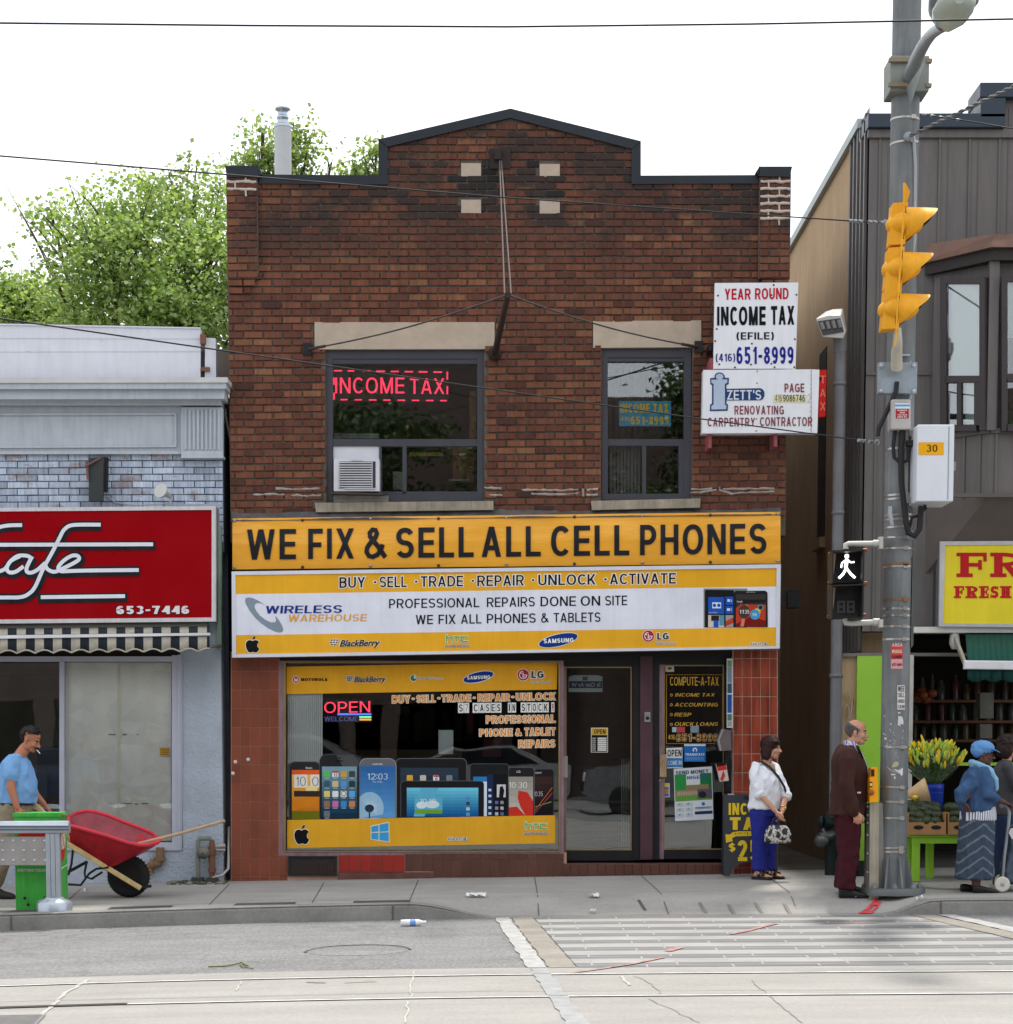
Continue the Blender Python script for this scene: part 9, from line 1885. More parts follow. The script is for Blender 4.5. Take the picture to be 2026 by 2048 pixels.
m,nt,b_=new_mat('snakeskin print');vec=coords(nt,(1,1,.8));vo=nd(nt,'ShaderNodeTexVoronoi',feature='DISTANCE_TO_EDGE');vo.inputs['Scale'].default_value=13;nz=nd(nt,'ShaderNodeTexNoise');nz.inputs['Scale'].default_value=30;ad=nd(nt,'ShaderNodeVectorMath',operation='MULTIPLY_ADD');ad.inputs[1].default_value=(.04,.04,.04);nt.links.new(vec,nz.inputs['Vector']);nt.links.new(nz.outputs[1],ad.inputs[0]);nt.links.new(vec,ad.inputs[2]);nt.links.new(ad.outputs[0],vo.inputs['Vector'])
c=ramp(nt,vo.outputs['Distance'],[(.10,S(206,202,194)),(.16,(.02,.016,.014,1))]);c=mixc(nt,'MULTIPLY',1,c,ramp(nt,tnoise(nt,vec,60,3),[(.42,g4(.25)),(.55,g4(1))]));nt.links.new(c,b_.inputs['Base Color']);b_.inputs['Roughness'].default_value=.45
mb=MB();rows=[(.0,.125,.055),(.02,.14,.07),(.09,.142,.07),(.15,.118,.055),(.182,.085,.03),(.188,.05,.012)];z0=toP(0,1270,by).z;xc=toP(620,1170,by).x
mb.loft([(Vector((xc,by,z0+a)),Vector((w,0,0)),Vector((0,d_,0)))for a,w,d_ in rows],n=28,e=3);part('bag_body',fuse(mb,.009,3,.5,.003),m,hbg)
mb=MB()
for dx,t in((-.035,-.03),(.04,.03)):mb.tube([Vector((xc+dx-.035,by+t,z0+.17)),Vector((xc+dx*.9-.02,by+t*.6,z0+.25)),toP(632,985,by+t*.4)+Vector((dx*.4,0,0)),Vector((xc+dx*.9+.03,by+t*.6,z0+.25)),Vector((xc+dx+.04,by+t,z0+.17))],.008,8)
part('bag_handle',mb,M('dark brown leather',S(48,34,32),.5),hbg)
# --- woman in the blue cap with a shopping trolley
cy=-2.62;cx=P(*q('B4',1232,1720),cy).x;cz=gz(cx,cy);g3=Fig(cx,cy,cz,0);g3.k=.966
cw=thing('person','woman in a blue cap, denim jacket and long chevron skirt pushing a shopping trolley','person',g3.o)
H=g3.turn(-4,6);hc=g3.p(.055,0,1.375);hm,at=head(hc,H,.90,True,.9);sk3=skinmat('deep brown skin',S(88,58,48))
def tc_(x,yb,yy):return P(*q('B4',x,yb),yy)
S1_,E1_,W1_=g3.p(-.04,-.16,1.19),tc_(1118,1000,cy-.26),tc_(1150,1070,cy-.25);S2_,E2_,W2_=g3.p(.02,.15,1.19),tc_(1322,1010,cy+.14),tc_(1450,1075,cy+.06)
S2n,E2n,W2n=g3.p(.03,-.13,1.18),tc_(1318,1020,cy-.17),tc_(1438,1072,cy-.08)
body=MB();g3.tor([(.70,0,.13,.155),(.9,.0,.13,.15),(1.1,.0,.12,.16),(1.19,-.01,.08,.14),(1.23,.0,.05,.07)],body);g3.limb([(.0,0,1.20),(.035,0,1.29)],[.054,.048],body)
for s in(-1,1):g3.limb([(0,s*.07,.70),(.0,s*.07,.40),(-.01+(.03 if s>0 else 0),s*.06,.06)],[.085,.06,.042],body)
body.tube([S2n,E2n,W2n],[.045,.038,.028],12,round_=True);body.tube([S2_,g3.p(-.08,.2,1.0),g3.p(-.12,.12,.93)],[.045,.038,.028],12,round_=True)
hd_=(tc_(1475,1085,cy-.05)-W2n);h1=hand(W2n,hd_,(-Z_+X_*.2),(Y_*.9+X_*.1),.7,.88);wbk=tc_(1140,1062,cy-.2);h2=hand(wbk,Z_*-.8+X_*.35,X_*.6+Y_*.5,-Y_*.8+X_*.3,.8,.85)
body.tube([g3.p(-.09,-.14,1.02),g3.p(-.115,-.16,.97),wbk],[.035,.032,.026],10,round_=True)
part('body',join(fuse(body,.012,3),fuse(hm,.005,3),h1,h2),sk3,cw);facebits(cw,at,.90,H,M('black brow',(.012,.010,.009,1),.8),.9,M('dark lips',S(92,50,50),.45))
A=(H.F2,H.L,H.Z2);mcap=cloth('sky blue cap',S(96,146,200),.12,.85,240);cp=MB();cp.ell(at(-.018,0,.062),(.112,.094,.070),A);cp.ell(at(-.055,0,.028),(.078,.088,.070),A);part('cap',fuse(cp,.008,3,.5,.006,(20,20,20)),mcap,cw)
mb=MB();mb.loft([(at(.065,0,.058),H.L*.075,H.Z2*.007),(at(.105,0,.05),H.L*.070,H.Z2*.007),(at(.15,0,.036),H.L*.048,H.Z2*.006),(at(.165,0,.03),H.L*.018,H.Z2*.004)],n=20);part('cap_brim',mb,mcap,cw)
mb=MB();mb.tube([at(.03,-.083,.004),at(.09,-.07,.002),at(.106,-.02,.002),at(.106,.02,.002)],.003,6);mb.ell(at(.096,-.036,-.004),(.005,.024,.017),A,12,8);mb.ell(at(.096,.036,-.004),(.005,.024,.017),A,12,8);part('sunglasses',mb,M('black glasses',(.01,.01,.01,1),.2),cw)
md_=cloth('blue denim',S(58,84,120),.35,.9,260,.25);jk=MB();g3.tor([(.80,-.005,.150,.180),(.83,-.005,.168,.192),(.95,.0,.175,.192),(1.08,.005,.165,.196),(1.16,-.01,.125,.19),(1.21,-.012,.085,.14),(1.24,-.01,.065,.085)],jk)
jk.tube([S2n,S2n.lerp(E2n,.5),E2n,E2n.lerp(W2n,.42)],[.068,.070,.062,.052],14,round_=True);jk.tube([g3.p(-.06,-.15,1.19),g3.p(-.095,-.175,1.08),tc_(1120,1010,cy-.2),tc_(1132,1046,cy-.2)],[.062,.066,.062,.054],14,round_=True);jk.tube([S2_,g3.p(-.08,.2,1.0)],[.066,.06],12,round_=True)
part('denim_jacket',fuse(jk,.009,2,.5,.010,(14,14,7),8),md_,cw)
msc=cloth('pale blue scarf',S(134,178,206),.15,.9);sc_=MB()
for k in range(3):sc_.tube([g3.p(.02+.085*math.cos(a)+.01*k,.085*math.sin(a),1.255-.028*k-.035*math.cos(a))for a in[2*math.pi*i/16 for i in range(17)]],.028,10)
sc_.tube([g3.p(.11,-.04,1.21),g3.p(.15,-.06,1.12),g3.p(.165,-.06,1.03)],[.035,.04,.03],10,round_=True);part('scarf',fuse(sc_,.009,2,.5,.005,(20,20,12)),msc,cw)
mss=stripes('white striped shirt',S(216,218,226),S(56,60,84),(1.0,.25,0),.022,.62,.01);mb=MB();g3.tor([(.715,.01,.166,.176),(.72,.01,.170,.182),(.80,.01,.166,.182),(.86,.008,.160,.178)],mb);part('striped_shirt',fuse(mb,.010,2,.5,.006,(14,14,3)),mss,cw)
m,nt,b_=new_mat('chevron denim skirt');tcx=nd(nt,'ShaderNodeTexCoord');sep=nd(nt,'ShaderNodeSeparateXYZ');nt.links.new(tcx.outputs['Object'],sep.inputs[0])
ab=nd(nt,'ShaderNodeMath',operation='ADD');ab.inputs[1].default_value=-.03;nt.links.new(sep.outputs[0],ab.inputs[0]);aa=nd(nt,'ShaderNodeMath',operation='ABSOLUTE');nt.links.new(ab.outputs[0],aa.inputs[0])
ml_=nd(nt,'ShaderNodeMath',operation='MULTIPLY_ADD');ml_.inputs[1].default_value=.75;nt.links.new(aa.outputs[0],ml_.inputs[0]);nt.links.new(sep.outputs[2],ml_.inputs[2]);n5=nd(nt,'ShaderNodeMath',operation='MULTIPLY_ADD');n5.inputs[1].default_value=.05;nt.links.new(tnoise(nt,tcx.outputs['Object'],9,3),n5.inputs[0]);nt.links.new(ml_.outputs[0],n5.inputs[2]);dv=nd(nt,'ShaderNodeMath',operation='DIVIDE');dv.inputs[1].default_value=.105;nt.links.new(n5.outputs[0],dv.inputs[0]);fr_=nd(nt,'ShaderNodeMath',operation='FRACT');nt.links.new(dv.outputs[0],fr_.inputs[0])
c=ramp(nt,fr_.outputs[0],[(0,S(54,66,84)),(.40,S(54,66,84)),(.55,S(108,122,136)),(.70,S(54,66,84))]);c=mixc(nt,'MULTIPLY',1,c,ramp(nt,tnoise(nt,tcx.outputs['Object'],12,4),[(.3,g4(.75)),(.7,g4(1.15))]));nt.links.new(c,b_.inputs['Base Color']);b_.inputs['Roughness'].default_value=.9
mb=MB();g3.tor([(.135,-.02,.165,.16),(.14,-.02,.178,.17),(.35,-.01,.172,.168),(.55,.0,.168,.172),(.68,.005,.165,.176),(.78,.005,.150,.165)],mb);part('long_skirt',fuse(mb,.011,2,.5,.012,(13,13,1.6),4),m,cw)
for x,l in((.05,-.075),(-.04,.075)):
 o,*_=shoe(g3,x,l,gz(g3.p(x,l,0).x,g3.p(x,l,0).y)-cz,.26,.043,None,h=.075);part('shoe',o,mshoe,cw)
ty=-2.50;tz=gz(P(*q('B4',1418,1680),ty).x,ty);tl=thing('shopping_trolley','grey blue two wheeled shopping trolley at the edge of the picture','shopping trolley',Vector((tc_(1440,1700,ty).x,ty,tz)))
mfr=M('grey trolley tube',S(150,154,160),.4,.4);mb=MB()
for dy in(-.13,.17):mb.tube([tc_(a,b,ty+dy)for a,b in((1415,1092),(1440,1090),(1462,1108),(1470,1150),(1462,1240),(1436,1440),(1418,1660))],.016,10)
mb.tube([tc_(1418,1092,ty-.13),tc_(1418,1092,ty+.17)],.02,10);mb.tube([tc_(1418,1660,ty-.13),tc_(1600,1650,ty-.13)],.014,8);part('tube_frame',mb,mfr,tl)
mb=MB();mb.tube([tc_(1418,1092,ty-.10),tc_(1418,1092,ty+.14)],.026,12);part('handle_grip',mb,M('grey foam grip',S(150,150,152),.8),tl)
mb=MB();sec=[]
for yb,x0,x1 in((1235,1478,1680),(1300,1462,1690),(1420,1440,1690),(1540,1410,1690),(1610,1408,1680),(1622,1430,1660)):
 a,b=tc_(x0,yb,ty),tc_(x1,yb,ty);sec.append(((a+b)/2,Vector(((b-a).length/2,0,0)),Vector((0,.155,0))))
mb.loft(sec,n=28,e=3.2);part('bag',fuse(mb,.012,2,.5,.016,(9,9,7)),cloth('slate blue nylon',S(82,94,110),.2,.6,120),tl)
mb=MB();mb.prism([tc_(a,b,ty-.165)for a,b in((1466,1285),(1480,1255),(1530,1240),(1530,1300),(1490,1330))][::-1],(0,.01,0));part('white_flap',mb,F('white bag',S(206,206,206)),tl)
for dy in(-.20,.24):
 wcn=tc_(1418,1682,ty+dy);wcn.z=tz+.076;mb=MB();mb.lathe([(.052,-.018),(.068,-.02),(.075,-.01),(.075,.01),(.068,.02),(.052,.018)],wcn,28,0,(0,1,0));w_=part('wheel',mb,M('white plastic tyre',S(206,200,186),.5),tl)
 mb=MB();mb.lathe([(.001,-.024),(.018,-.023),(.022,-.016),(.052,-.013),(.053,.013),(.022,.016),(.001,.02)],wcn,24,0,(0,1,0))
 for k in range(6):a=k*math.pi/3;mb.ell(wcn+Vector((math.cos(a)*.036,-.014,math.sin(a)*.036)),(.008,.003,.008),None,8,6,1)
 part('hub',mb,[M('blue grey hub',S(150,166,186),.45),M('hub hole',(.04,.045,.05,1),.7)],w_)
mb=MB();mb.tube([tc_(1418,1682,ty-.2),tc_(1418,1682,ty+.24)],.01,8);part('axle',mb,mfr,tl)
# --- woman in grey behind
ky=-1.90;kx=P(*q('B4',1425,1600),ky).x;kz=gz(kx,ky);g4_=Fig(kx,ky,kz,-6)
gw=thing('person','dark haired woman in a grey top and jeans half hidden behind the shopping trolley','person',g4_.o)
H=g4_.turn(-14,4);hc=g4_.p(.03,0,1.375);hm,at=head(hc,H,.90,True,.85)
body=MB();g4_.tor([(.70,0,.12,.155),(.9,.0,.12,.15),(1.1,.0,.11,.16),(1.19,-.01,.08,.14),(1.23,.0,.05,.07)],body);g4_.limb([(.0,0,1.20),(.03,0,1.29)],[.05,.046],body)
for s in(-1,1):g4_.limb([(0,s*.07,.70),(.0,s*.07,.40),(-.01,s*.07,.06)],[.085,.06,.042],body)
sA,eA,wA=g4_.p(.0,-.16,1.18),g4_.p(.10,-.19,.97),g4_.p(.30,-.12,.99);body.tube([sA,eA,wA],[.045,.038,.028],12,round_=True);body.tube([g4_.p(0,.16,1.18),g4_.p(.10,.19,.97),g4_.p(.30,.12,.99)],[.045,.038,.028],12,round_=True)
h1=hand(wA,g4_.F,-Z_,g4_.L,.7,.88);part('body',join(fuse(body,.012,3),fuse(hm,.005,3),h1),skinmat('light tan skin',S(200,152,126)),gw);hb2=cloth('black brown hair',S(42,28,26),.4,.5,90,.5);facebits(gw,at,.90,H,hb2,.8)
A=(H.F2,H.L,H.Z2);hr=MB();hr.ell(at(-.022,0,.045),(.108,.098,.088),A);hr.ell(at(-.075,0,-.02),(.055,.095,.10),A)
for s in(-1,1):hr.ell(at(-.03,s*.068,-.035),(.072,.040,.095),A)
hr.ell(at(.058,0,.070),(.036,.065,.03),A);part('hair',fuse(hr,.008,3,.5,.008,(30,30,20)),hb2,gw)
mb=MB();mb.tube([at(.0,-.08,.004),at(.085,-.07,.004),at(.103,-.02,.002),at(.103,.02,.002)],.0025,6);part('glasses',mb,M('black glasses',(.01,.01,.01,1),.2),gw)
mgt=cloth('charcoal jersey',S(70,70,74),.12,.9);tp=MB();g4_.tor([(.70,0,.14,.175),(.9,.0,.135,.17),(1.08,.005,.14,.18),(1.16,-.01,.105,.175),(1.21,-.01,.07,.12),(1.24,0,.055,.07)],tp);tp.tube([sA,eA,eA.lerp(wA,.85)],[.06,.054,.038],12,round_=True);tp.tube([g4_.p(0,.16,1.18),g4_.p(.10,.19,.97),g4_.p(.26,.13,.985)],[.06,.054,.038],12,round_=True);part('long_sleeve_top',fuse(tp,.011,2,.5,.006,(9,9,5)),mgt,gw)
tr=MB();g4_.tor([(.64,0,.13,.17),(.74,0,.125,.165)],tr)
for s in(-1,1):g4_.limb([(.0,s*.082,.68),(.0,s*.08,.40),(-.01,s*.075,.10)],[.10,.078,.064],tr)
part('jeans',fuse(tr,.012,2,.5,.005),cloth('dark blue jeans',S(40,54,84),.2,.9),gw)
for s in(-1,1):o,*_=shoe(g4_,.0,s*.08,0,.25,.042,None,h=.075);part('shoe',o,mshoe,gw)
# --- moustached man pushing the wheelbarrow
my=-1.62;mx=P(*q('B1',60,1750),my).x;mz5=gz(mx,my);g5=Fig(mx,my,mz5,-12)
def tm(x,yb,yy):return P(*q('B1',x,yb),yy)
mw=thing('person','moustached man in a light blue t-shirt with a cigarette pushing the red wheelbarrow','person',g5.o)
kh=1.02;H=g5.turn(-10,22);hc=tm(196,738,my);hm,at=head(hc,H,.97);skm=skinmat('sun browned skin',S(176,116,88))
SH=tm(70,890,my-.2);EH=tm(72,1055,my-.25);WH_=tm(112,1180,my-.27);SH2=tm(150,890,my+.2);EH2=tm(225,1090,my+.26);WH2=tm(288,1160,my+.28)
tcx_=tm(125,1000,my).x-g5.o.x
body=MB()
def t5(z,f,d,w,mb):mb.append((z,f,d,w))
rows=[(.88,.10,.13,.16),(1.0,.10,.13,.16),(1.2,.10,.13,.17),(1.36,.10,.10,.16),(1.43,.12,.06,.09)];g5.tor(rows,body);body.tube([g5.p(.12,0,1.40),hc-H.Z2*.09-H.F2*.02],[.064,.058],12,round_=True)
for s,ph in((-1,-.10),(1,.14)):g5.limb([(.09,s*.09,.90),(.09+ph*.8,s*.09,.48),(.02+ph*1.6,s*.085,.09)],[.09,.062,.045],body)
body.tube([SH,EH,WH_],[.055,.046,.032],12,round_=True);body.tube([SH2,EH2,WH2],[.052,.044,.03],12,round_=True)
h1=hand(WH_,tm(128,1235,my-.28)-WH_,X_*.2+Y_*.9,X_*.9+Z_*.2,.9,1.0);h2=hand(WH2,tm(325,1195,my+.28)-WH2,-Z_*.6-X_*.3-Y_*.3,-Y_*.8+Z_*.3,.9,1.0)
part('body',join(fuse(body,.013,3),fuse(hm,.0055,3),h1,h2),skm,mw);hk=cloth('black hair',(.010,.009,.009,1),.4,.45,90,.5);facebits(mw,at,.97,H,hk,1.3,M('brown lips',S(138,88,78),.5))
A=(H.F2,H.L,H.Z2);mb=shell(at(-.014,0,.040),(.110,.087,.100),A,lambda f,l,z:(z>.028-f*.35 or f<-.035)and z>-.075 and f<.088 and not(f>.02 and z<.045),.01,.01);part('hair',mb,hk,mw).modifiers.new('solid','SOLIDIFY').thickness=.014
mb=MB();mb.tube([at(.088,-.034,-.063),at(.106,-.014,-.053),at(.109,0,-.052),at(.106,.014,-.053),at(.088,.034,-.063)],[.005,.009,.009,.009,.005],8,round_=True);part('moustache',mb,hk,mw)
mb=MB();mb.tube([at(-.02,-.094,.06),at(.03,-.088,.09),at(.066,-.055,.115),at(.074,0,.12),at(.066,.055,.115),at(-.02,.094,.06)],.005,6);mb.ell(at(.058,-.04,.122),(.012,.03,.018),A,12,8);mb.ell(at(.058,.04,.122),(.012,.03,.018),A,12,8);part('sunglasses',mb,M('black glasses',(.01,.01,.01,1),.2),mw)
c0=at(.104,-.012,-.070);c1=tm(258,828,my-.05);mb=MB();mb.tube([c0,c1],.0048,8);mb.tube([c0.lerp(c1,.96),c1+(c1-c0)*.05],.0046,8,1);solo('cigarette',mb,[F('cigarette paper',S(226,222,216)),M('ash',S(120,116,112),.9)],'white cigarette in the mouth of the moustached man','cigarette',c0)
mts=cloth('light blue cotton',S(118,164,212),.08,.85,240);ts_=MB();g5.tor([(.955,.115,.165,.185),(.96,.115,.172,.192),(1.06,.12,.180,.19),(1.18,.12,.172,.195),(1.30,.105,.150,.20),(1.37,.10,.115,.19),(1.42,.11,.08,.13),(1.445,.12,.066,.08)],ts_)
ts_.tube([SH+Z_*.02+X_*.03,SH.lerp(EH,.3),SH.lerp(EH,.52)],[.070,.078,.074],14,round_=True);ts_.tube([SH2,SH2.lerp(EH2,.3),SH2.lerp(EH2,.52)],[.07,.076,.072],14,round_=True);part('tshirt',fuse(ts_,.010,2,.5,.014,(9,9,6),6),mts,mw)
tr=MB();g5.tor([(.86,.10,.14,.18),(.97,.105,.142,.182)],tr)
for s,ph in((-1,-.10),(1,.14)):g5.limb([(.09,s*.095,.88),(.09+ph*.8,s*.095,.5),(.03+ph*1.5,s*.09,.16)],[.12,.10,.085],tr)
part('trousers',fuse(tr,.012,2,.5,.010,(8,8,6)),cloth('khaki work trousers',S(140,128,108),.25,.9),mw)
mb=MB();mb.loft([(g5.p(.108,0,.962+d_),g5.F*.150,g5.L*.19)for d_ in(-.022,.0)],n=26,caps=False,e=2.3);part('belt',mb,mst,mw)
for s,ph in((-1,-.10),(1,.14)):o,*_=shoe(g5,.03+ph*1.5+.03,s*.09,0,.31,.052,None,h=.13);part('boot',o,M('dusty black boot',(.03,.028,.026,1),.7,var=.4),mw)
# --- trees, flue, wires, the far side of the street
def leafmat(name,stops,tr):
 m,nt,b=new_mat(name);nt.nodes.remove(b);out=nt.nodes['Material Output'];geo=nd(nt,'ShaderNodeNewGeometry');c=ramp(nt,geo.outputs['Random Per Island'],stops)
 n=tnoise(nt,coords(nt),.55,3);c=mixc(nt,'MULTIPLY',1,c,ramp(nt,n,[(.35,g4(.75)),(.65,g4(1.2))]))
 d=nd(nt,'ShaderNodeBsdfDiffuse');t=nd(nt,'ShaderNodeBsdfTranslucent');g=nd(nt,'ShaderNodeBsdfGlossy');g.inputs['Roughness'].default_value=.45;mx=nd(nt,'ShaderNodeMixShader');mx.inputs[0].default_value=tr;m2=nd(nt,'ShaderNodeMixShader');m2.inputs[0].default_value=.05
 nt.links.new(c,d.inputs[0]);c2=mixc(nt,'MULTIPLY',1,c,(1.15,1.2,.65,1));nt.links.new(c2,t.inputs[0]);nt.links.new(d.outputs[0],mx.inputs[1]);nt.links.new(t.outputs[0],mx.inputs[2]);nt.links.new(mx.outputs[0],m2.inputs[1]);nt.links.new(g.outputs[0],m2.inputs[2]);nt.links.new(m2.outputs[0],out.inputs[0]);return m
m_leaf=leafmat('maple leaf',[(0,(.15,.25,.07,1)),(.5,(.27,.38,.12,1)),(1,(.44,.52,.22,1))],.5)
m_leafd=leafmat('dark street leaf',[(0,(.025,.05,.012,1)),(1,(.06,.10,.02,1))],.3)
m_bark=M('grey bark',(.075,.06,.048,1),.95,var=.35,vs=6,bump=.8,bs=14)
def leaves(clumps,n,size,seed,flat=.55):
 """clumps: (centre, radius xyz). Leaf-sized rhombs gathered on small twigs inside each clump."""
 rg=np.random.default_rng(seed);V=[];tot=sum(r[0]*r[1]*r[2]for _,r in clumps)**1.0
 for c,r in clumps:
  k=int(n*(r[0]*r[1]*r[2])/tot);nt_=max(5,k//48)
  d=rg.normal(size=(nt_,3));d/=np.linalg.norm(d,axis=1)[:,None];rad=rg.random(nt_)**.45;tw=d*rad[:,None]*np.array(r)+np.array(c)
  idx=rg.integers(0,nt_,k);p=tw[idx]+rg.normal(size=(k,3))*np.array([.19,.19,.12])*(size/.10)
  a=rg.normal(size=(k,3));a[:,2]=a[:,2]*.5-.35;a/=np.linalg.norm(a,axis=1)[:,None];up=rg.normal(size=(k,3));up[:,2]+=1.2
  b=np.cross(a,up);b/=np.linalg.norm(b,axis=1)[:,None]+1e-6;s=size*rg.uniform(.65,1.25,k)[:,None]
  nn=np.cross(a,b)*s*.12
  V.append(np.stack([p,p+a*s*.5+b*s*.42+nn,p+a*s,p+a*s*.5-b*s*.42+nn],1))
 V=np.concatenate(V);return V.reshape(-1,3)
def leafmesh(name,V,mat):
 n=len(V)//4;me=bpy.data.meshes.new(name);me.vertices.add(len(V));me.vertices.foreach_set('co',V.ravel());me.loops.add(len(V));me.loops.foreach_set('vertex_index',np.arange(len(V),dtype=np.int32));me.polygons.add(n);me.polygons.foreach_set('loop_start',np.arange(0,len(V),4,dtype=np.int32));me.update();me.validate();me.materials.append(mat);return me
def tree(label,base,clumps,n,size,seed,trunk_r,mat,name='maple_tree',group=None):
 o=thing(name,label,'tree',base,group);b0=Vector(base);rr=random.Random(seed);cs=[Vector(c)for c,r in clumps];top=sum(cs,Vector())/len(cs)
 fork=b0.lerp(top,.45);fork.x+=rr.uniform(-.2,.2);mb=MB();mb.tube([b0-Vector((0,0,.1)),b0.lerp(fork,.5)+Vector((rr.uniform(-.1,.1),0,0)),fork],[trunk_r*1.25,trunk_r,trunk_r*.85],12);part('trunk',mb,m_bark,o)
 mb=MB()
 for c,r in clumps:
  c=Vector(c);m1=fork.lerp(c,.5)+Vector((rr.uniform(-.3,.3),rr.uniform(-.2,.2),rr.uniform(-.1,.3)));mb.tube([fork,m1,c],[trunk_r*.5,trunk_r*.28,trunk_r*.1],7)
  for k in range(7):
   e=c+Vector((rr.uniform(-1,1)*r[0],rr.uniform(-1,1)*r[1],rr.uniform(-.8,1)*r[2]));s_=m1.lerp(c,rr.random());mb.tube([s_,s_.lerp(e,.55)+Vector((0,0,.1)),e],[trunk_r*.12,trunk_r*.07,trunk_r*.02],5)
 part('limb',mb,m_bark,o);off=np.array(base);me=leafmesh('crown',leaves(clumps,n,size,seed)-off,mat);c=bpy.data.objects.new('crown',me);COL.objects.link(c);c.parent=o;return o
def C3(u,v,y,rx,rz_,ry=None):p=P(u*1.0602,v*1.0602,y);return((p.x,p.y,p.z),(rx,ry or rx,rz_))
Yt=15.0
tree('big pale green maple rising behind the cafe parapet',(P(300,900,Yt).x,Yt,0),[C3(95,395,Yt,.7,.35),C3(150,430,Yt,.9,.5),C3(210,400,Yt-.5,.9,.6),C3(255,450,Yt,1.2,.8),C3(330,400,Yt+.3,1.2,.7),C3(375,350,Yt+.5,.8,.45),C3(415,420,Yt,1.0,.8),C3(180,500,Yt-.4,1.1,.8),C3(270,540,Yt-.8,1.5,1.0),C3(360,510,Yt-.5,1.4,1.0),C3(420,560,Yt,1.2,.9),C3(170,590,Yt-.5,1.0,.7),C3(330,610,Yt-.6,1.6,.8),C3(430,640,Yt-.3,.9,.7),C3(220,630,Yt,1.3,.6)],26000,.092,3,.2,m_leaf)
tree('lower maple crown at the picture edge behind the cafe',(P(10,900,Yt+2).x-.3,Yt+2,0),[C3(-30,520,Yt+2,1.0,.6),C3(20,560,Yt+2,1.0,.55),C3(80,575,Yt+2,.8,.45),C3(40,610,Yt+2,1.5,.5),C3(115,615,Yt+2,.7,.3)],8500,.10,5,.16,m_leaf)
Yc=17.0
tree('maple crown showing above the brick shop roof behind the grey flue',(P(560,900,Yc).x,Yc,0),[C3(495,245,Yc,.22,.28),C3(505,285,Yc,.45,.45),C3(560,262,Yc,.35,.35),C3(470,310,Yc,.35,.3),C3(575,300,Yc,.35,.3),C3(622,310,Yc,.10,.2),C3(530,345,Yc,.6,.3)],2600,.10,8,.16,m_leaf)
tree('small maple crown peeping out beside the stepped gable',(P(720,900,Yc).x,Yc-.5,0),[C3(690,300,Yc-.5,.25,.25),C3(708,290,Yc-.5,.25,.3),C3(672,322,Yc-.5,.2,.15),C3(715,345,Yc-.5,.5,.3)],1300,.10,9,.14,m_leaf)
yf_=3.2;fl_=thing('roof_flue','pale grey round flue with a galvanised cap on the brick shop roof','flue',P(*q('T1',1067,655),yf_)-Vector((0,0,1)));r0=(P(*q('T1',1100,600),yf_).x-P(*q('T1',1036,600),yf_).x)/2
def KF(y_):return P(*q('T1',1067,y_),yf_)
mb=MB();mb.tube([KF(660)-Vector((0,0,1.2)),KF(482)],r0,24);part('pipe',mb,M('pale grey flue',S(190,192,194),.6,.1,var=.1),fl_)
mb=MB();z0=KF(482);zz_=lambda y_:KF(y_).z-z0.z;mb.lathe([(r0*1.05,0),(r0*1.05,zz_(472)),(r0*.65,zz_(468)),(r0*.65,zz_(450)),(r0*.72,zz_(448)),(r0*.72,zz_(440)),(r0*.6,zz_(438)),(r0*.6,zz_(420)),(r0*.9,zz_(415)),(r0*.9,zz_(408)),(.01,zz_(404))],z0,24);part('cap',mb,M('galvanised cap',S(176,186,196),.3,.7),fl_)
m_wire=M('black cable',(.012,.012,.014,1),.5)
def wire(name,label,pts,r,mat=None,sag=0):
 mb=MB();out=[]
 for a,b in zip(pts,pts[1:]):
  for i in range(12):t=i/12;out.append(a.lerp(b,t)-Vector((0,0,sag*4*t*(1-t))))
 out.append(pts[-1]);mb.tube(out,r,7);return solo(name,mb,mat or m_wire,label,'overhead wire',out[0])
wire('overhead_wire','topmost black overhead wire crossing the white sky from edge to edge',[P(-200,44,-11.5),P(500,51,-11.5),P(1013,53.5,-11.5),P(1500,48,-11.5),P(2230,34,-11.5)],.0052)
anc=P(*q('T2',1440,842),-2.72);wire('overhead_wire','black overhead wire crossing in front of the brick gable to the traffic signal',[P(-160,300,-8),P(0,311.7,-7.6),P(1013,395,-4.9),P(*q('T2',1290,833),-3.1),anc],.0062)
e3=P(*q('T8',408,864),-2.75);wire('overhead_wire','lower black overhead wire running down past the upper windows to the control cabinet',[P(-160,620,-8),P(0,637,-7.4),P(450,701.6,-6),P(1013,782.6,-4.6),P(1404,838,-3.6),e3],.0062)
mb=MB();rr=random.Random(3)
for p0,p1 in((P(*q('T2',1290,833),-3.1),anc),(P(*q('T8',300,852),-2.95),e3)):
 for t in(.0,.12,.25,.5,.62,.8):p=p0.lerp(p1,t);mb.tube([p,p0.lerp(p1,t+.08)],.016,8)
 mb.lathe([(.02,-.008),(.03,-.008),(.03,.008),(.02,.008)],p0.lerp(p1,.92),12,0,(0,1,0))
solo('wire_clamp',mb,M('galvanised clamp',S(140,146,150),.4,.6),'galvanised wire clamps and eye bolts beside the utility pole','clamp',anc)
def twist(a,b,r,mat,label):
 mb=MB();n=60;ax=(b-a).normalized();x=ax.cross(Vector((0,0,1))).normalized();y=ax.cross(x)
 for ph in(0,math.pi):mb.tube([a.lerp(b,i/n)+(x*math.cos(i*.9+ph)+y*math.sin(i*.9+ph))*r for i in range(n+1)],r,6)
 return solo('overhead_wire',mb,mat,label,'overhead wire',a)
m_gw=M('grey stranded wire',S(112,114,116),.5,.5)
twist(P(*q('T2',1515,515),-2.78),P(*q('T2',1990,290),-4.6),.010,m_gw,'twisted grey wire rising from the pole to the upper corner of the picture')
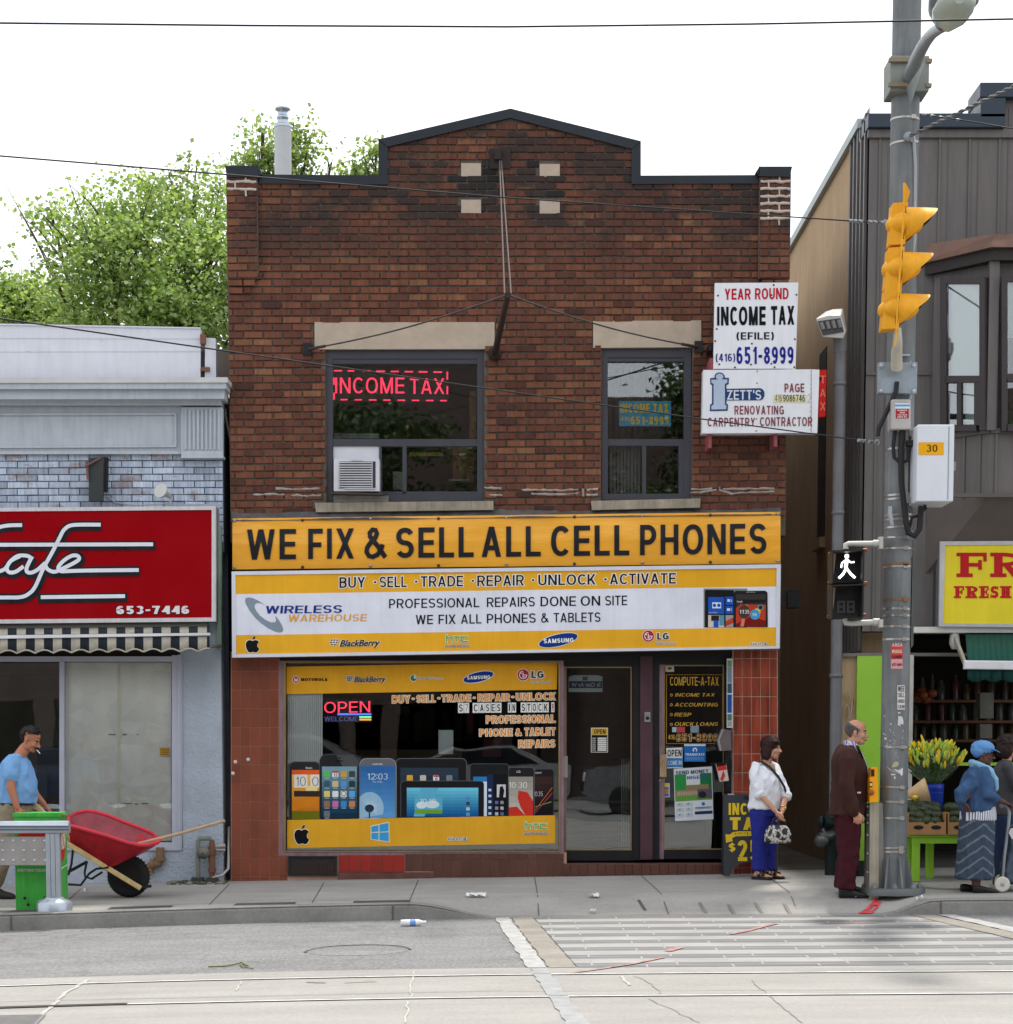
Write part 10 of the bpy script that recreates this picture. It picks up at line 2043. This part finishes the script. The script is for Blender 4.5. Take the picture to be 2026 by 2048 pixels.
wire('overhead_wire','thin black wire leaving the pole past the brown building coping',[P(*q('T2',1560,430),-2.75),P(*q('T2',1750,458),-2.9),P(*q('T2',2000,500),-3.2)],.0055);
mb=MB()
for k in range(5):p=P(*q('T2',1575+k*32,432+k*5),-2.78);mb.ell(p,(.03,.012,.012),None,8,6)
p=P(*q('T2',1516,515),-2.8);mb.lathe([(.03,-.01),(.045,-.01),(.045,.01),(.03,.01)],p,12,0,(0,1,0));mb.ell(p,(.03,.03,.05));solo('wire_clamp',mb,MC['galvanised clamp'],'galvanised tensioner fittings at the top of the utility pole straps','clamp',p)
ob_=thing('opposite_building','brick shop row across the street mirrored in the shop windows','building',(0,-44,0));mb=MB();mb.box(-26,1.0,-52,-44,-.5,15.5);mb.box(1.0,30,-52,-43.9,-.5,12.4);part('wall',mb,M('opposite brick',(.085,.062,.055,1),.9,var=.3),ob_)
mb=MB()
for k in range(14):mb.box(-24+k*3.6,-22.6+k*3.6,-44.05,-44,4.2,6.2,0);mb.box(-25+k*3.6,-22.0+k*3.6,-44.08,-44,.3,3.0,1)
part('window',mb,[M('opposite glass',(.03,.035,.04,1),.2),M('opposite shopfront',(.17,.18,.17,1),.4)],ob_)
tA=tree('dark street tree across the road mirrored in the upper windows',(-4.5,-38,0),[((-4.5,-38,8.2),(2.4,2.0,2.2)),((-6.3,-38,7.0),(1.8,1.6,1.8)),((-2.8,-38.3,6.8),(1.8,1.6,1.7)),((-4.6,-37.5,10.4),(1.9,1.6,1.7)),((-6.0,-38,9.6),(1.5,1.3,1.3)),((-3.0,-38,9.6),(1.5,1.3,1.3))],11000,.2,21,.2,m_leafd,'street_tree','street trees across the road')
def dup(o,loc,label,s_=1.0,rz=0):
 r_=o.copy();COL.objects.link(r_);r_.location=loc;r_['label']=label;r_.scale=(s_,s_,s_);r_.rotation_euler=(0,0,rz)
 for ch in list(o.children):c=ch.copy();COL.objects.link(c);c.parent=r_
 return r_
dup(tA,(6.6,-39,0),'tall street tree across the road mirrored in the small upper window',1.12,2.0);dup(tA,(4.3,-37,0),'smaller street tree across the road mirrored low in the small upper window',.78,5.0);dup(tA,(0.6,-41,0),'street tree across the road mirrored behind the gable windows',1.0,4.0);dup(tA,(-11.5,-38,0),'street tree across the road mirrored in the cafe glass',1.0,1.0);dup(tA,(12.5,-38,0),'street tree across the road mirrored in the bay window',.95,3.0)
def carbuild(label,cx,cy,col,van=0):
 o=thing('parked_car',label,'car',(cx,cy,0),'cars parked across the road');h=.25*van;mb=MB();L2=2.25
 prof=[(-L2,.45),(-L2+.03,.85),(-L2+.35,1.0),(-1.25,1.05),(-.55,1.48+h),(.9,1.52+h),(1.75,1.10+h*.8),(L2,1.02+h*.5),(L2,.45),(L2-.1,.30),(-L2+.1,.30)]
 mb.prism([Vector((cx+a,cy+.86,b+.12))for a,b in prof],(0,-1.72,0));part('body',mb,M('car paint '+label[:14],col,.25,.3,coat=.8),o,bevel=.09)
 mb=MB();gl_=[(-1.12,1.06),(-.55,1.42+h),(.85,1.45+h),(1.45,1.10+h*.8)];mb.prism([Vector((cx+a,cy+.875,b+.12))for a,b in gl_],(0,-1.75,0));part('window',mb,M('car glass',(.01,.012,.014,1),.08),o)
 for a in(-1.4,1.4):
  mb=MB();mb.lathe([(.20,.72),(.33,.74),(.34,.80),(.34,.90),(.31,.92),(.2,.90)],(cx+a,cy,.34),28,0,(0,1,0));w_=part('wheel',mb,M('car tyre',(.012,.012,.012,1),.8),o);mb=MB();mb.lathe([(.2,.89),(.19,.86),(.05,.88),(.001,.89)],(cx+a,cy,.34),20,0,(0,1,0));part('rim',mb,M('alloy rim',(.5,.5,.5,1),.3,.8),w_)
 mb=MB();mb.box(cx-L2-.02,cx-L2+.05,cy+.45,cy+.8,.78,.95);part('headlight',mb,M('car lamp',(.7,.7,.7,1),.1),o)
carbuild('black parked car across the road mirrored in the shop window',-5.4,-27.2,(.16,.165,.17,1),1);carbuild('silver parked car across the road mirrored in the shop window',-.75,-27.4,(.27,.28,.29,1));carbuild('dark blue parked car across the road mirrored in the cafe window',-10.4,-27.3,(.02,.03,.06,1));carbuild('black parked car across the road mirrored in the shop doors',4.1,-27.2,(.03,.032,.036,1))
